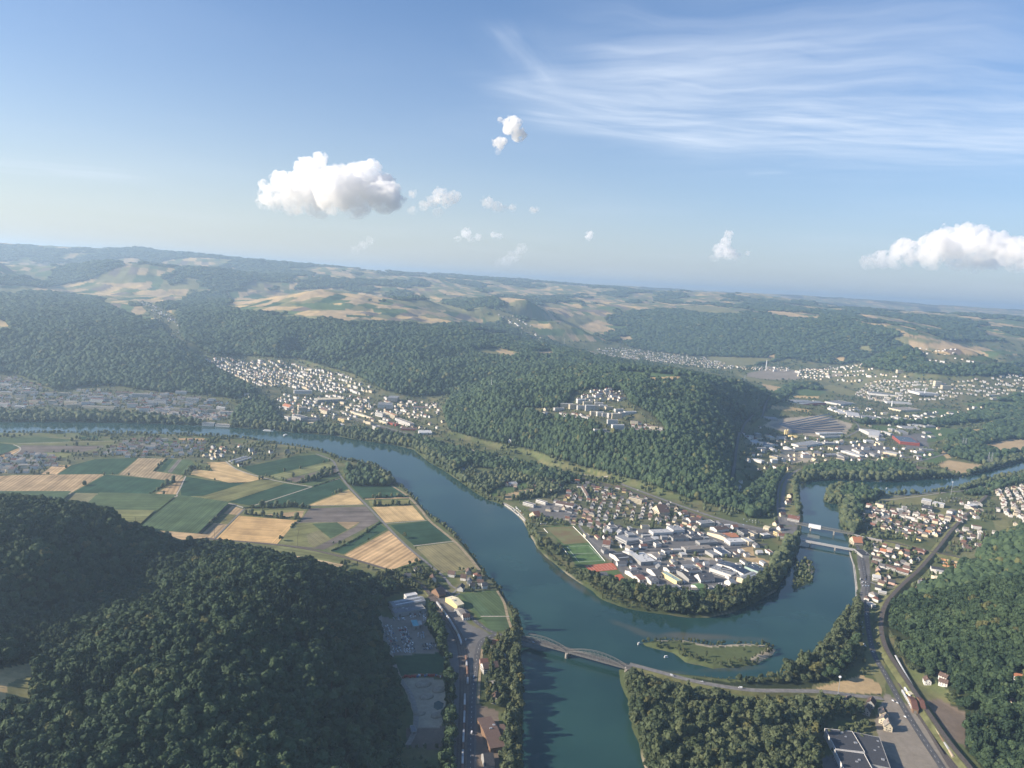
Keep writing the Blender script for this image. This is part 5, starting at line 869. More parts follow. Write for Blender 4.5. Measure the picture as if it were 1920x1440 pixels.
# ------------------------------------------------------------------ halls, blocks and works
def flat_hall(name, label, cat, A, B, Cc, h, wall, roof, form='flat', zm=None, solar=0, sky=0, doors=2, group=None, windows=0, base=None):
    """A, B, C: three roof corners in the photograph, unprojected at roof height"""
    if zm: A, B, Cc = zpt(zm, *A), zpt(zm, *B), zpt(zm, *Cc)
    g0 = 0.0
    if base: g0 = base
    P = [at_z(*q, g0+h)[:2] for q in (A, B, Cc)]
    u = P[1]-P[0]; L = np.linalg.norm(u); u /= L; v = np.array([-u[1], u[0]]); w = (P[2]-P[0])@v
    c = P[0]+u*L/2+v*w/2; Wd = abs(w); rz = math.atan2(u[1], u[0]); z = g0 if base else max(float(height(*c)), 0)
    return hall_at(name, label, cat, c[0], c[1], z, rz, L, Wd, h, wall, roof, form, solar, sky, doors, group, windows)
def hall_at(name, label, cat, x, y, z, rz, L, Wd, h, wall, roof, form='flat', solar=0, sky=0, doors=2, group=None, windows=0):
    L = max(L, 5); Wd = max(Wd, 5); a, b = L/2, Wd/2
    t = thing(name, label, cat, (x, y, z+.05), rz, group); HALLC.append((x, y, math.hypot(L, Wd)/2))
    n = max(1, int(max(L, Wd)/12))
    for i in range(n):
        for j in range(max(1, int(min(L, Wd)/12))):
            OCC.append(((x+math.cos(rz)*((i+.5)/n-.5)*L - math.sin(rz)*((j+.5)/max(1, int(min(L, Wd)/12))-.5)*Wd) if L >= Wd else x, (y+math.sin(rz)*((i+.5)/n-.5)*L + math.cos(rz)*((j+.5)/max(1, int(min(L, Wd)/12))-.5)*Wd) if L >= Wd else y, 11))
    wm, rm = WALLM.get(wall) or ROOFM[wall], ROOFM[roof]
    if form == 'flat':
        MB().box(-a, a, -b, b, -2, h).build('wall', wm, t)
        r = MB(); r.box(-a+.5, a-.5, -b+.5, b-.5, h-.3, h+.06)
        ro = r.build('roof', rm, t); MB().box(-a-.1, a+.1, -b-.1, -b+.4, h-.1, h+.55).box(-a-.1, a+.1, b-.4, b+.1, h-.1, h+.55).box(-a-.1, -a+.4, -b+.4, b-.4, h-.1, h+.55).box(a-.4, a+.1, -b+.4, b-.4, h-.1, h+.55).build('parapet', wm, ro); top = lambda yy: h+.08
    else:
        rise = min(b*.28, 4.0) if form == 'low' else b*.75; e = h; along = True
        w = MB(); w.v = [(-a, -b, -2), (a, -b, -2), (a, b, -2), (-a, b, -2), (-a, -b, e), (a, -b, e), (a, b, e), (-a, b, e), (-a, 0, e+rise-.1), (a, 0, e+rise-.1)]; w.f = [(0, 1, 5, 4), (2, 3, 7, 6), (1, 2, 6, 9, 5), (3, 0, 4, 8, 7)]; w.build('wall', wm, t)
        r = MB(); sl = rise/b
        for s in (-1, 1):
            q = [(-a-.5, s*(b+.5), e-sl*.5+.15), (a+.5, s*(b+.5), e-sl*.5+.15), (a+.5, 0, e+rise+.15), (-a-.5, 0, e+rise+.15)]; r.slab(q if s < 0 else q[::-1], .3)
        ro = r.build('roof', rm, t); top = lambda yy: e+rise*(1-abs(yy)/b)+.2
    if sky:
        for k in range(sky):
            yy = (k+.5)/sky*Wd-b if sky > 1 else b*.35; MB().slab([(-a*.8, yy-.7, top(yy-.7)+.25), (a*.8, yy-.7, top(yy-.7)+.25), (a*.8, yy+.7, top(yy+.7)+.25), (-a*.8, yy+.7, top(yy+.7)+.25)], .3).build('skylight', SKYL, ro)
    elif L*Wd > 500:
        g_ = random.Random(int(x*7+y))
        for k in range(min(5, int(L*Wd/500)+1)):
            xx = g_.uniform(-a*.8, a*.8); yy = g_.uniform(-b*.8, b*.8); s_ = g_.uniform(.8, 2.0); zz_ = top(yy); MB().box(xx-s_, xx+s_, yy-s_*.7, yy+s_*.7, zz_-.1, zz_+g_.uniform(.6, 1.6)).build('roof_vent', STEEL, ro)
    if solar:
        m = max(2, int(Wd/7))
        for k in range(m):
            y0 = -b+1.2+(Wd-2.4)*k/m; y1 = -b+1.2+(Wd-2.4)*(k+.86)/m; MB().slab([(-a+1.5, y0, top(y0)+.35), (a*solar, y0, top(y0)+.35), (a*solar, y1, top(y1)+.35), (-a+1.5, y1, top(y1)+.35)], .12).build('solar_panel', SOLAR, ro)
    for k in range(doors):
        xx = (k+.5)/doors*L-a; MB().box(xx-1.9, xx+1.9, -b-.07, -b+.05, 0, 4.0).build('roller_door', DOORM, t)
    if windows:
        for fl in range(windows):
            z0 = .9+fl*(h-.6)/windows
            for s in (-1, 1): MB().box(-a*.94, a*.94, min(s*(b-.05), s*(b+.06)), max(s*(b-.05), s*(b+.06)), z0, z0+1.4).build('window_band', PANE, t)
            for s in (-1, 1): MB().box(min(s*(a-.05), s*(a+.06)), max(s*(a-.05), s*(a+.06)), -b*.9, b*.9, z0, z0+1.4).build('window_band', PANE, t)
    return t
G1 = 'commercial halls of the district inside the river bend'
for lab, A, B, Cc, h, wl, rf, fm, so_, sk, wi in [
 ('flat commercial hall with bright white roof near the tennis courts', (380,850),(510,840),(455,935),8,'grey','pale','flat',0,0,0), ('dark roofed hall with two pale skylight strips right beside the football pitch', (205,850),(315,840),(260,925),7,'white','dark','low',0,2,0),
 ('white roofed hall behind a dark one, north side of the commercial district', (560,640),(735,633),(595,670),8,'white','pale','flat',0,0,1), ('long grey brown hall facing a bare gravel yard', (850,790),(1080,775),(870,822),9,'grey','tan','low',0,0,1),
 ('hall with bright orange roof in the commercial district', (1180,672),(1305,665),(1235,712),7,'white','orange','low',0,0,0), ('wide white roofed hall directly in front of the orange roofed hall', (1240,720),(1385,714),(1270,755),9,'white','pale','flat',0,0,1), ('small square hall with striped pale roof at the end of the wide white hall', (1390,712),(1440,708),(1420,752),10,'cream','pale','flat',0,2,0),
 ('white flat hall with a dark recessed roof centre beside the dry grass lot', (1130,800),(1212,795),(1205,858),8,'white','metal','flat',.6,0,0), ('narrow grey hall left of the white hall with the recessed roof', (1065,825),(1115,820),(1125,870),7,'grey','metal','flat',0,0,0),
 ('pale grey left wing of the biggest hall near the point trees', (1105,985),(1165,955),(1235,1085),9,'white','metal','flat',0,0,1), ('biggest hall with black solar panels along its roof near the point trees', (1170,942),(1232,922),(1345,1062),10,'white','grey','low',.9,0,0), ('grey roofed middle bay of the biggest hall complex', (1238,920),(1330,938),(1410,1040),10,'grey','dark','flat',0,3,0), ('light grey roofed front bay of the biggest hall complex', (1350,1066),(1470,1020),(1400,1108),9,'cream','metal','low',0,2,0),
 ('hall wholly covered in solar panels beside the dry grass lot at the point', (1420,968),(1500,946),(1500,1032),8,'mint','grey','flat',.95,0,0), ('light grey slanted office hall next to the dark grove by the pitch', (258,695),(400,672),(330,752),11,'pale','metal','flat',0,0,2), ('white office block with dark window bands in the commercial district', (460,722),(578,706),(462,752),11,'white','grey','flat',0,0,3), ('tall pale grey tower block behind the slanted office hall', (345,665),(408,662),(350,690),17,'pale','metal','flat',0,0,4), ('small white block right of the office block with window bands', (600,752),(650,748),(602,770),9,'white','grey','flat',0,0,2),
 ('dark roofed hall just behind the smaller tennis court', (345,1005),(430,990),(385,1055),7,'white','grey','low',0,0,0), ('hall with deep red roof right of the smaller tennis court', (410,1050),(470,1040),(440,1098),6,'white','red','low',0,0,0), ('grey gabled hall right of the deep red roof', (510,1060),(580,1050),(545,1113),7,'white','grey','low',0,0,0), ('grey hall behind the row of small works near the bank trees', (540,985),(600,980),(610,1048),7,'white','grey','low',0,1,0),
 ('long pale mint roofed hall running towards the bank trees', (672,1022),(722,1014),(765,1112),8,'yellow','mint','flat',0,0,0), ('dark long shed right of the mint roofed hall', (800,1000),(850,995),(880,1088),7,'grey','dark','low',0,0,0), ('dark hall with white front beside the gravel yard', (880,988),(1000,980),(888,1018),7,'white','dark','flat',0,0,1), ('wide grey gabled house with a bright gable wall near the bank trees', (965,1052),(1090,1040),(985,1100),7,'white','grey','gable',0,0,1), ('small hall with bright green roof among the bank trees', (940,1132),(1010,1120),(968,1178),5,'white','green','low',0,0,0),
 ('white roofed shed at the edge of the bank trees', (785,1180),(850,1170),(845,1222),5,'white','pale','flat',0,0,0), ('pale blue grey shed at the edge of the bank trees', (640,1185),(690,1180),(668,1228),5,'grey','metal','flat',0,0,0), ('grey flat shed behind the white roofed shed', (740,1140),(810,1130),(758,1168),5,'white','metal','flat',0,0,0), ('grey hall in the second row from the housing streets', (720,605),(820,600),(740,648),9,'white','metal','flat',0,0,1), ('white three storey block near the railway line', (985,560),(1110,550),(993,586),11,'white','metal','flat',0,0,3), ('brown roofed white hall below the railway line', (1110,612),(1220,600),(1130,648),9,'white','brown','low',0,0,1), ('long narrow brown shed left of the orange roofed hall', (1085,660),(1120,650),(1200,768),7,'cream','tan','low',0,0,0),
 ('grey hall with a thin chimney in the middle of the commercial district', (980,735),(1140,725),(998,762),8,'grey','metal','flat',0,0,1), ('dark flat hall with parked vans in front', (740,690),(880,685),(770,720),7,'grey','dark','flat',0,0,0), ('dark flat hall right of the hall with parked vans', (900,682),(1000,678),(908,713),7,'grey','dark','flat',0,0,1), ('large brown roofed house block at the railway side', (590,445),(680,440),(602,488),12,'cream','brown','gable',0,0,3), ('dark cube block near the river road junction', (1355,640),(1450,635),(1370,676),10,'grey','dark','flat',0,0,3), ('pale block between the dark cubes near the river road junction', (1455,660),(1490,655),(1458,690),11,'cream','grey','flat',0,0,3),
 ('cream hall in the trees before the two bridges', (1620,602),(1668,616),(1616,622),8,'cream','cream','low',0,0,1), ('yellow block with flat roof closest to the road bridge', (1680,652),(1722,648),(1684,672),9,'yellow','tan','flat',0,0,2), ('white roofed block right of the dark cube blocks', (1560,672),(1620,666),(1570,692),8,'white','pale','flat',0,0,2), ('dark small hall behind the white roofed hall near the tennis courts', (670,818),(740,806),(690,838),7,'white','dark','flat',0,0,0), ('long narrow white roofed shed between two dark halls', (320,834),(350,824),(385,893),6,'white','pale','low',0,0,0), ('brown grey hall right of the bright white roofed hall', (530,852),(580,838),(600,903),7,'white','tan','low',0,0,0),
 ('white three storey house block left at the edge of the housing rows', (180,600),(250,596),(184,624),10,'white','grey','flat',0,0,3), ('long cream apartment block under the railway line', (400,337),(515,364),(394,350),14,'cream','tan','flat',0,0,4), ('dark blue grey hall in the lower right of the commercial district', (1230,1035),(1310,1025),(1250,1070),6,'white','dark','flat',0,0,0), ('white arched storage shed beside the biggest hall complex', (1240,1100),(1280,1090),(1275,1140),6,'white','pale','gable',0,0,0), ('small white hall in the lower works lane', (585,1140),(650,1130),(600,1165),6,'white','grey','low',0,0,0), ('dark hall beside the grey hall with white door fronts', (690,975),(740,968),(740,1010),7,'white','dark','low',0,0,0),
 ('flat grey hall at the gravel yard corner', (850,958),(960,950),(860,975),6,'white','metal','flat',0,0,0), ('cream hall along the railway side near the housing rows', (815,480),(870,475),(825,510),8,'white','brown','low',0,0,1), ('white hall with brown roof along the railway side', (890,530),(980,525),(900,560),8,'white','brown','low',0,0,1)]:
    flat_hall('commercial_hall', lab, 'hall', A, B, Cc, h, wl, rf, fm, 'c', so_, sk, 2 if wi < 2 else 0, G1, wi)
G2 = 'halls of the works district on the plain behind the river'
for lab, A, B, Cc, h, wl, rf, fm, so_, wi in [
 ('long pale hall in front of the sand heap', (690,728),(870,700),(770,755),8,'white','metal','flat',0,0), ('long thin white hall in the car park district', (1180,788),(1350,838),(1170,800),8,'white','pale','flat',0,1), ('left half of the twin white ribbed hall beside the wooded road', (1300,592),(1395,598),(1302,638),12,'pale','pale','low',0,0), ('right half of the twin white ribbed hall beside the wooded road', (1402,600),(1492,612),(1405,650),12,'pale','pale','low',0,0),
 ('red walled store with solar panels on a dark roof beside the big car park', (1600,655),(1770,672),(1592,700),13,'red','dark','flat',.9,2), ('left of the two big ribbed barns beyond the stubble strip', (555,352),(630,370),(640,305),10,'white','metal','low',0,0), ('right of the two big ribbed barns beyond the stubble strip', (665,368),(745,384),(740,316),10,'red','metal','low',0,0), ('pale blue hall standing in the shade of the hill foot', (345,768),(430,756),(400,798),8,'white','metal','flat',0,0), ('small pale hall left of the pale blue hall', (285,772),(345,768),(300,803),7,'white','pale','flat',0,0), ('white shed under the wooded slope by the road', (330,892),(358,886),(345,930),7,'white','pale','flat',0,0),
 ('long low grey hall at the foot of the solar field', (430,482),(550,492),(430,500),8,'grey','metal','flat',0,0), ('long white hall with sawtooth front below the solar field', (905,628),(1120,622),(905,640),7,'white','pale','flat',0,1), ('second long white hall below the solar field', (950,656),(1120,650),(950,668),7,'white','metal','flat',0,1), ('cream office hall beside the works lane', (530,854),(600,870),(526,872),9,'cream','grey','flat',0,2), ('wide white hall at the head of the works rows', (990,348),(1110,338),(1010,385),10,'white','metal','flat',0,1), ('cream long hall right of the car parks', (1530,792),(1650,812),(1530,806),9,'cream','pale','flat',0,1), ('grey house block in the works lane', (905,790),(970,800),(905,815),9,'cream','grey','low',0,2), ('small white hall near the gully road', (790,805),(830,808),(790,825),7,'white','pale','flat',0,1),
 ('white roofed hall behind the tree belt', (1060,425),(1130,430),(1070,450),8,'white','pale','flat',0,0), ('white hall in the middle of the works rows', (1180,440),(1290,452),(1180,470),9,'white','pale','low',0,0), ('long white hall at the right of the works rows', (1310,470),(1450,485),(1310,495),9,'white','metal','flat',0,0), ('very long pale hall of the far works', (1370,275),(1620,300),(1370,290),10,'white','metal','flat',0,0), ('white works hall below the far town', (1730,312),(1900,320),(1735,335),11,'white','pale','flat',0,0), ('long thin hall in the far works', (1520,345),(1740,360),(1520,355),8,'white','pale','flat',0,0), ('pale works hall with brown front beside the far works', (1560,405),(1740,400),(1570,432),9,'cream','tan','flat',0,0), ('white hall at the left end of the works rows', (1000,405),(1060,408),(1000,425),8,'white','metal','low',0,0), ('grey hall between the barns and the works rows', (880,340),(940,345),(880,360),8,'white','metal','low',0,0), ('small hall behind the red walled store', (1615,600),(1690,606),(1612,622),9,'grey','metal','flat',0,0), ('row of parked lorries and a long shed near the far wood', (1640,565),(1800,575),(1640,580),6,'white','metal','flat',0,0), ('white shed at the wood edge behind the works', (1700,535),(1820,545),(1700,552),7,'white','pale','flat',0,0), ('flat grey hall near the spit road', (960,820),(1080,815),(970,835),7,'grey','metal','flat',0,0), ('brown roofed cream block by the river road', (1100,840),(1170,850),(1100,860),8,'cream','tan','flat',0,1)]:
    flat_hall('works_hall', lab, 'hall', A, B, Cc, h, wl, rf, fm, 'd', so_, 0, 2 if h < 12 else 0, G2, wi)
for lab, A, B, Cc, h, wl, rf, fm, wi, bz in [
 ('white office wing with a taller middle by the canal path', (1125,308),(1200,322),(1120,325),11,'white','pale','flat',3,0), ('long white office wing beside the parking rows', (1215,332),(1303,350),(1210,345),10,'white','pale','flat',3,0), ('dark roofed sports hall with a white front', (1120,385),(1200,400),(1150,362),9,'white','dark','low',1,0), ('white four storey block standing alone on the meadow', (938,398),(978,402),(940,388),12,'white','pale','flat',4,0), ('white panel block behind the lone four storey block', (970,376),(1005,380),(972,370),13,'white','grey','flat',4,0), ('white corner block at the railway end of the village', (1455,358),(1500,372),(1480,340),11,'white','pale','flat',3,0),
 ('long white four storey block with dark windows near the avenue', (737,775),(812,790),(740,760),10,'white','brown','low',3,0), ('long white terrace with brown roof by the embankment', (835,838),(915,860),(840,830),7,'white','brown','gable',2,0), ('red roofed terrace by the embankment', (920,868),(1015,895),(930,858),6,'white','red','gable',2,0), ('big white villa with pale roof near the avenue junction', (740,925),(800,935),(745,912),9,'white','pale','gable',2,0), ('dark flat roofed riverside garage beside the bridge end', (592,708),(662,712),(590,755),6,'grey','dark','flat',0,0), ('long rust red roof beside the railway cutting', (1035,705),(1140,735),(1050,688),6,'pink','red','low',1,0), ('white hall with red roof in the boulevard houses', (690,1122),(722,1120),(690,1150),7,'white','pale','flat',1,0), ('white roofed house hall at the boulevard', (785,1038),(845,1048),(790,1030),6,'white','pale','low',1,0),
 ('white flat school wing below the wood', (1420,615),(1520,635),(1425,604),7,'white','pale','flat',2,0), ('slim white tower block below the wood', (1568,590),(1588,592),(1568,584),17,'white','pale','flat',5,0), ('white flat hall beside the garden houses below the wood', (1625,660),(1730,680),(1630,650),7,'white','pale','flat',2,0), ('cream gabled hall with a bright roof at the wood edge', (1222,1000),(1305,1010),(1240,970),9,'cream','cream','low',1,0), ('long grey workshop left of the cream hall', (1090,1000),(1210,1025),(1105,978),7,'white','grey','low',1,0), ('long dark timber hall at the edge of the timber yard', (1195,868),(1400,905),(1205,850),7,'white','dark','low',0,0), ('white shed in front of the dark timber hall', (1230,895),(1300,910),(1235,882),6,'white','pale','low',0,0), ('orange roofed building at the bridge end', (590,655),(660,660),(600,628),8,'cream','orange','gable',2,0), ('red roofed inn by the railway bridge', (70,462),(160,480),(75,448),8,'white','red','gable',2,0), ('long white inn at the road bridge', (0,600),(110,612),(5,590),8,'white','red','gable',2,0)]:
    flat_hall('village_block', lab, 'building', A, B, Cc, h, wl, rf, fm, 'e', 0, 0, 0, 'larger buildings among the houses right of the river', wi)
flat_hall('scrapyard_hall', 'large grey ribbed hall at the head of the scrapyard', 'hall', (530,412),(890,345),(570,470), 10, 'grey', 'metal', 'low', 'f', 0, 3, 3); flat_hall('scrapyard_annex', 'lower grey lean-to hall in front of the large ribbed scrapyard hall', 'hall', (565,492),(905,440),(585,545), 7, 'grey', 'metal', 'flat', 'f', 0, 0, 3); flat_hall('scrapyard_office', 'small white office block behind the ribbed scrapyard hall', 'hall', (705,325),(830,302),(715,355), 11, 'white', 'pale', 'flat', 'f', 0, 0, 0, None, 2)
flat_hall('scrapyard_shed', 'turquoise roofed shed among the scrapped cars', 'shed', (780,618),(850,612),(785,690), 6, 'grey', 'teal', 'flat', 'f', 0, 0, 1); flat_hall('scrapyard_store', 'white roofed shed joined to the turquoise one', 'shed', (856,622),(900,620),(862,672), 5.5, 'grey', 'pale', 'flat', 'f', 0, 0, 1)
flat_hall('station_warehouse', 'long cream warehouse between the tracks and the road', 'warehouse', (1170,365),(1245,345),(1245,470), 8, 'yellow', 'cream', 'low', 'f', 0, 0, 3); flat_hall('goods_shed', 'brown roofed goods shed at the end of the cream warehouse', 'shed', (1270,490),(1325,478),(1350,565), 5, 'grey', 'tan', 'low', 'f', 0, 0, 2); flat_hall('farmhouse', 'big brown roofed farmhouse at the railway curve', 'house', (1015,285),(1090,262),(1060,345), 7, 'wood', 'brown', 'gable', 'f', 0, 0, 0, None, 1)
flat_hall('barn_hall', 'long purple brown roofed storage hall by the lower main road', 'hall', (1165,880),(1320,860),(1170,1240), 7, 'wood', 'brown', 'low', 'g', 0, 0, 3); flat_hall('small_barn', 'small red brown barn on the river side of the long storage hall', 'barn', (1385,950),(1465,945),(1390,1055), 6, 'wood', 'brown', 'low', 'g', 0, 0, 1); flat_hall('dark_workshop', 'dark roofed workshop below the long storage hall', 'workshop', (1215,1280),(1320,1270),(1220,1420), 7, 'grey', 'dark', 'gable', 'g', 0, 0, 1); flat_hall('guesthouse', 'white half timbered guesthouse with rows of windows by the car park', 'house', (1205,270),(1370,245),(1225,330), 9, 'white', 'brown', 'gable', 'g', 0, 0, 0, None, 3); flat_hall('stable', 'low L shaped grey outbuilding beside the lower road', 'shed', (1255,470),(1365,455),(1260,505), 5, 'grey', 'tan', 'flat', 'g', 0, 0, 1); flat_hall('quarry_hut', 'small pale hut at the gravel pit', 'hut', (410,965),(465,958),(415,1040), 4, 'grey', 'metal', 'flat', 'g', 0, 0, 1)
flat_hall('supermarket', 'very large dark flat roofed hall in the lower right trees', 'hall', (215,1275),(480,1310),(330,1560), 12, 'white', 'dark', 'flat', 'h', 0, 0, 2, None, 1); flat_hall('supermarket_store', 'lower dark roofed hall behind the very large one', 'hall', (125,1085),(375,1112),(225,1270), 12, 'white', 'dark', 'flat', 'h', 0, 0, 0); flat_hall('logistics_hall', 'dark roofed hall adjoining on the right of the large store', 'hall', (385,1118),(620,1165),(500,1400), 10, 'grey', 'dark', 'flat', 'h', 0, 0, 0)
flat_hall('engine_shed', 'left of the two rust red roofed sheds by the sidings', 'shed', (875,790),(925,800),(925,905), 7, 'wood', 'red', 'low', 'h', 0, 0, 1); flat_hall('engine_shed', 'right of the two rust red roofed sheds by the sidings', 'shed', (955,800),(995,808),(995,895), 7, 'wood', 'red', 'low', 'h', 0, 0, 1); flat_hall('canteen', 'small yellow building above the rust red sheds', 'house', (855,755),(885,750),(860,785), 5, 'yellow', 'cream', 'low', 'h', 0, 0, 0, None, 1); flat_hall('villa', 'white villa with orange roof at the right edge wood', 'house', (1790,870),(1880,890),(1800,850), 9, 'white', 'orange', 'gable', 'h', 0, 0, 0, None, 2)
flat_hall('shelter', 'white arched riverside clubhouse on the camping meadow', 'clubhouse', (810,405),(880,398),(830,425), 5, 'white', 'pale', 'low', 'p'); flat_hall('clubhouse', 'orange roofed clubhouse at the river landing', 'clubhouse', (1020,690),(1075,680),(1060,720), 6, 'cream', 'orange', 'gable', 'p', 0, 0, 0, None, 1); flat_hall('bath_house', 'pale bath house right of the tan meadow', 'hall', (1140,465),(1215,462),(1150,485), 6, 'cream', 'cream', 'flat', 'p', 0, 0, 0, None, 1); flat_hall('care_home', 'long white two storey home among riverside trees', 'building', (985,575),(1080,600),(978,588), 8, 'white', 'grey', 'flat', 'p', 0, 0, 0, None, 2); flat_hall('care_home', 'second white two storey home nearer the hill', 'building', (1100,555),(1185,580),(1095,566), 8, 'white', 'grey', 'flat', 'p', 0, 0, 0, None, 2); flat_hall('school', 'wide grey roofed school beside the allotments', 'school', (1255,590),(1410,620),(1290,570), 7, 'white', 'brown', 'low', 'p', 0, 0, 0, None, 1); flat_hall('terrace', 'long curved white terrace near the hill road', 'house', (1490,440),(1540,530),(1510,435), 8, 'white', 'brown', 'gable', 'p', 0, 0, 0, None, 2); flat_hall('depot', 'orange roofed cream depot by the hill road', 'depot', (1375,385),(1470,395),(1385,372), 7, 'cream', 'orange', 'low', 'p', 0, 0, 2); flat_hall('tennis_house', 'grey roofed clubhouse between the tennis courts', 'clubhouse', (1625,1215),(1700,1210),(1645,1245), 5, 'white', 'grey', 'low', 'p', 0, 0, 0, None, 1); flat_hall('corner_house', 'dark red gabled house beside the football pitch', 'house', (1680,960),(1745,970),(1690,935), 8, 'white', 'red', 'gable', 'p', 0, 0, 0, None, 2)
flat_hall('greenhouse', 'white polytunnel at the field edge, the longer one', 'greenhouse', (130,415),(290,360),(145,425), 4, 'pale', 'pale', 'low', None) if False else None
for lab, p, q, wd in [('long white polytunnel beside the farm road', (430,866), (462,857), 10), ('white polytunnel behind the long one', (436,869), (470,859), 9)]:
    a, b = at_z(*p), at_z(*q); c = (a+b)/2; d = b-a; hall_at('polytunnel', lab, 'greenhouse', c[0], c[1], 0, math.atan2(d[1], d[0]), float(np.linalg.norm(d[:2])), wd, 2.6, 'pale', 'pale', 'low', doors=0, group='polytunnels at the field edge')
G3 = 'larger buildings of the town along the far bank'
for lab, A, B, Cc, h, wl, rf, fm, wi, bz in [
 ('wide pale flat hall raised on a slim tower in the town centre', (715,462),(940,455),(740,480),12,'grey','cream','flat',1,4), ('slim white round tower house by the far bank park', (445,625),(475,622),(448,640),22,'white','tan','flat',6,0), ('white stepped apartment block beside the slim white tower', (515,620),(580,612),(520,650),16,'white','grey','flat',4,0), ('white cube block standing above the bank trees', (1240,712),(1282,708),(1242,725),20,'white','grey','flat',5,0), ('yellow apartment house above the bank trees', (955,640),(1010,655),(955,650),12,'yellow','tan','flat',3,0), ('white house block left of the white cube', (950,690),(990,700),(950,705),10,'white','pale','flat',2,0),
 ('long white apartment block near the station, its front striped with windows', (1480,640),(1615,690),(1475,655),14,'white','tan','flat',4,2), ('cream apartment block with orange brown roof near the station', (1340,580),(1440,620),(1345,570),14,'cream','orange','flat',4,3), ('white block left of the cream apartment block', (1265,590),(1330,605),(1270,580),13,'white','tan','flat',4,3), ('big grey white civic block below the wooded slope', (1295,500),(1425,505),(1300,520),15,'white','metal','flat',4,6), ('red walled flat market beside the tracks', (1370,680),(1450,700),(1380,670),7,'red','red','flat',1,0), ('dark red flat hall right of the red market', (1500,725),(1640,730),(1510,740),6,'red','brown','flat',1,0), ('white flat depot at the end of the station tracks', (1650,750),(1765,752),(1665,775),8,'white','pale','flat',1,0), ('long pale goods shed beside the tracks', (1295,660),(1365,685),(1300,655),7,'cream','pale','flat',1,1), ('second pale platform roof beside the tracks', (1135,610),(1225,640),(1140,605),6,'cream','pale','flat',0,1), ('first pale platform roof beside the tracks', (1045,585),(1140,610),(1050,580),6,'cream','pale','flat',0,1),
 ('red roofed white corner block above the far bank park', (430,530),(490,545),(440,518),13,'white','orange','gable',3,0), ('cream block with ringed facade above the far bank park', (575,550),(650,548),(580,540),15,'cream','tan','flat',4,2), ('brown gabled block left of the tracks', (765,560),(830,580),(775,550),13,'cream','brown','gable',3,2), ('pale blue grey school block among the upper trees', (530,390),(690,390),(535,400),11,'white','metal','flat',3,14), ('long white school wing in the wood by the hillside', (10,425),(155,420),(12,432),10,'white','pale','flat',2,10), ('yellow oval roofed pavilion above the bank trees', (665,680),(730,680),(668,692),6,'yellow','cream','flat',0,0), ('pink roofed white block on the right of the town', (1605,535),(1735,540),(1610,545),11,'white','red','flat',3,4), ('white terrace row climbing the road on the right of the town', (1790,570),(1905,595),(1790,575),9,'white','brown','gable',2,6), ('white terrace row by the hill road at the town end', (1675,650),(1800,705),(1680,645),9,'white','brown','gable',2,2), ('dark glass block beside the white stepped block', (600,630),(770,640),(605,650),10,'grey','dark','flat',2,0), ('grey factory block under the wooded slope', (1395,440),(1480,445),(1400,460),14,'grey','metal','flat',3,8)]:
    flat_hall('town_block', lab, 'building', A, B, Cc, h, wl, rf, fm, 't', 0, 0, 0, G3, wi, bz)
for lab, A, B, h in [('long cream hotel front in the town of the left far bank', (125,765),(152,764),14), ('white columned block right of the cream hotel front', (248,745),(285,746),16), ('pale hall by the water at the old town', (315,768),(350,770),8), ('wide pale factory front in the left far town', (155,765),(215,768),10), ('white roofed house at the river landing, left', (380,796),(402,797),9), ('white boathouse at the river landing', (405,797),(432,799),6), ('old white church nave in the old town', (350,752),(372,753),14), ('white gabled block at the old town edge', (440,790),(470,792),11), ('pale block under the left hill', (110,742),(130,742),12), ('white slab block in the upper left town', (330,738),(350,739),12)]:
    a, b = on_ground(*A), on_ground(*B); c = (a+b)/2; d = b-a; hall_at('town_block', lab, 'building', c[0], c[1], float(height(c[0], c[1])), math.atan2(d[1], d[0]), float(np.linalg.norm(d[:2])), 16, h, 'white' if 'white' in lab else 'cream', 'tan', 'flat', 0, 0, 0, G3, max(2, int(h/4)))
rb = random.Random(33); PQ = zone_xy([(-40,702),(20,705),(110,742),(240,738),(330,744),(425,757),(425,785),(300,776),(150,768),(-40,768)]); a_ = ang_of((0, 750), (300, 760)); NB = 0
for k in range(400):
    if NB >= 34: break
    x, y = rb.uniform(PQ[:, 0].min(), PQ[:, 0].max()), rb.uniform(PQ[:, 1].min(), PQ[:, 1].max())
    if not inside(PQ, np.array([x]), np.array([y]))[0] or any((x-a)**2+(y-b)**2 < (c+14)**2 for a, b, c in HALLC): continue
    NB += 1; wl = rb.choice(['white', 'white', 'cream', 'pale']); rf = rb.choice(['tan', 'pale', 'metal', 'red', 'grey']); L_ = rb.choice([24, 36, 50]); hall_at('town_block', '%s %s block with %s roof among the houses of the left far bank town' % ({24: 'short', 36: 'long', 50: 'very long'}[L_], wl, rf), 'building', x, y, float(height(x, y)), a_+rb.uniform(-.25, .25), L_, rb.uniform(12, 17), rb.uniform(9, 17), wl, rf, rb.choice(['flat', 'low']), 0, 0, 0, 'blocks of the left far bank town', 3)
rb = random.Random(35); NB = 0
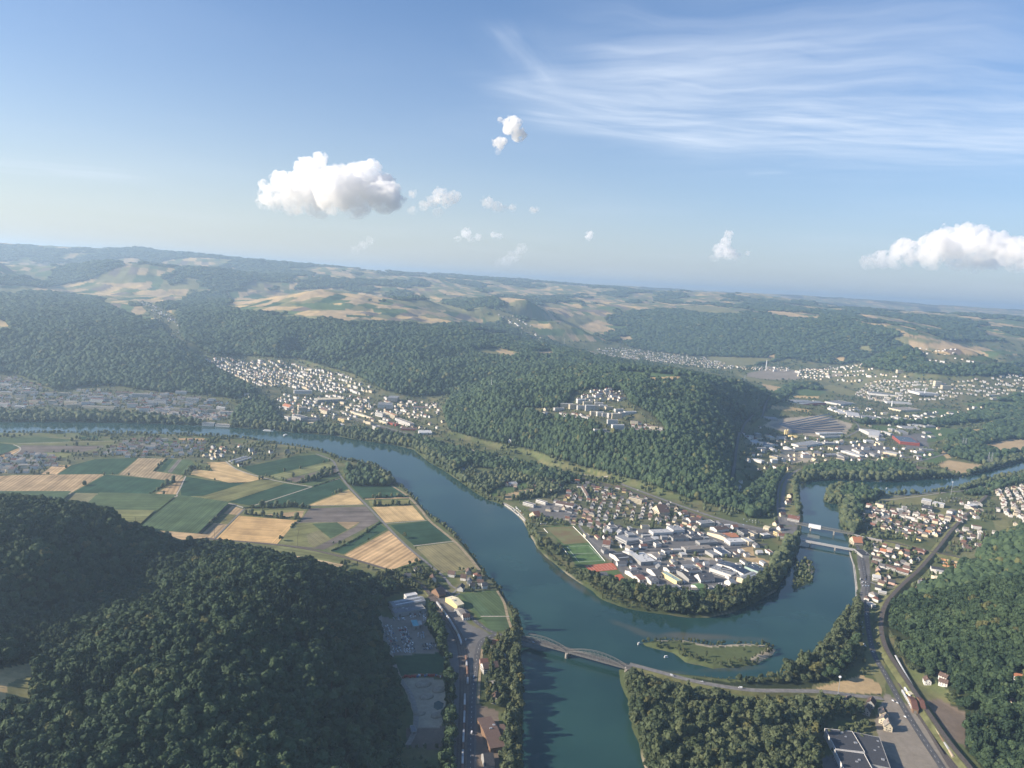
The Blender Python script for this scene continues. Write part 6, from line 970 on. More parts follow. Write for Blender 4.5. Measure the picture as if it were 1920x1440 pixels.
for zn, lab_, cnt in (('far_works', 'works under the far town', 22), ('valley_works', 'works between hill and river', 22), ('mall', 'plots around the red walled store', 10)):
    PQ = zone_xy(TOWNS[zn]); m_ = 0
    for k in range(500):
        if m_ >= cnt: break
        x, y = rb.uniform(PQ[:, 0].min(), PQ[:, 0].max()), rb.uniform(PQ[:, 1].min(), PQ[:, 1].max())
        if not inside(PQ, np.array([x]), np.array([y]))[0] or any((x-a)**2+(y-b)**2 < (c*.8+14)**2 for a, b, c in HALLC) or float(grid_lookup(WSD, np.array([x]), np.array([y]))[0]) < 40: continue
        m_ += 1; wl = rb.choice(['white', 'white', 'pale', 'grey', 'cream']); rf = rb.choice(['pale', 'metal', 'metal', 'grey', 'pale', 'tan']); L_ = rb.choice([22, 36, 55]); fm = rb.choice(['flat', 'low']); hall_at('works_hall', '%s %s %s hall with %s roof in the %s' % ({22: 'short', 36: 'long', 55: 'very long'}[L_], wl, {'flat': 'flat', 'low': 'gabled'}[fm], rf, lab_), 'hall', x, y, float(height(x, y)), a_+rb.choice([0, math.pi/2])+rb.uniform(-.1, .1), L_, rb.uniform(14, 26), rb.uniform(6, 11), wl, rf, fm, 0, 0, 0, 'halls in the '+lab_, 0)
G4 = 'apartment blocks of the estate on the wooded hill'
for k, (x, y, L_, h, wl) in enumerate([(490,340,60,14,'cream'),(560,350,55,14,'cream'),(630,360,50,14,'white'),(700,370,45,20,'white'),(745,360,40,14,'cream'),(735,410,35,13,'cream'),(790,415,35,13,'white'),(840,425,35,13,'white'),(890,435,35,16,'white'),(940,445,45,20,'cream'),(985,435,30,20,'white'),(900,505,45,20,'white'),(950,535,55,14,'white'),(790,570,55,12,'white'),(860,590,30,10,'white'),(620,300,45,14,'white'),(680,320,45,12,'cream'),(420,370,50,10,'white'),(820,345,40,10,'white'),(870,360,40,10,'cream'),(960,380,45,10,'white'),(1060,400,60,9,'white'),(780,320,40,10,'white'),(1010,410,40,10,'white')]):
    p = on_ground(*zpt('k', x, y+12))
    hall_at('apartment_block', '%s %s apartment block, %s along the estate rows on the wooded hill' % ('tall' if h > 15 else 'low' if h < 12 else 'mid height', wl, ['first', 'second', 'third', 'fourth', 'fifth', 'sixth', 'seventh', 'eighth', 'ninth', 'tenth', 'eleventh', 'twelfth', 'thirteenth', 'fourteenth', 'fifteenth', 'sixteenth', 'seventeenth', 'eighteenth', 'nineteenth', 'twentieth', 'twenty-first', 'twenty-second', 'twenty-third', 'twenty-fourth'][k]), 'apartment block', p[0], p[1], p[2], .25+rh.uniform(-.2, .2), L_*.8, 13, h, wl, 'tan' if k % 3 else 'pale', 'flat', 0, 0, 0, G4, max(2, int(h/4)))
for lab, x, y, h, w_ in [('tall cream tower block in the far town', 1135, 405, 34, 40), ('lower cream block beside the tall tower block', 1215, 428, 22, 60), ('cream castle like block above the far town', 810, 285, 20, 60), ('white hall on the right meadow of the far town', 1640, 490, 9, 70), ('long white shed on the right meadow of the far town', 1700, 522, 7, 110)]:
    p = on_ground(*zpt('n', x, y)); hall_at('far_block', lab, 'building', p[0], p[1], p[2], .1, w_, 22, h, 'cream' if 'cream' in lab else 'white', 'cream', 'flat', 0, 0, 0, 'large blocks of the far town', 3)

rw = random.Random(21); PW = zone_xy(TOWNS['point_works']); SM = 0
for k in range(900):                                  # the many small sheds between the big halls
    if SM >= 62: break
    x, y = rw.uniform(*PW[:, 0][[PW[:, 0].argmin(), PW[:, 0].argmax()]]), rw.uniform(PW[:, 1].min(), PW[:, 1].max())
    if not inside(PW, np.array([x]), np.array([y]))[0] or any((x-a)**2+(y-b)**2 < (c*.75+9)**2 for a, b, c in HALLC) or float(grid_lookup(WSD, np.array([x]), np.array([y]))[0]) < 45: continue
    rf = rw.choice(['grey', 'metal', 'dark', 'pale', 'brown', 'tan', 'metal', 'red']); wl = rw.choice(['white', 'white', 'grey', 'cream']); fm = rw.choice(['flat', 'low', 'gable']); SM += 1
    L_ = rw.uniform(9, 22); W_ = rw.uniform(8, 13); j = min(range(len(HALLC)), key=lambda q: math.hypot(HALLC[q][0]-x, HALLC[q][1]-y)); HL = [o for o in COL.objects if o.get('group') == G1]
    hall_at('works_shed', 'small %s shed with %s %s roof squeezed between the big commercial halls' % (wl, {'flat': 'flat', 'low': 'low pitched', 'gable': 'gabled'}[fm], rf), 'shed', x, y, 0, ang_of((1343, 1055), (1391, 1095))+rw.choice([0, math.pi/2])+rw.uniform(-.08, .08), L_, W_, rw.uniform(4, 7.5), wl, rf, fm, 0, 0, 0, 'small sheds of the commercial district')
# houses: the three hundred nearest stand one by one, the rest are one built-up mass
ORD = ['nearest', 'second nearest', 'third nearest', 'fourth nearest', 'fifth nearest', 'sixth nearest', 'seventh nearest', 'eighth nearest', 'ninth nearest', 'tenth nearest', 'eleventh nearest', 'twelfth nearest']
MARKS = {k: np.array(at_z(*p))[:2] for k, p in {
 'the arched river bridge': (966,1192), 'the scrapyard hall': (760,1130), 'the cream warehouse': (845,1135), 'the lower main road hall': (905,1380), 'the white guesthouse': (915,1248), 'the railway bridge': (1600,1000), 'the road bridge end': (1600,1030), 'the dark riverside garage': (1610,1035), 'the railway crossing': (1757,1035), 'the rust red roof by the cutting': (1722,1030), 'the boulevard junction': (1640,1095), 'the big villa': (1645,1083), 'the timber yard': (1800,1060), 'the cream gabled hall': (1762,1100), 'the long grey workshop': (1735,1100), 'the slim tower below the wood': (1838,1003), 'the lone four storey block': (1690,960), 'the office wings': (1750,940), 'the sports hall': (1742,952), 'the corner block': (1818,948), 'the canal path pole': (1784,921), 'the village edge by the spit': (1625,950), 'the meadow on the east side': (1880,985), 'the top of the east rows': (1900,915), 'the right end of the east rows': (1918,945), 'the football pitch': (1090,1005), 'the tennis courts': (1125,1065), 'the school by the allotments': (1380,0) if False else (1050,945), 'the cream apartment block': (1195,935), 'the brown house block at the railway': (1232,955), 'the white three storey block': (1145,985), 'the white hall near the railway': (1245,985), 'the curved terrace': (1097,915), 'the hill road depot': (1075,902), 'the orange clubhouse': (1000,965), 'the bath house': (1025,918), 'the swimming pool': (868,873), 'the large dark store': (1600,1400), 'the rust red engine sheds': (1715,1320), 'the dry meadow by the grove': (1600,1285), 'the yellow block by the bridges': (1455,1000), 'the left field lanes': (300,860), 'the ploughed strip': (120,845), 'the polytunnels': (450,863), 'the estate slope': (1215,805), 'the estate top': (1150,735)}.items()}
def build_houses():
    H = [h for h in HOUSES if not near_hall(h[0], h[1]) and float(grid_lookup(WSD, np.array([h[0]]), np.array([h[1]]))[0]) > 12]
    H.sort(key=lambda h: math.hypot(h[0], h[1])); out = []
    for h in H:                                       # keep them apart
        if all((h[0]-o[0])**2+(h[1]-o[1])**2 > (10.5*max(h[3], .8))**2 for o in out[-400:]): out.append(h)
    H = out; nearH, farH = H[:300], H[300:]; XY = np.array([[h[0], h[1]] for h in nearH])
    cand = []
    for k, m in MARKS.items():
        d = np.hypot(*(XY-m).T); od = np.argsort(d)
        for r_ in range(len(ORD)): cand.append((r_, d[od[r_]], int(od[r_]), k))
    cand.sort(); lab = {}
    for r_, d, i, k in cand:
        if i not in lab: lab[i] = (r_, k)
    ZN = {'koblenz': 'in the village right of the river', 'rail_wedge': 'between the boulevard and the embankment', 'hill_foot': 'below the right wood', 'east_rows': 'in the rows at the right edge', 'point_houses': 'in the rows inside the river bend', 'hamlet': 'in the hamlet by the scrapyard', 'roadside': 'beside the lower main road', 'grove_houses': 'by the lower right grove', 'wood_edge': 'at the right wood edge', 'wood_strip': 'in the riverside wood', 'gully': 'on the shady gully lane', 'bridge_road': 'before the two bridges', 'hill_estate': 'in the estate on the wooded hill', 'left_village': 'in the village between fields and river', 'valley_works': 'among the works on the plain', 'orchard': 'in the orchards', 'west_town': 'in the left far town', 'old_town': 'in the old town', 'east_town': 'in the far bank town'}
    for i, h in enumerate(nearH):
        x, y, rz, sc, wall, roof, form, zone = h; r = math.hypot(x, y)
        fm = ['gabled', 'steep', 'hipped', 'annexed'][form]
        if i in lab: L_ = '%s house, %s %s roof, %s to %s' % (wall, fm, roof, ORD[lab[i][0]], lab[i][1])
        else: L_ = '%s house, %s %s roof, %s' % (wall, fm, roof, ZN.get(zone, 'in the valley'))
        put_house(x, y, rz, sc, wall, roof, form, r < 1330, L_, 'houses '+ZN.get(zone, 'in the valley'))
    if farH:
        mats = [WALLM['white'], WALLM['cream'], ROOFM['brown'], ROOFM['red'], ROOFM['tan']]; V = []; Fc = []; mi = []
        for x, y, rz, sc, wall, roof, form, zone in farH:
            z = max(float(height(x, y)), 0); big = rh.random() < .14; sc *= 1.12; L_ = 11*sc*(2.0 if big else 1); Wd = 9*sc*(1.25 if big else 1); e = 5.6*sc*(1.6 if big else 1); r = e+(.6 if big else 3.6*sc); a, b = L_/2, Wd/2; c, s = math.cos(rz), math.sin(rz); n = len(V)
            for px_, py_, pz in [(-a, -b, -3), (a, -b, -3), (a, b, -3), (-a, b, -3), (-a, -b, e), (a, -b, e), (a, b, e), (-a, b, e), (-a, 0, r), (a, 0, r)]: V.append((x+c*px_-s*py_, y+s*px_+c*py_, z+pz))
            Fc += [(n, n+1, n+5, n+4), (n+2, n+3, n+7, n+6), (n+1, n+2, n+6, n+9, n+5), (n+3, n, n+4, n+8, n+7), (n+4, n+5, n+9, n+8), (n+6, n+7, n+8, n+9)]; w_ = 0 if wall in ('white', 'grey') else 1; rr = {'brown': 2, 'red': 3, 'orange': 3}.get(roof, 4); mi += [w_]*4+[rr]*2
            OCC.append((x, y, 8))
        o = link_mesh('distant_houses', V, Fc, mats); o.data.polygons.foreach_set('material_index', mi); o['kind'] = 'stuff'; tag(o, 'mass of small pale houses of the towns and villages farther back', 'houses')
    print('houses', len(nearH), len(farH))
build_houses()
# ------------------------------------------------------------------ bridges
GREYS = noisy('bridge_steel', (.17, .165, .15), .4, .2, .7); STONE = noisy('bridge_stone', (.33, .30, .26), .4, .25, .9)
def frame_of(a, b):
    d = b-a; L = float(np.linalg.norm(d[:2])); return (a+b)/2, math.atan2(d[1], d[0]), L
def arch_bridge():
    z = 5.5; a, b = at_z(962, 1191, z), at_z(1176, 1250, z); c, rz, L = frame_of(a, b); w = 13
    t = thing('arched_bridge', 'grey steel road bridge of two bowstring arches crossing the wide river', 'bridge', (c[0], c[1], z), rz)
    MB().box(-L/2-6, L/2+6, -w/2, w/2, -1.3, 0, True).build('deck', GREYS, t); MB().box(-L/2-6, L/2+6, -3.6, 3.6, .02, .07).build('carriageway', noisy('bridge_road', (.115, .11, .10), .2, .2, .9), t)
    MB().box(-L/2-6, L/2+6, 4.3, 6.1, .02, .12).build('footway', GREYS, t)
    pm = MB()
    for k in range(int(L/7)): pm.box(-L/2+k*7, -L/2+k*7+.8, -w/2-.9, -w/2, -1.2, -.3, True)
    pm.build('bracket_row', GREYS, t)
    for s in (-1, 1):
        r = MB().box(-L/2-6, L/2+6, s*(w/2-.2)-.06, s*(w/2-.2)+.06, 1.3, 1.6, True)
        for k in range(int(L/4)): r.bar((-L/2+k*4, s*(w/2-.2), 0), (-L/2+k*4, s*(w/2-.2), 1.1), .09); r.bar((-L/2+k*4, s*(w/2+.1), -1.3), (-L/2+k*4+4, s*(w/2+.1), 1.5), .14); r.bar((-L/2+k*4+4, s*(w/2+.1), -1.3), (-L/2+k*4, s*(w/2+.1), 1.5), .14)
        r.build('lattice_side', GREYS, t)
    half = L/2-3
    for sp in (-1, 1):
        x0 = sp*(half/2+1.5)-half/2; n = 14; H = 9.6
        for s in (-1, 1):
            rib = MB(); P = [(x0+half*k/n, s*4.9, H*(1-(2*k/n-1)**2)) for k in range(n+1)]; Q = [(x0+half*k/n, s*4.9, max(0, H*.8*(1-(2*k/n-1)**2)-.2)) for k in range(n+1)]
            for k in range(n): rib.bar(P[k], P[k+1], .32); rib.bar(Q[k], Q[k+1], .22); rib.bar(P[k], Q[k+1], .12)
            ro = rib.build('arch_rib', GREYS, t)
            for k in range(1, n): MB().bar((P[k][0], s*4.9, 0), Q[k], .2).build('hanger', GREYS, ro)
        br = MB()
        for k in range(4, n-3):
            zz_ = H*(1-(2*k/n-1)**2); br.bar((x0+half*k/n, -4.9, zz_), (x0+half*k/n, 4.9, zz_), .2)
        br.build('wind_bracing', GREYS, t)
    MB().box(-2.2, 2.2, -8, 8, -z+WATER_Z-3, -1.3).cyl(0, -8, -z+WATER_Z-3, -2.2, 2.2, 2.0).cyl(0, 8, -z+WATER_Z-3, -2.2, 2.2, 2.0).build('pier', STONE, t)
    for s in (-1, 1): MB().box(s*(L/2+5)-7, s*(L/2+5)+3 if s > 0 else s*(L/2+5)+7, -8, 8, -z-3, -1.32).build('abutment', STONE, t)
    for s in (-1, 1): MB().box(s*(L/2-1)-1, s*(L/2-1)+1, -w/2-.2, -w/2+1.6, 0, 1.9).build('end_post', CONC, t)
arch_bridge()
def beam_bridge(name, label, pa, pb, z, w, piers, truss=0, sheet_=None, deckm=CONC):
    a, b = at_z(*pa, z), at_z(*pb, z); c, rz, L = frame_of(a, b); t = thing(name, label, 'bridge', (c[0], c[1], z), rz)
    MB().box(-L/2-8, L/2+8, -w/2, w/2, -1.6, 0, True).build('deck', deckm, t)
    for s in (-1, 1):
        if truss:
            g = MB(); n = int(L/6); g.box(-L/2, L/2, s*w/2-.25, s*w/2+.25, truss-.3, truss+.3, True).box(-L/2, L/2, s*w/2-.25, s*w/2+.25, -2.2, -1.62, True)
            for k in range(n): g.bar((-L/2+k*L/n, s*w/2, -.2), (-L/2+(k+1)*L/n, s*w/2, truss), .22); g.bar((-L/2+(k+1)*L/n, s*w/2, -.2), (-L/2+k*L/n, s*w/2, truss), .22)
            g.build('lattice_girder', GREYS, t)
        else: MB().box(-L/2-8, L/2+8, s*w/2-.12, s*w/2+.12, .02, 1.0).build('railing', STEEL, t)
    for f in piers: MB().box(-L/2+f*L-1.6, -L/2+f*L+1.6, -w/2-1, w/2+1, WATER_Z-z-3, -1.62).build('pier', STONE, t)
    if sheet_: MB().box(-L/2+sheet_[0]*L, -L/2+sheet_[1]*L, -w/2-.8, w/2+.8, -3.6, truss+1.4, True).build('scaffold_sheeting', WHITE, t)
    return t
beam_bridge('railway_bridge', 'lattice railway bridge partly wrapped in white scaffolding sheets', (1496, 982), (1600, 1001), 8, 6, (.24, .66), 4.0, (.20, .42), GREYS)
beam_bridge('road_bridge', 'low pale road bridge on two slim piers in front of the railway bridge', (1488, 1010), (1602, 1031), 5, 11, (.28, .69))
def viaduct():
    a, b = at_z(1601, 1002, 8), at_z(1654, 1013, 8); c, rz, L = frame_of(a, b); t = thing('stone_viaduct', 'stone viaduct of dark round arches carrying the railway to the embankment', 'viaduct', (c[0], c[1], 0), rz); n = 6; m = MB(); w = 5; step = L/n
    for k in range(n):
        x0 = -L/2+k*step; r = step*.36; pts = [(x0, 0), (x0+step/2-r, 0), (x0+step/2-r, 2.6)]+[(x0+step/2-r*math.cos(q*math.pi/8), 2.6+r*math.sin(q*math.pi/8)*.62) for q in range(1, 8)]+[(x0+step/2+r, 2.6), (x0+step/2+r, 0), (x0+step, 0), (x0+step, 8), (x0, 8)]
        f = [(x, -w/2, zz_-.5) for x, zz_ in pts]; bk = [(x, w/2, zz_-.5) for x, zz_ in pts]; m.poly(f); m.poly(bk[::-1])
        for i in range(len(pts)): j = (i+1) % len(pts); m.poly([f[j], f[i], bk[i], bk[j]])
    m.build('arcade', STONE, t); MB().box(-L/2, L/2, -w/2-.4, w/2+.4, 7.52, 8.1, True).build('deck', CONC, t)
viaduct()

# ------------------------------------------------------------------ trains
def along(C, top, s, off):
    S_ = np.concatenate([[0], np.cumsum(np.linalg.norm(np.diff(C[:, :2], axis=0), axis=1))]); N = normals2(C)
    x = [np.interp(s, S_, C[:, k]) for k in (0, 1)]; n = [np.interp(s, S_, N[:, k]) for k in (0, 1)]; return Vector((x[0]+n[0]*off, x[1]+n[1]*off, float(np.interp(s, S_, top))+.62)), S_[-1]
def train(label, R, s0, cars, off, mats, kind='wagon', ln=15):
    C, top = R; p0, tot = along(C, top, s0, off); t = thing('goods_train' if kind == 'wagon' else 'passenger_train', label, 'train', p0)
    for k in range(cars):
        a, _ = along(C, top, s0+k*(ln+1.2), off); b, _ = along(C, top, s0+k*(ln+1.2)+ln, off)
        if s0+k*(ln+1.2)+ln > tot: break
        d = b-a; L = d.length; m = mats[k % len(mats)]; M = Matrix.Translation((a+b)/2-p0)@Matrix.Rotation(math.atan2(d.y, d.x), 4, 'Z')
        w = MB(); w.box(-L/2, L/2, -1.4, 1.4, .9, 3.6, True)
        w.v += []; n = len(w.v); w.poly([(-L/2, -1.4, 3.6), (L/2, -1.4, 3.6), (L/2, -.9, 4.1), (-L/2, -.9, 4.1)]).poly([(-L/2, -.9, 4.1), (L/2, -.9, 4.1), (L/2, .9, 4.1), (-L/2, .9, 4.1)]).poly([(-L/2, .9, 4.1), (L/2, .9, 4.1), (L/2, 1.4, 3.6), (-L/2, 1.4, 3.6)])
        o = w.build('carriage' if kind != 'wagon' else 'wagon', m, t); o.matrix_local = M
        for s in (-1, 1): MB().box(s*L*.33-1.3, s*L*.33+1.3, -1.1, 1.1, .02, .88, True).build('bogie', RUST, o)
        if kind != 'wagon':
            for s in (-1, 1): MB().box(-L*.46, L*.46, min(s*1.38, s*1.44), max(s*1.38, s*1.44), 2.0, 3.0, True).build('window_band', PANE, o)
WAG = [principled('wagon_grey', (.40, .40, .40), .6), principled('wagon_brown', (.22, .13, .09), .7), WHITE, principled('wagon_tan', (.40, .33, .24), .7), principled('wagon_pale', (.56, .56, .54), .6)]; SILV = principled('carriage_silver', (.55, .56, .56), .4)
train('goods train of grey and white wagons curving past the cream warehouse', R_YARD, 34, 10, 0, [WAG[0], WAG[0], WAG[3], WAG[4], WAG[4]])
train('long goods train of brown and grey wagons beside the lower main road', R_YARD, 235, 5, 4.2, [WAG[1], WAG[0], WAG[1]]); train('goods train of pale wagons at the bottom of the tracks', R_YARD, 345, 12, 0, [WAG[0], WAG[4], WAG[1]], ln=13)
train('pale passenger train on the right tracks above the rust red sheds', R_YARD2, 20, 6, 4.2, [SILV], 'passenger', 20); train('grey goods train on the lower right tracks', R_YARD2, 175, 8, 0, [WAG[0], WAG[3], WAG[1]]); train('short white train in the sidings below the rust red sheds', R_YARD2, 130, 3, -9.5, [WHITE], 'passenger', 18); train('pale train in the outer siding', R_YARD2, 140, 3, -16, [SILV], 'passenger', 18)

# ------------------------------------------------------------------ cars
def car_mesh(paint, van=0):
    L, w, h = (4.4, 1.8, 1.45) if not van else (5.6, 2.1, 2.5); V = []; Fc = []; mi = []
    prof = [(-L/2, .35), (-L/2, .85), (-L*.42, .92), (-L*.30, h), (L*.14, h), (L*.30, .95), (L*.47, .85), (L/2, .6), (L/2, .35)] if not van else [(-L/2, .4), (-L/2, h), (L*.28, h), (L*.40, 1.3), (L/2, 1.15), (L/2, .4)]
    n = len(prof)
    for s in (-1, 1): V += [(x, s*w/2*(1 if z < 1.0 else .86), z) for x, z in prof]
    Fc.append(tuple(range(n))); Fc.append(tuple(range(2*n-1, n-1, -1))); mi += [0, 0]
    for i in range(n):
        j = (i+1) % n; Fc.append((j, i, n+i, n+j)); mi.append(1 if (not van and i in (2, 4)) or (van and i == 2) else 0)
    for s in (-1, 1):
        b = len(V)
        if not van: V += [(x, s*(w/2*.87+.04), z) for x, z in ((-L*.36, .98), (-L*.28, h-.12), (L*.12, h-.12), (L*.25, .98))]
        else: V += [(x, s*(w/2*.87+.04), z) for x, z in ((L*.1, 1.35), (L*.1, h-.3), (L*.26, h-.3), (L*.36, 1.35))]
        Fc.append((b, b+1, b+2, b+3)); mi.append(1)
        for x in (-L*.31, L*.31):
            b = len(V); V += [(x+.33*math.cos(k*.785), s*(w/2+.03), .33+.33*math.sin(k*.785)) for k in range(8)]; Fc.append(tuple(range(b, b+8))); mi.append(2)
    me = bpy.data.meshes.new('car'); me.from_pydata(V, [], Fc); me.update()
    for m in (paint, PANE, principled('tyre', (.02, .02, .02), .9)): me.materials.append(m)
    me.polygons.foreach_set('material_index', mi); return me
CARC = {'white': (.80, .80, .80), 'silver': (.52, .54, .56), 'blue': (.06, .11, .26), 'black': (.02, .02, .024), 'red': (.36, .035, .03), 'grey': (.20, .21, .22), 'pale blue': (.36, .46, .58)}
CARM = {k: car_mesh(principled('car_paint_'+k, c, .3, .5)) for k, c in CARC.items()}; VANM = {k: car_mesh(principled('car_paint_'+k, CARC[k], .3, .5), 1) for k in ('white', 'silver', 'grey')}
rc = random.Random(5)
def car(x, y, rz, where, group, colour=None, van=False, z=None):
    k = colour or rc.choices(list(CARC), [30, 20, 10, 14, 6, 14, 6])[0]
    if van and k not in VANM: k = 'white'
    o = bpy.data.objects.new('parked_van' if van else 'parked_car', (VANM if van else CARM)[k]); COL.objects.link(o); o.location = (x, y, (float(height(x, y)) if z is None else z)+.62); o.rotation_euler = (0, 0, rz)
    tag(o, '%s %s %s' % (k, 'van' if van else 'car', where), 'van' if van else 'car', group); return o
def car_rows(quad, rows, per, where, group, zm=None, fill_=.85, vans=.08, jit=.3):
    Q = [at_z(*(zpt(zm, *q) if zm else q))[:2] for q in quad]
    for i in range(rows):
        for j in range(per):
            if rc.random() > fill_: continue
            u = (j+.5)/per; v = (i+.5)/rows; p = (Q[0]*(1-u)+Q[1]*u)*(1-v)+(Q[3]*(1-u)+Q[2]*u)*v; d = Q[3]-Q[0]
            car(p[0]+rc.uniform(-jit, jit), p[1]+rc.uniform(-jit, jit), math.atan2(d[1], d[0])+rc.uniform(-.25, .25)*(1+jit), where, group, None, rc.random() < vans)
GS = 'scrapped cars standing in the scrapyard'
car_rows([(455,685),(560,680),(690,985),(560,1000)], 11, 4, 'in the left block of scrapped cars', GS, 'f', .95, .05, 1.2); car_rows([(640,700),(730,690),(850,985),(710,995)], 11, 5, 'in the middle block of scrapped cars', GS, 'f', .95, .05, 1.2); car_rows([(770,530),(890,510),(890,590),(770,600)], 3, 5, 'in the upper rows below the ribbed hall', GS, 'f', .95, .2, .5)
car_rows([(905,880),(1075,870),(1075,950),(915,960)], 3, 7, 'in the right corner of the scrapyard', GS, 'f', .95, .1, .8); car_rows([(850,760),(930,750),(940,830),(860,840)], 3, 3, 'beside the turquoise shed lane', GS, 'f', .9, .1, .8); car_rows([(915,500),(955,500),(955,620),(915,640)], 5, 2, 'along the tree belt of the scrapyard', GS, 'f', .9, .3, .4); car_rows([(570,590),(700,575),(720,620),(590,640)], 2, 5, 'in front of the ribbed hall doors', GS, 'f', .8, .2, .8)
car_rows([(1240,130),(1500,120),(1500,215),(1300,215)], 3, 7, 'in the guesthouse car park', 'cars in the guesthouse car park', 'g', .8, .2, .6)
for x, y, k, v in [(1105,1050,'white',True),(1040,0,'white',False),(1130,420,'white',False),(1600,20,'white',False)]: p = at_z(*zpt('g', x, y)); car(p[0], p[1], 1.5, 'driving on the lower main road', 'cars on the lower main road', k, v)
for q, r_, n_, w_ in [([(1110,955),(1350,1010),(1340,1020),(1105,965)], 1, 0, ''), ([(1370,930),(1500,930),(1500,960),(1380,960)], 2, 8, 'parked near the solar covered hall'), ([(600,680),(720,670),(730,690),(620,700)], 2, 7, 'parked behind the white roofed hall'), ([(740,675),(880,668),(885,685),(750,690)], 1, 8, 'parked in front of a dark flat hall'), ([(990,860),(1050,860),(1055,885),(1000,885)], 2, 4, 'parked in the gravel yard of the works'), ([(820,850),(880,870),(885,885),(825,870)], 1, 4, 'parked by the long grey brown hall'), ([(270,930),(380,925),(385,940),(275,945)], 1, 6, 'parked by the dark roofed hall'), ([(860,1100),(930,1100),(930,1130),(870,1130)], 2, 3, 'parked near the green roofed hall'), ([(1180,1120),(1260,1115),(1265,1150),(1190,1155)], 2, 4, 'parked by the arched storage shed'), ([(590,1150),(660,1140),(680,1165),(600,1175)], 1, 4, 'parked in the lower works lane'), ([(1400,540),(1560,560),(1560,590),(1400,575)], 2, 6, 'parked by the river road junction')]:
    if n_: car_rows(q, r_, n_, w_, 'cars among the commercial halls', 'c', .8, .2, .5)
car_rows([(860,640),(905,625),(985,700),(930,715)], 6, 2, 'parked at the river landing', 'cars and campers at the river landing', 'p', .9, .5, .5); car_rows([(1060,780),(1270,765),(1280,785),(1065,795)], 1, 12, 'parked along the upper pitch edge', 'cars along the pitch', 'p', .85, .5, .4); car_rows([(1340,660),(1410,650),(1390,700),(1340,700)], 2, 4, 'parked by the allotments', 'cars by the allotments', 'p', .8, .4, .5)
car_rows([(622,860),(720,870),(712,1010),(625,1010)], 6, 4, 'parked on the boulevard', 'cars on the riverside boulevard', 'e', .45, .15, .8); car_rows([(640,1130),(700,1180),(720,1350),(640,1350)], 5, 2, 'standing on the boulevard below the houses', 'cars on the riverside boulevard', 'e', .5, .15, 1)
for x, y in [(470,240),(480,330),(490,345),(560,400),(740,840),(780,860),(850,985),(640,460)]: p = at_z(*zpt('h', x, y)); car(p[0], p[1], 1.9, 'driving on the lower avenue', 'cars on the lower avenue')
car_rows([(1230,310),(1420,300),(1440,340),(1240,345)], 4, 8, 'in the parking rows beside the office wings', 'cars beside the office wings', 'e', .7, .05, .5)
for (x, y), w_ in zip([(1000,1205),(1040,1216),(1120,1238)], ['first on the arched bridge', 'in the middle of the arched bridge', 'last on the arched bridge']): p = at_z(x, y, 5.5); car(p[0], p[1], ang_of((966,1192),(1172,1248)), w_, 'cars on the arched bridge', None, False, 4.98)

for nm, n_, w_ in (('hill_road', 5, 'driving on the hill road above the riverside wood'), ('station_road', 5, 'driving on the road along the railway'), ('grove_road', 3, 'driving on the raised grove road'), ('farm_road', 2, 'driving on a farm road between the fields'), ('riverside_road', 5, 'driving on the road before the two bridges')):
    C = path3([k[1] for k in TRACKS if k[0] == nm][0], 6)
    for q in range(n_):
        i = rc.randrange(4, len(C)-4); d = C[i+1]-C[i]; s_ = rc.choice([-1, 1]); car(C[i][0]-d[1]/np.hypot(d[0], d[1])*1.7*s_, C[i][1]+d[0]/np.hypot(d[0], d[1])*1.7*s_, math.atan2(d[1], d[0])+(math.pi if s_ > 0 else 0), w_, 'cars on the valley roads', None, rc.random() < .25, (float(np.interp(i/len(C), [0, .08, .6, .85, 1], [5.3, 5.0, 3.5, 1.0, .3])) if nm == 'grove_road' else None))
print('cars', sum(1 for o in COL.objects if o.get('category') in ('car', 'van')))
# ------------------------------------------------------------------ masts, pylons, poles, chimneys
def pylon(px, py, H, label):
    p = on_ground(px, py); t = thing('power_pylon', label, 'pylon', p, .6, 'lattice pylons of the power line'); m = MB(); b = H*.085
    lv = [0, .25, .45, .62, .78, 1.0]
    for sx in (-1, 1):
        for sy in (-1, 1): m.bar((sx*b, sy*b, -1), (sx*.4, sy*.4, H), .28)
    for q, r in zip(lv, lv[1:]):
        w0, w1 = b*(1-q)+.4*q, b*(1-r)+.4*r
        for s in (-1, 1): m.bar((-w0, s*w0, q*H), (w1, s*w1, r*H), .16); m.bar((w0, s*w0, q*H), (-w1, s*w1, r*H), .16); m.bar((s*w0, -w0, q*H), (s*w1, w1, r*H), .16); m.bar((s*w0, w0, q*H), (s*w1, -w1, r*H), .16)
    m.build('lattice_mast', STEEL, t)
    for f, w in ((.70, 9), (.82, 11), (.93, 7)): MB().bar((-w, 0, f*H), (w, 0, f*H), .3).bar((-w, 0, f*H), (0, 0, f*H+2), .18).bar((w, 0, f*H), (0, 0, f*H+2), .18).build('cross_arm', STEEL, t)
for x, y, H, l in [(1852,872,52,'left pylon of the pair standing by the upper river'),(1858,873,52,'right pylon of the pair standing by the upper river'),(1804,842,50,'left pylon of the pair beyond the meander wood'),(1809,843,50,'right pylon of the pair beyond the meander wood'),(1058,645,55,'tall pylon on the wooded saddle'),(978,632,50,'pylon above the plateau woods'),(1308,663,60,'left pylon on the side valley floor'),(1350,662,60,'right pylon on the side valley floor'),(1396,715,45,'pylon behind the shaded hill'),(1458,690,50,'pylon behind the tall white chimney'),(1500,700,45,'pylon near the far works')]: pylon(x, y, H, l)
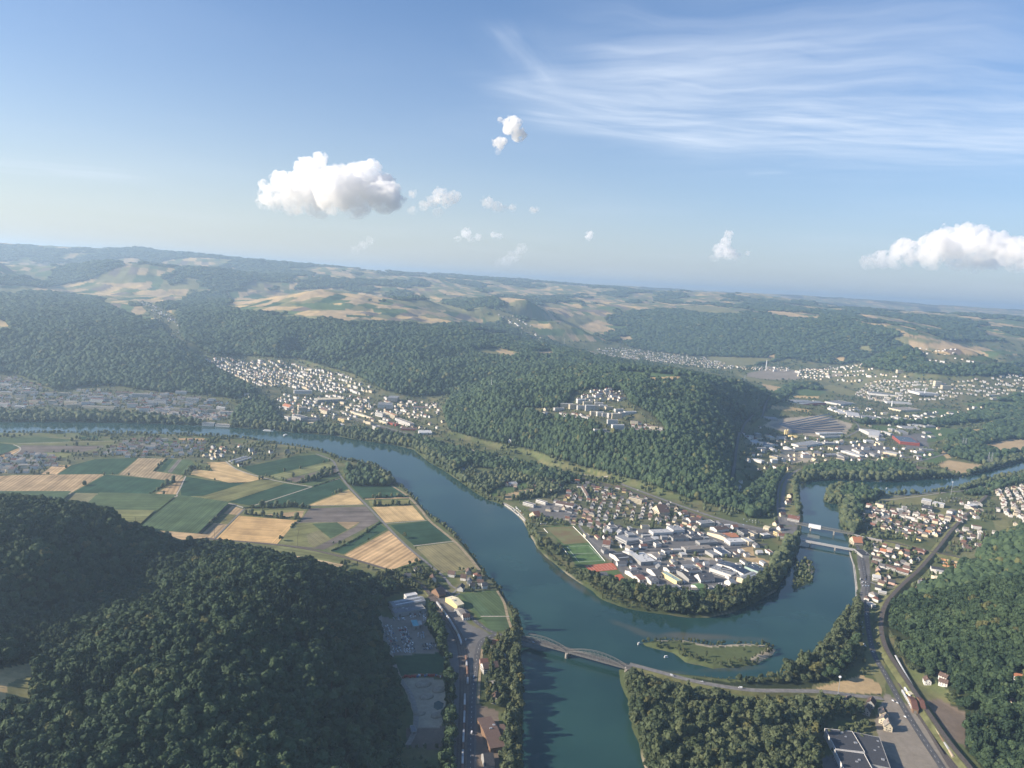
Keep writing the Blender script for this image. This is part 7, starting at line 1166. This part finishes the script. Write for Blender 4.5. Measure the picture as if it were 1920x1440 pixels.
def pole(px, py, H, label, r=.35, arm=True):
    p = on_ground(px, py); t = thing('power_pole', label, 'pole', p, .4, 'tall line poles of the plain'); MB().cyl(0, 0, -.5, H, r, r*.7, 8).build('post', BARK, t)
    if arm: MB().bar((-2.2, 0, H-1.2), (2.2, 0, H-1.2), .2).build('cross_arm', BARK, t)
for x, y, H, l in [(558,1025,30,'tall pole at the lower edge of the ploughed meadow'),(402,1008,24,'pole at the corner of the bright wheat field'),(254,990,24,'pole standing before the wooded hill edge'),(560,1002,10,'short pole in the striped meadow')]: pole(x, y, H, l)
def column(name, label, cat, px, py, H, r0, r1, mat, cap=None):
    p = on_ground(px, py); t = thing(name, label, cat, p); MB().cyl(0, 0, -2, H, r0, r1, 14).build('shaft', mat, t)
    if cap: cap(t, H)
    return t
def antenna(t, H):
    for k, a in enumerate((0, 2.1, 4.2)): MB().box(math.cos(a)*1.2-.3, math.cos(a)*1.2+.3, math.sin(a)*1.2-.3, math.sin(a)*1.2+.3, H-6, H-3, True).build('antenna_panel', WHITE, t)
def head(t, H): MB().cyl(0, 0, H, H+1.5, 2.2, 1.8, 10).build('lamp_head', WHITE, t)
def ring(t, H): MB().cyl(0, 0, H-3, H-1.5, 3.4, 3.4, 16).build('gallery', CONC, t)
column('chimney_stack', 'tall white chimney on the side valley floor', 'chimney', 1436, 694, 82, 3.6, 2.2, WHITE, ring); column('chimney_stack', 'slim pale chimney in the far town works', 'chimney', 1733, 744, 55, 2.6, 2.0, WHITE, ring); column('chimney_stack', 'pale silo chimney in the works below the far town', 'chimney', 1672, 762, 34, 3.5, 3.0, WHITE, ring); column('radio_mast', 'thin white radio mast on the wooded hill top', 'mast', 921, 731, 62, .9, .5, WHITE, antenna)
column('radio_mast', 'thin mast on the far left ridge', 'mast', 340, 477, 110, 2.2, 1.2, STEEL, antenna); column('light_mast', 'tall mast with white lamp head on the dry meadow by the grove', 'mast', 1571, 1304, 30, .45, .35, STEEL, head); column('light_mast', 'tall thin pole beside the canal path', 'mast', 1783, 928, 42, .6, .4, STEEL, head); column('church_tower', 'pale church tower in the left far town', 'tower', 467, 757, 34, 4.2, 3.6, WALLM['cream'], lambda t, H: MB().cyl(0, 0, H, H+16, 4.2, .2, 8).build('spire', ROOFM['dark'], t)); column('church_tower', 'slim white church spire of the side valley village', 'tower', 303, 590, 26, 3.5, 3, WALLM['white'], lambda t, H: MB().cyl(0, 0, H, H+18, 3.6, .2, 8).build('spire', ROOFM['dark'], t)); column('church_tower', 'white church tower in the far bank town near the station', 'tower', 692, 766, 26, 3.2, 3, WALLM['white'], lambda t, H: MB().cyl(0, 0, H, H+14, 3.4, .2, 8).build('spire', ROOFM['grey'], t))
for k, (x, y) in enumerate([(633, 650), (655, 648)]):
    p = on_ground(*zpt('d', x, y)); t = thing('silo', ['left of the two cream silos at the gravel works', 'right of the two cream silos at the gravel works'][k], 'silo', p, 0, 'cream silos'); MB().cyl(0, 0, -1, 22, 4.6, 4.6, 16).build('shaft', WALLM['yellow'], t); MB().cyl(0, 0, 22, 25, 4.6, 1, 16).build('roof_cone', ROOFM['cream'], t)

# ------------------------------------------------------------------ heaps, stacks, containers
def heap(name, label, cat, px, py, r, h, col, sx=1.0, rz=0.0, group=None):
    p = on_ground(px, py); v, f = ICO3; q = v.copy(); k = (q[:, 2] > -.15); q = q*np.array([r*sx, r, h]); n = fbm(v[:, 0]*3+px, v[:, 1]*3+py, 7, 3)-.5; q[:, 2] = np.where(v[:, 2] > 0, q[:, 2]*(.85+.6*n), -1.0); q[:, :2] *= (1+.25*n)[:, None]
    o = link_mesh(name, q, f, noisy('heap_'+name, col, .2, .2, .95), smooth=True); o.location = p; o.rotation_euler = (0, 0, rz); tag(o, label, cat, group); OCC.append((p[0], p[1], r*max(1, sx)))
heap('sand_heap', 'bright yellow sand heap beside the cream silos', 'sand heap', *zpt('d', 715, 668), 20, 9, (.62, .48, .22), 1.5)
for lab, x, y, r, h in [('long gravel heap along the upper pit edge', 560, 500, 9, 5), ('gravel heap in the middle of the pit', 600, 640, 8, 4), ('rounded gravel heap at the right pit side', 740, 560, 8, 5), ('small gravel heap near the pit hut', 520, 830, 6, 3), ('pale gravel heap near the tree belt', 720, 850, 7, 4)]: heap('gravel_heap', lab, 'gravel heap', *zpt('g', x, y), r, h, (.30, .26, .20), 1.4, .5, 'gravel heaps of the pit')
o = sheet('pit_pond', [(814,1318),(822,1314),(832,1319),(830,1328),(820,1332),(813,1327)], MATS['river'], .3)
CONT = {'red': (.34, .06, .045), 'white': (.70, .70, .70), 'blue': (.08, .14, .28), 'rust': (.24, .12, .08), 'grey': (.25, .25, .26)}
for k in range(22):
    x = 330+k*21; y = 430-18*math.sin(k/21*3.1)+rc.uniform(-10, 10)-(12 if k > 12 else 0); c = 'red' if 2 <= k < 7 else rc.choice(list(CONT)); p = at_z(*zpt('g', x, y)); L_ = rc.choice([3, 4, 6]); m = MB().box(-L_/2, L_/2, -1.2, 1.2, 0, 2.5)
    for q in range(6): m.box(-L_/2+.3+q*(L_-.6)/6, -L_/2+.3+q*(L_-.6)/6+.12, -1.26, -1.2, .1, 2.4)
    o = m.build('steel_container', noisy('container_'+c, CONT[c], .7, .25, .6)); o.location = (p[0], p[1], .35); o.rotation_euler = (0, 0, rc.uniform(-.4, .4)); tag(o, '%s skip container in the scrap row between the dark field and the gravel pit' % c, 'container', 'containers above the gravel pit')
for k in range(30):
    x = 1270+(k % 10)*29+(k//10)*14; y = 790+(k//10)*26+(k % 10)*6; p = on_ground(*zpt('e', x, y)); tone = rc.choice([('pale', (.52, .40, .26)), ('orange', (.50, .27, .14)), ('grey', (.36, .32, .27))]); m = MB()
    for q in range(3): m.box(-3.6+q*.1, 3.6-q*.1, -2.4+q*.1, 2.4-q*.1, q*1.1, q*1.1+1.0, True)
    o = m.build('timber_stack', noisy('timber_'+tone[0], tone[1], .6, .2, .9)); o.location = (p[0], p[1], p[2]+.2); o.rotation_euler = (0, 0, EANG+rc.uniform(-.1, .1)); tag(o, '%s sawn timber stack, %s row of the timber yard' % (tone[0], ['back', 'middle', 'front'][k//10]), 'timber stack', 'timber stacks of the yard'); OCC.append((p[0], p[1], 4))
for k in range(8):
    f = k/7; a, b = (1440+f*30, 796+f*15), (1556+f*30 if f < .6 else 1588-(f-.6)*20, 781+f*32); A, B = on_ground(*a), on_ground(*b); d = B-A; L = float(np.linalg.norm(d[:2])); t = thing('solar_row', 'dark solar panel row, %s from the back of the solar field' % (ORD[k].replace('nearest', '').strip() or 'first'), 'solar panels', ((A+B)/2), math.atan2(d[1], d[0]), 'solar rows of the solar field')
    MB().slab([(-L/2, -3.4, 1.0), (L/2, -3.4, 1.0), (L/2, 3.4, 3.4), (-L/2, 3.4, 3.4)], .3).build('panel', SOLAR, t); MB().box(-L/2, L/2, 2.0, 2.4, -1, 2.6, True).build('rack', STEEL, t)

# ------------------------------------------------------------------ sport, bathing, boats
PITCH = noisy('pitch_grass', (.085, .15, .05), .06, .3, .95, (ang_of((1059, 1023), (1105, 1021)), 7, .12)); DRYP = noisy('dry_pitch', (.25, .17, .09), .03, .35, .95, col2=(.17, .19, .08)); CLAY = noisy('clay_court', (.42, .115, .06), .2, .15, .95)
sheet('dry_sports_pitch', [(1022,989),(1074,987),(1104,1017),(1058,1021)], DRYP, .3); sheet('football_pitch', [(1059,1023),(1105,1020),(1135,1053),(1081,1056)], PITCH, .3); sheet('tennis_courts', [(1095,1061),(1149,1055),(1158,1068),(1109,1073)], CLAY, .3); sheet('tennis_court', [(1152,1079),(1164,1076),(1174,1089),(1157,1091)], CLAY, .3); sheet('clay_strip', [(1110,1084),(1170,1094),(1178,1108),(1150,1104)], noisy('brown_yard', (.24, .15, .09), .2, .3, .95), .28)
def lines(name, polys, w, z, mat=PAINT):
    m = MB()
    for pts in polys:
        P = [at_z(*p)[:2] for p in pts]
        for a, b in zip(P, P[1:]):
            d = b-a; d /= np.linalg.norm(d); n = np.array([-d[1], d[0]])*w/2; m.poly([(*(a-n), z), (*(b-n), z), (*(b+n), z), (*(a+n), z)])
    o = m.build(name, mat); o['kind'] = 'structure'
    if sum(q.normal.z for q in o.data.polygons) < 0: o.data.flip_normals()
lines('pitch_marking', [[(1063,1025),(1104,1023),(1130,1051),(1085,1054),(1063,1025)], [(1074,1039),(1117,1037)]], .6, .36); lines('court_marking', [[(1100+k*12,1061-k),(1112+k*12,1071-k),(1118+k*12,1070-k),(1106+k*12,1060.5-k),(1100+k*12,1061-k)] for k in range(4)], .4, .36)
def low_wall(name, label, pts, h, w, mat, cat='wall', zm=None):
    P = [on_ground(*(zpt(zm, *p) if zm else p)) for p in pts]; m = MB()
    for a, b in zip(P, P[1:]):
        d = b[:2]-a[:2]; d /= np.linalg.norm(d); n = np.array([-d[1], d[0]])*w/2; A = [a[:2]-n, b[:2]-n, b[:2]+n, a[:2]+n]; z0 = min(a[2], b[2])-.5; z1 = max(a[2], b[2])+h; k = len(m.v); m.v += [(*q, z0) for q in A]+[(*q, z1) for q in A]; m.f += [(k+4, k+5, k+6, k+7), (k, k+1, k+5, k+4), (k+1, k+2, k+6, k+5), (k+2, k+3, k+7, k+6), (k+3, k, k+4, k+7)]
    o = m.build(name, mat); tag(o, label, cat)
low_wall('banner_fence', 'white banner fence along the right of both pitches', [(1413,803),(1555,945),(1700,1118)], 1.6, .5, WHITE, 'fence', 'p'); low_wall('banner_fence', 'white banner fence along the left of the green pitch', [(1310,985),(1370,1060),(1400,1090)], 1.6, .5, WHITE, 'fence', 'p'); low_wall('banner_fence', 'short white fence at the upper left of the dry pitch', [(1150,822),(1185,862)], 1.4, .5, WHITE, 'fence', 'p'); low_wall('quay_wall', 'long pale quay wall along the right river bank below the road bridge', [(552,722),(585,830),(600,960),(606,1060),(602,1105)], 1.2, 2.0, CONC, 'wall', 'e'); low_wall('landing_wall', 'pale quay wall of the river landing', [(775,590),(860,655),(930,710),(985,757)], 1.0, 1.6, CONC, 'wall', 'p')
sheet('swimming_pool', [(862,872),(868,869.5),(877,870),(878,874),(868,878.5),(864,877)], noisy('pool_water', (.05, .36, .50), .1, .06, .2, spec=.5), .35); sheet('pool_deck', [(858,872),(868,867),(884,869),(886,876),(868,882),(860,879)], CONC, .28)
def boat(label, px, py, L, rz, cabin=True):
    p = at_z(px, py, WATER_Z); t = thing('river_boat', label, 'boat', (p[0], p[1], WATER_Z), rz); w = L*.11; h = MB(); pr = [(-L/2, -w), (L*.3, -w), (L/2, 0), (L*.3, w), (-L/2, w)]
    h.v = [(x, y, -.4) for x, y in pr]+[(x*1.02, y*1.05, 1.3) for x, y in pr]; h.f = [tuple(range(5, 10))]+[(i, (i+1) % 5, 5+(i+1) % 5, 5+i) for i in range(5)]; h.build('hull', WHITE, t)
    if cabin: MB().box(-L*.4, L*.2, -w*.8, w*.8, 1.31, 3.4).build('cabin', WHITE, t); MB().box(-L*.38, L*.18, -w*.84, w*.84, 2.0, 2.8, True).build('window_band', PANE, t); MB().box(-L*.42, L*.24, -w*.9, w*.9, 3.42, 3.6, True).build('roof', WHITE, t)
    return t
boat('white ferry boat crossing the far river bend', 535, 816, 22, 1.3); boat('long white excursion boat moored at the far bank', 503, 808, 38, -.08); boat('white boat moored behind the excursion boat', 517, 807, 26, -.1); boat('small white marker boat at the upper tip of the gravel island', 1198, 1208, 6, .6); boat('small motor boat in the side channel below the island', 1249, 1233, 7, .2)
for k, (x, y) in enumerate([(800,180),(850,235)]): p = at_z(*zpt('e', x, y), WATER_Z); boat(['small white boat behind the wooded spit', 'second small boat behind the wooded spit'][k], *zpt('e', x, y), 9, .2)

# ------------------------------------------------------------------ hedges between the fields
def hedge(k, pts):
    C = path3(pts, 5); V = []; Fc = []; r_ = np.random.default_rng(900+k)
    dens = .9 if len(pts) > 2 else .75
    for p in C:
        if r_.random() > dens: continue
        for _ in range(3):
            s = r_.uniform(1.3, 2.6); c = np.array([p[0]+r_.uniform(-1.6, 1.6), p[1]+r_.uniform(-1.6, 1.6), float(height(p[0], p[1]))+s*.7]); b = len(V); q = ICO1[0]*s*(1+.3*(r_.random((len(ICO1[0]), 1))-.5))+c; V += [tuple(x) for x in q]; Fc += [tuple(b+i for i in f) for f in ICO1[1]]
    o = link_mesh('hedge', V, Fc, LEAF); tag(o, 'dark hedge %s' % HLAB[k], 'hedge', 'hedges between the fields')
HLAB = ['above the brown strip by the river track', 'between the brown strip and a green strip', 'below the small green strip at the river track', 'over the bright wheat field', 'on the lower edge of the long ploughed field', 'left of the small stubble wedge at the farm road', 'left of the striped green parcel', 'on the right of the striped green parcel', 'under the two long maize fields', 'under the maize field at the copse', 'at the lower tip of the big stubble field', 'in a clump beside the bright wheat field', 'beside the meadow strip near the river', 'at the farm road below the stubble wedge', 'short and low at the stubble wedge corner']
for k, h in enumerate(HEDGES): hedge(k, h)
# ------------------------------------------------------------------ woodland
BIG = np.zeros(tx.size, bool)
def clear_of_things():
    """no tree inside a building, on a road or on a rail"""
    cell = 6.0; x0, y0 = -4200., 300.; nx, ny = 1500, 1200; G = np.zeros((ny, nx), bool)
    for x, y, r in OCC:
        i0, i1 = int((y-r-y0)/cell), int((y+r-y0)/cell); j0, j1 = int((x-r-x0)/cell), int((x+r-x0)/cell)
        for i in range(max(i0, 0), min(i1, ny-1)+1):
            for j in range(max(j0, 0), min(j1, nx-1)+1):
                if ((j+.5)*cell+x0-x)**2+((i+.5)*cell+y0-y)**2 < (r+2)**2: G[i, j] = True
    for nm, pts, w, m, lift in TRACKS:
        for p in path3(pts, 4):
            r = w/2+(15 if nm == 'grove_road' else 2.2); i0, i1 = int((p[1]-r-y0)/cell), int((p[1]+r-y0)/cell); j0, j1 = int((p[0]-r-x0)/cell), int((p[0]+r-x0)/cell); G[max(i0, 0):min(i1, ny-1)+1, max(j0, 0):min(j1, nx-1)+1] = True
    for C, w in RAILPATHS:
        for p in C:
            r = w; i0, i1 = int((p[1]-r-y0)/cell), int((p[1]+r-y0)/cell); j0, j1 = int((p[0]-r-x0)/cell), int((p[0]+r-x0)/cell); G[max(i0, 0):min(i1, ny-1)+1, max(j0, 0):min(j1, nx-1)+1] = True
    j = ((tx-x0)/cell).astype(int); i = ((ty-y0)/cell).astype(int); ok = (j >= 0) & (j < nx) & (i >= 0) & (i < ny)
    hit = np.zeros(tx.size, bool); hit[ok] = G[i[ok], j[ok]]; return ~hit
keep &= clear_of_things()
def in_px(poly, m=True): return inside(np.array(poly, float), tpx, tpy)
def plant():
    global BIGI, BIGK, BIGW, BIGS
    grove = in_px(FORESTS['south_grove']) | in_px(FORESTS['channel_trees'])
    hill_ = (.66+.98*rng.random(tx.size)**1.5)*.96*np.where((tr < 2100) & (tc == C_FOREST), 1.12, 1)*np.where(grove, 1.12, 1)
    wide = te/8.2
    tall = np.where(wide > 1.02, np.clip(.92+.10*wide, .9, 1.5), 1.0)
    small = np.where(tc == C_TOWN, np.where(tr < 2300, .5, .44), np.where(tc == C_GRASS, .5, np.where(tc == C_WOODY, .7, 1.0)))*np.where((tw < 12) & (tw > 0), .8, 1)
    isl = np.zeros(tx.size, bool)
    for p in ISL: isl |= inside(p, tx, ty)
    small = np.where(isl, .34, small); GP = path3(dict((k[0], k[1]) for k in TRACKS)['grove_road'], 10); gd = np.full(tx.size, 1e4); sg = tr < 1700; gd[sg] = seg_dist(GP[:, :2], tx[sg], ty[sg], False)
    small = np.where((gd < 48) & (tpx < 1545) & (tpy > 1262), small*.5, small)
    small = np.where(in_px(FORESTS['south_bank']), .55, np.where(in_px(FORESTS['meander_wood']) & (tw < 60), .7, small))
    sw = hill_*np.where(tr < 2100, 1, np.maximum(wide*1.02, 1))*small
    sz = np.stack([sw, sw*rng.uniform(.85, 1.15, tx.size), np.clip(hill_, .9, 1.4)*tall*small*rng.uniform(.8, 1.2, tx.size)], -1)
    wet = (tw < 45) | (tc != C_FOREST) | grove
    P = np.stack([tx, ty, tz-.8*sz[:, 2]], -1)
    cone = fbm(tx/160, ty/160, 140, 3); nearm = tr < 1650
    pick_ = np.where(rnd*7 % 1 < np.clip((cone-.49)*2.4, 0.02, .75), rng.integers(6, 8, tx.size), rng.integers(0, 6, tx.size))
    pw = np.where(rng.random(tx.size) < .15, rng.integers(4, 6, tx.size), rng.integers(0, 4, tx.size))
    vis = keep & (tpx > -10) & (tpx < 1930) & (tpy > 500) & (tpy < 1462) & (tr < 1500)
    app = np.where(vis, sz[:, 0]*np.sqrt(sz[:, 2])/tr, 0)*np.where(grove, 1.15, 1); od = np.argsort(-app)[:300]
    BIGI = od; BIGW = wet[od]; BIGK = np.where(wet[od], pw[od], pick_[od]); BIGS = sz[od]; BIG[od] = True
    a = keep & ~BIG
    s = a & nearm & ~wet
    instancer('near_forest', P[s], sz[s], pick_[s], NEARCR, 'dense broadleaf forest over the near hills')
    s = a & nearm & wet
    instancer('riverside_trees', P[s], sz[s], pw[s], RIVCR, 'mass of trees and bushes along the near river banks')
    s = a & ~nearm & (tr < 4600) & ~wet
    instancer('hillside_forest', P[s], sz[s], pick_[s], MIDCR, 'dark forest on the hill behind the point and the slopes above the old town')
    s = a & ~nearm & (tr < 4600) & wet; pk = rng.integers(0, 5, tx.size)
    instancer('valley_trees', P[s], sz[s], pk[s], MIDRIV, 'trees and bushes scattered through the valley, its gardens and banks')
    s = a & (tr >= 4600); pk = rng.integers(0, 5, tx.size)
    instancer('distant_forest', P[s], sz[s], pk[s], FARCR, 'hazy forest patches on the far ridges and plateau')
    print('trees', (a & nearm).sum(), (a & ~nearm & (tr < 4600)).sum(), (a & (tr >= 4600)).sum())
plant()
# ------------------------------------------------------------------ the three hundred trees that show largest, one by one
def big_trees():
    mt = {}
    for j, i in enumerate(BIGI):
        i = int(i); x, y, z = tx[i], ty[i], tz[i]; kind = int(BIGK[j]); wet = bool(BIGW[j]); me = (RIVCR if wet else NEARCR)[kind]; sx, sy, sz_ = BIGS[j]
        con = (not wet and kind >= 6); pop = wet and kind >= 4; nm = 'conifer_tree' if con else 'poplar_tree' if pop else 'broadleaf_tree'
        left = tpx[i] < 760; where = 'in the forest of the near left hill' if left else ('on the left bank by the lower main road' if tpx[i] < 1000 else 'in the grove on the near right bank' if tpx[i] < 1560 else 'on the slope and verge at the lower right')
        size = 'tall' if sz_ > 1.15 else 'low' if sz_ < .9 else 'mid sized'
        t = thing(nm, '%s %s %s' % (size, 'dark narrow conifer' if con else 'slender upright poplar' if pop else 'round crowned broadleaf tree', where), 'tree', (x, y, z-.6), float(rng.uniform(0, 6.28)), 'trees '+where); t.scale = (float(sx), float(sy), float(sz_))
        obj('trunk', TRUNK, t); obj('crown', me, t)
big_trees()
# ------------------------------------------------------------------ the air
def build_haze():
    x, y0, y1, z0, z1 = 26000, -1500, 30500, -9, CAMZ+8
    z1 = max(z1, float(Z.max())+40)
    v = [(sx*x, yy, zz_) for zz_ in (z0, z1) for sx, yy in ((-1, y0), (1, y0), (1, y1), (-1, y1))]
    o = link_mesh('haze', v, [(3, 2, 1, 0), (4, 5, 6, 7), (0, 1, 5, 4), (1, 2, 6, 5), (2, 3, 7, 6), (3, 0, 4, 7)])
    m = bpy.data.materials.new('haze'); m.use_nodes = True; nt = m.node_tree; nt.nodes.clear()
    out = nt.nodes.new('ShaderNodeOutputMaterial'); p = nt.nodes.new('ShaderNodeVolumePrincipled'); p.inputs['Color'].default_value = HAZE_COL; p.inputs['Density'].default_value = HAZE; p.inputs["Anisotropy"].default_value = .42
    nt.links.new(p.outputs[0], out.inputs['Volume']); o.data.materials.append(m); o['kind'] = 'stuff'
HAZE = 6.8e-5; HAZE_COL = (.58, .78, 1.0, 1)
build_haze()
# ------------------------------------------------------------------ cumulus, far above and beyond the haze
def cloud_material(name, dens, R0, base, top):
    """scattering water droplets: torn by noise at the rim, thinning out towards the base"""
    m = bpy.data.materials.new(name); m.use_nodes = True; nt = m.node_tree; nt.nodes.clear(); out = nt.nodes.new('ShaderNodeOutputMaterial'); L = nt.links.new
    p = nt.nodes.new('ShaderNodeVolumeScatter'); p.inputs['Color'].default_value = (1, 1, 1, 1); p.inputs['Anisotropy'].default_value = .35
    g = nt_new(nt, 'ShaderNodeNewGeometry'); n = nt_new(nt, 'ShaderNodeTexNoise'); n.inputs['Scale'].default_value = 1.35/R0; n.inputs['Detail'].default_value = 5; n.inputs['Roughness'].default_value = .68; L(g.outputs['Position'], n.inputs['Vector'])
    sp = nt_new(nt, 'ShaderNodeSeparateXYZ'); L(g.outputs['Position'], sp.inputs[0])
    h = ramp(nt, sp.outputs[2], base-.05*(top-base), base+.5*(top-base))
    d = math_node(nt, 'MULTIPLY', ramp(nt, n.outputs['Fac'], .42, .55), math_node(nt, 'ADD', math_node(nt, 'MULTIPLY', h, .85), .15)); L(math_node(nt, 'MULTIPLY', d, dens*1.25), p.inputs['Density'])
    L(p.outputs[0], out.inputs['Volume']); m.cycles.volume_step_rate = .12; return m
def cloud(label, puffs, D, dens, zoom, flat=None, seed=1, depth=.8):
    x0, y0, k = zoom; r_ = np.random.default_rng(seed); V = []; Fc = []; n = 0; sc = D/F
    pts = []
    for x, y, r in puffs:
        px, py, pr = x0+x/k, y0+y/k, r/k; c = at_d(px, py, D+r_.normal()*pr*sc*depth); R = pr*sc; pts.append((c, R))
        for q in range(int(14)):                      # smaller turrets on the upper side
            d = r_.normal(size=3); d /= np.linalg.norm(d); d[2] = abs(d[2])*.9+.05*d[2]
            pts.append((c+d*R*.78, R*r_.uniform(.28, .5)))
            if q < 9:
                e = r_.normal(size=3); e /= np.linalg.norm(e); e[2] = abs(e[2]); pts.append((c+d*R*.95+e*R*.32, R*r_.uniform(.12, .22)))
    base = None
    if flat is not None: base = at_d(x0+puffs[0][0]/k, y0+flat/k, D)[2]
    for c, R in pts:
        q = ICO2[0]*R; q = q*(1+.16*(fbm(ICO2[0][:, 0]*2+c[0], ICO2[0][:, 1]*2+ICO2[0][:, 2], 5, 2)-.5))[:, None]+c
        if base is not None: q[:, 2] = np.where(q[:, 2] < base, base+(q[:, 2]-base)*.18, q[:, 2])
        V.append(q); Fc.append(ICO2[1]+n); n += len(q)
    o = link_mesh('cloud', np.vstack(V), np.vstack(Fc), None); R0 = np.mean([p[2] for p in puffs])/k*sc
    zs_ = np.vstack(V)[:, 2]; o.data.materials.append(cloud_material('cloud_'+str(seed), dens, R0, float(zs_.min()), float(zs_.max())))
    rm = o.modifiers.new('merge', 'REMESH'); rm.mode = 'VOXEL'; rm.voxel_size = R0/12
    tx_ = bpy.data.textures.new('billow%d' % seed, 'CLOUDS'); tx_.noise_scale = R0*.30; tx_.noise_depth = 3
    dm = o.modifiers.new('billow', 'DISPLACE'); dm.texture = tx_; dm.texture_coords = 'GLOBAL'; dm.strength = R0*.30; dm.mid_level = .5
    tag(o, label, 'cloud'); return o
ZA, ZB, ZC = (440, 190, 1920/680), (1280, 400, 3.), (0, 0, 1.)
cloud('largest heaped white cumulus over the left plateau', [(180,500,55),(230,530,60),(280,450,75),(330,520,80),(390,360,62),(450,312,40),(420,440,100),(500,430,75),(520,500,95),(560,365,35),(620,430,75),(640,372,45),(700,370,55),(735,335,30),(720,450,95),(795,430,50),(790,510,85),(640,540,90),(440,560,70),(300,560,50),(155,540,38),(152,440,26),(850,530,50)], 26000, .0052, ZA, 600, 1)
cloud('small bright torn cloud high above the others', [(1405,100,16),(1470,128,46),(1500,178,38),(1445,150,28),(1400,225,34),(1392,268,18),(1425,212,20)], 13000, .016, ZA, None, 2)
cloud('flat string of thin cloud right of the largest cumulus', [(940,492,24),(1090,502,42),(1160,508,36),(1050,530,34),(1120,540,30),(940,580,26),(1075,590,28),(1000,555,28)], 21000, .0034, ZA, 605, 3)
cloud('wispy pair of clouds beside the flat string', [(1340,540,32),(1390,562,32),(1470,566,22),(1430,570,20)], 21000, .0032, ZA, 590, 4); cloud('tiny round cloud at the end of the string', [(1580,578,20),(1600,572,14)], 21000, .005, ZA, None, 5)
cloud('small pinkish cloud low over the ridge', [(1225,700,28),(1180,732,20),(1290,722,20),(1250,730,22)], 34000, .0032, ZA, 745, 6); cloud('pair of tiny clouds right of the pinkish cloud', [(1370,708,18),(1402,715,18)], 34000, .0032, ZA, None, 7); cloud('faint slanting pink cloud close to the horizon', [(1520,780,30),(1480,820,34),(1440,850,34),(1400,865,26)], 36000, .0009, ZA, None, 8); cloud('faint slanting cloud left near the horizon', [(715,740,24),(680,765,26),(640,790,26)], 36000, .0008, ZA, None, 11)
cloud('broad heaped cumulus at the right edge of the sky', [(1050,280,44),(1130,262,50),(1230,212,60),(1300,235,62),(1420,185,70),(1500,158,74),(1600,135,65),(1670,105,38),(1680,185,80),(1780,175,60),(1850,222,70),(1950,240,80),(1750,245,70),(1560,235,80),(1400,262,54),(1870,285,46),(1650,280,54),(1200,285,36),(2060,270,70)], 30000, .0042, ZB, 318, 9)
cloud('lone towering cloud with a pointed top over the right ridge', [(262,118,24),(240,165,32),(215,215,42),(258,225,38),(180,255,26),(295,245,30),(365,225,14)], 30000, .0042, ZB, 275, 10); cloud('single tiny cloud in the middle over the far ridge', [(1106,440,7),(1104,446,7)], 32000, .005, ZC, None, 12)
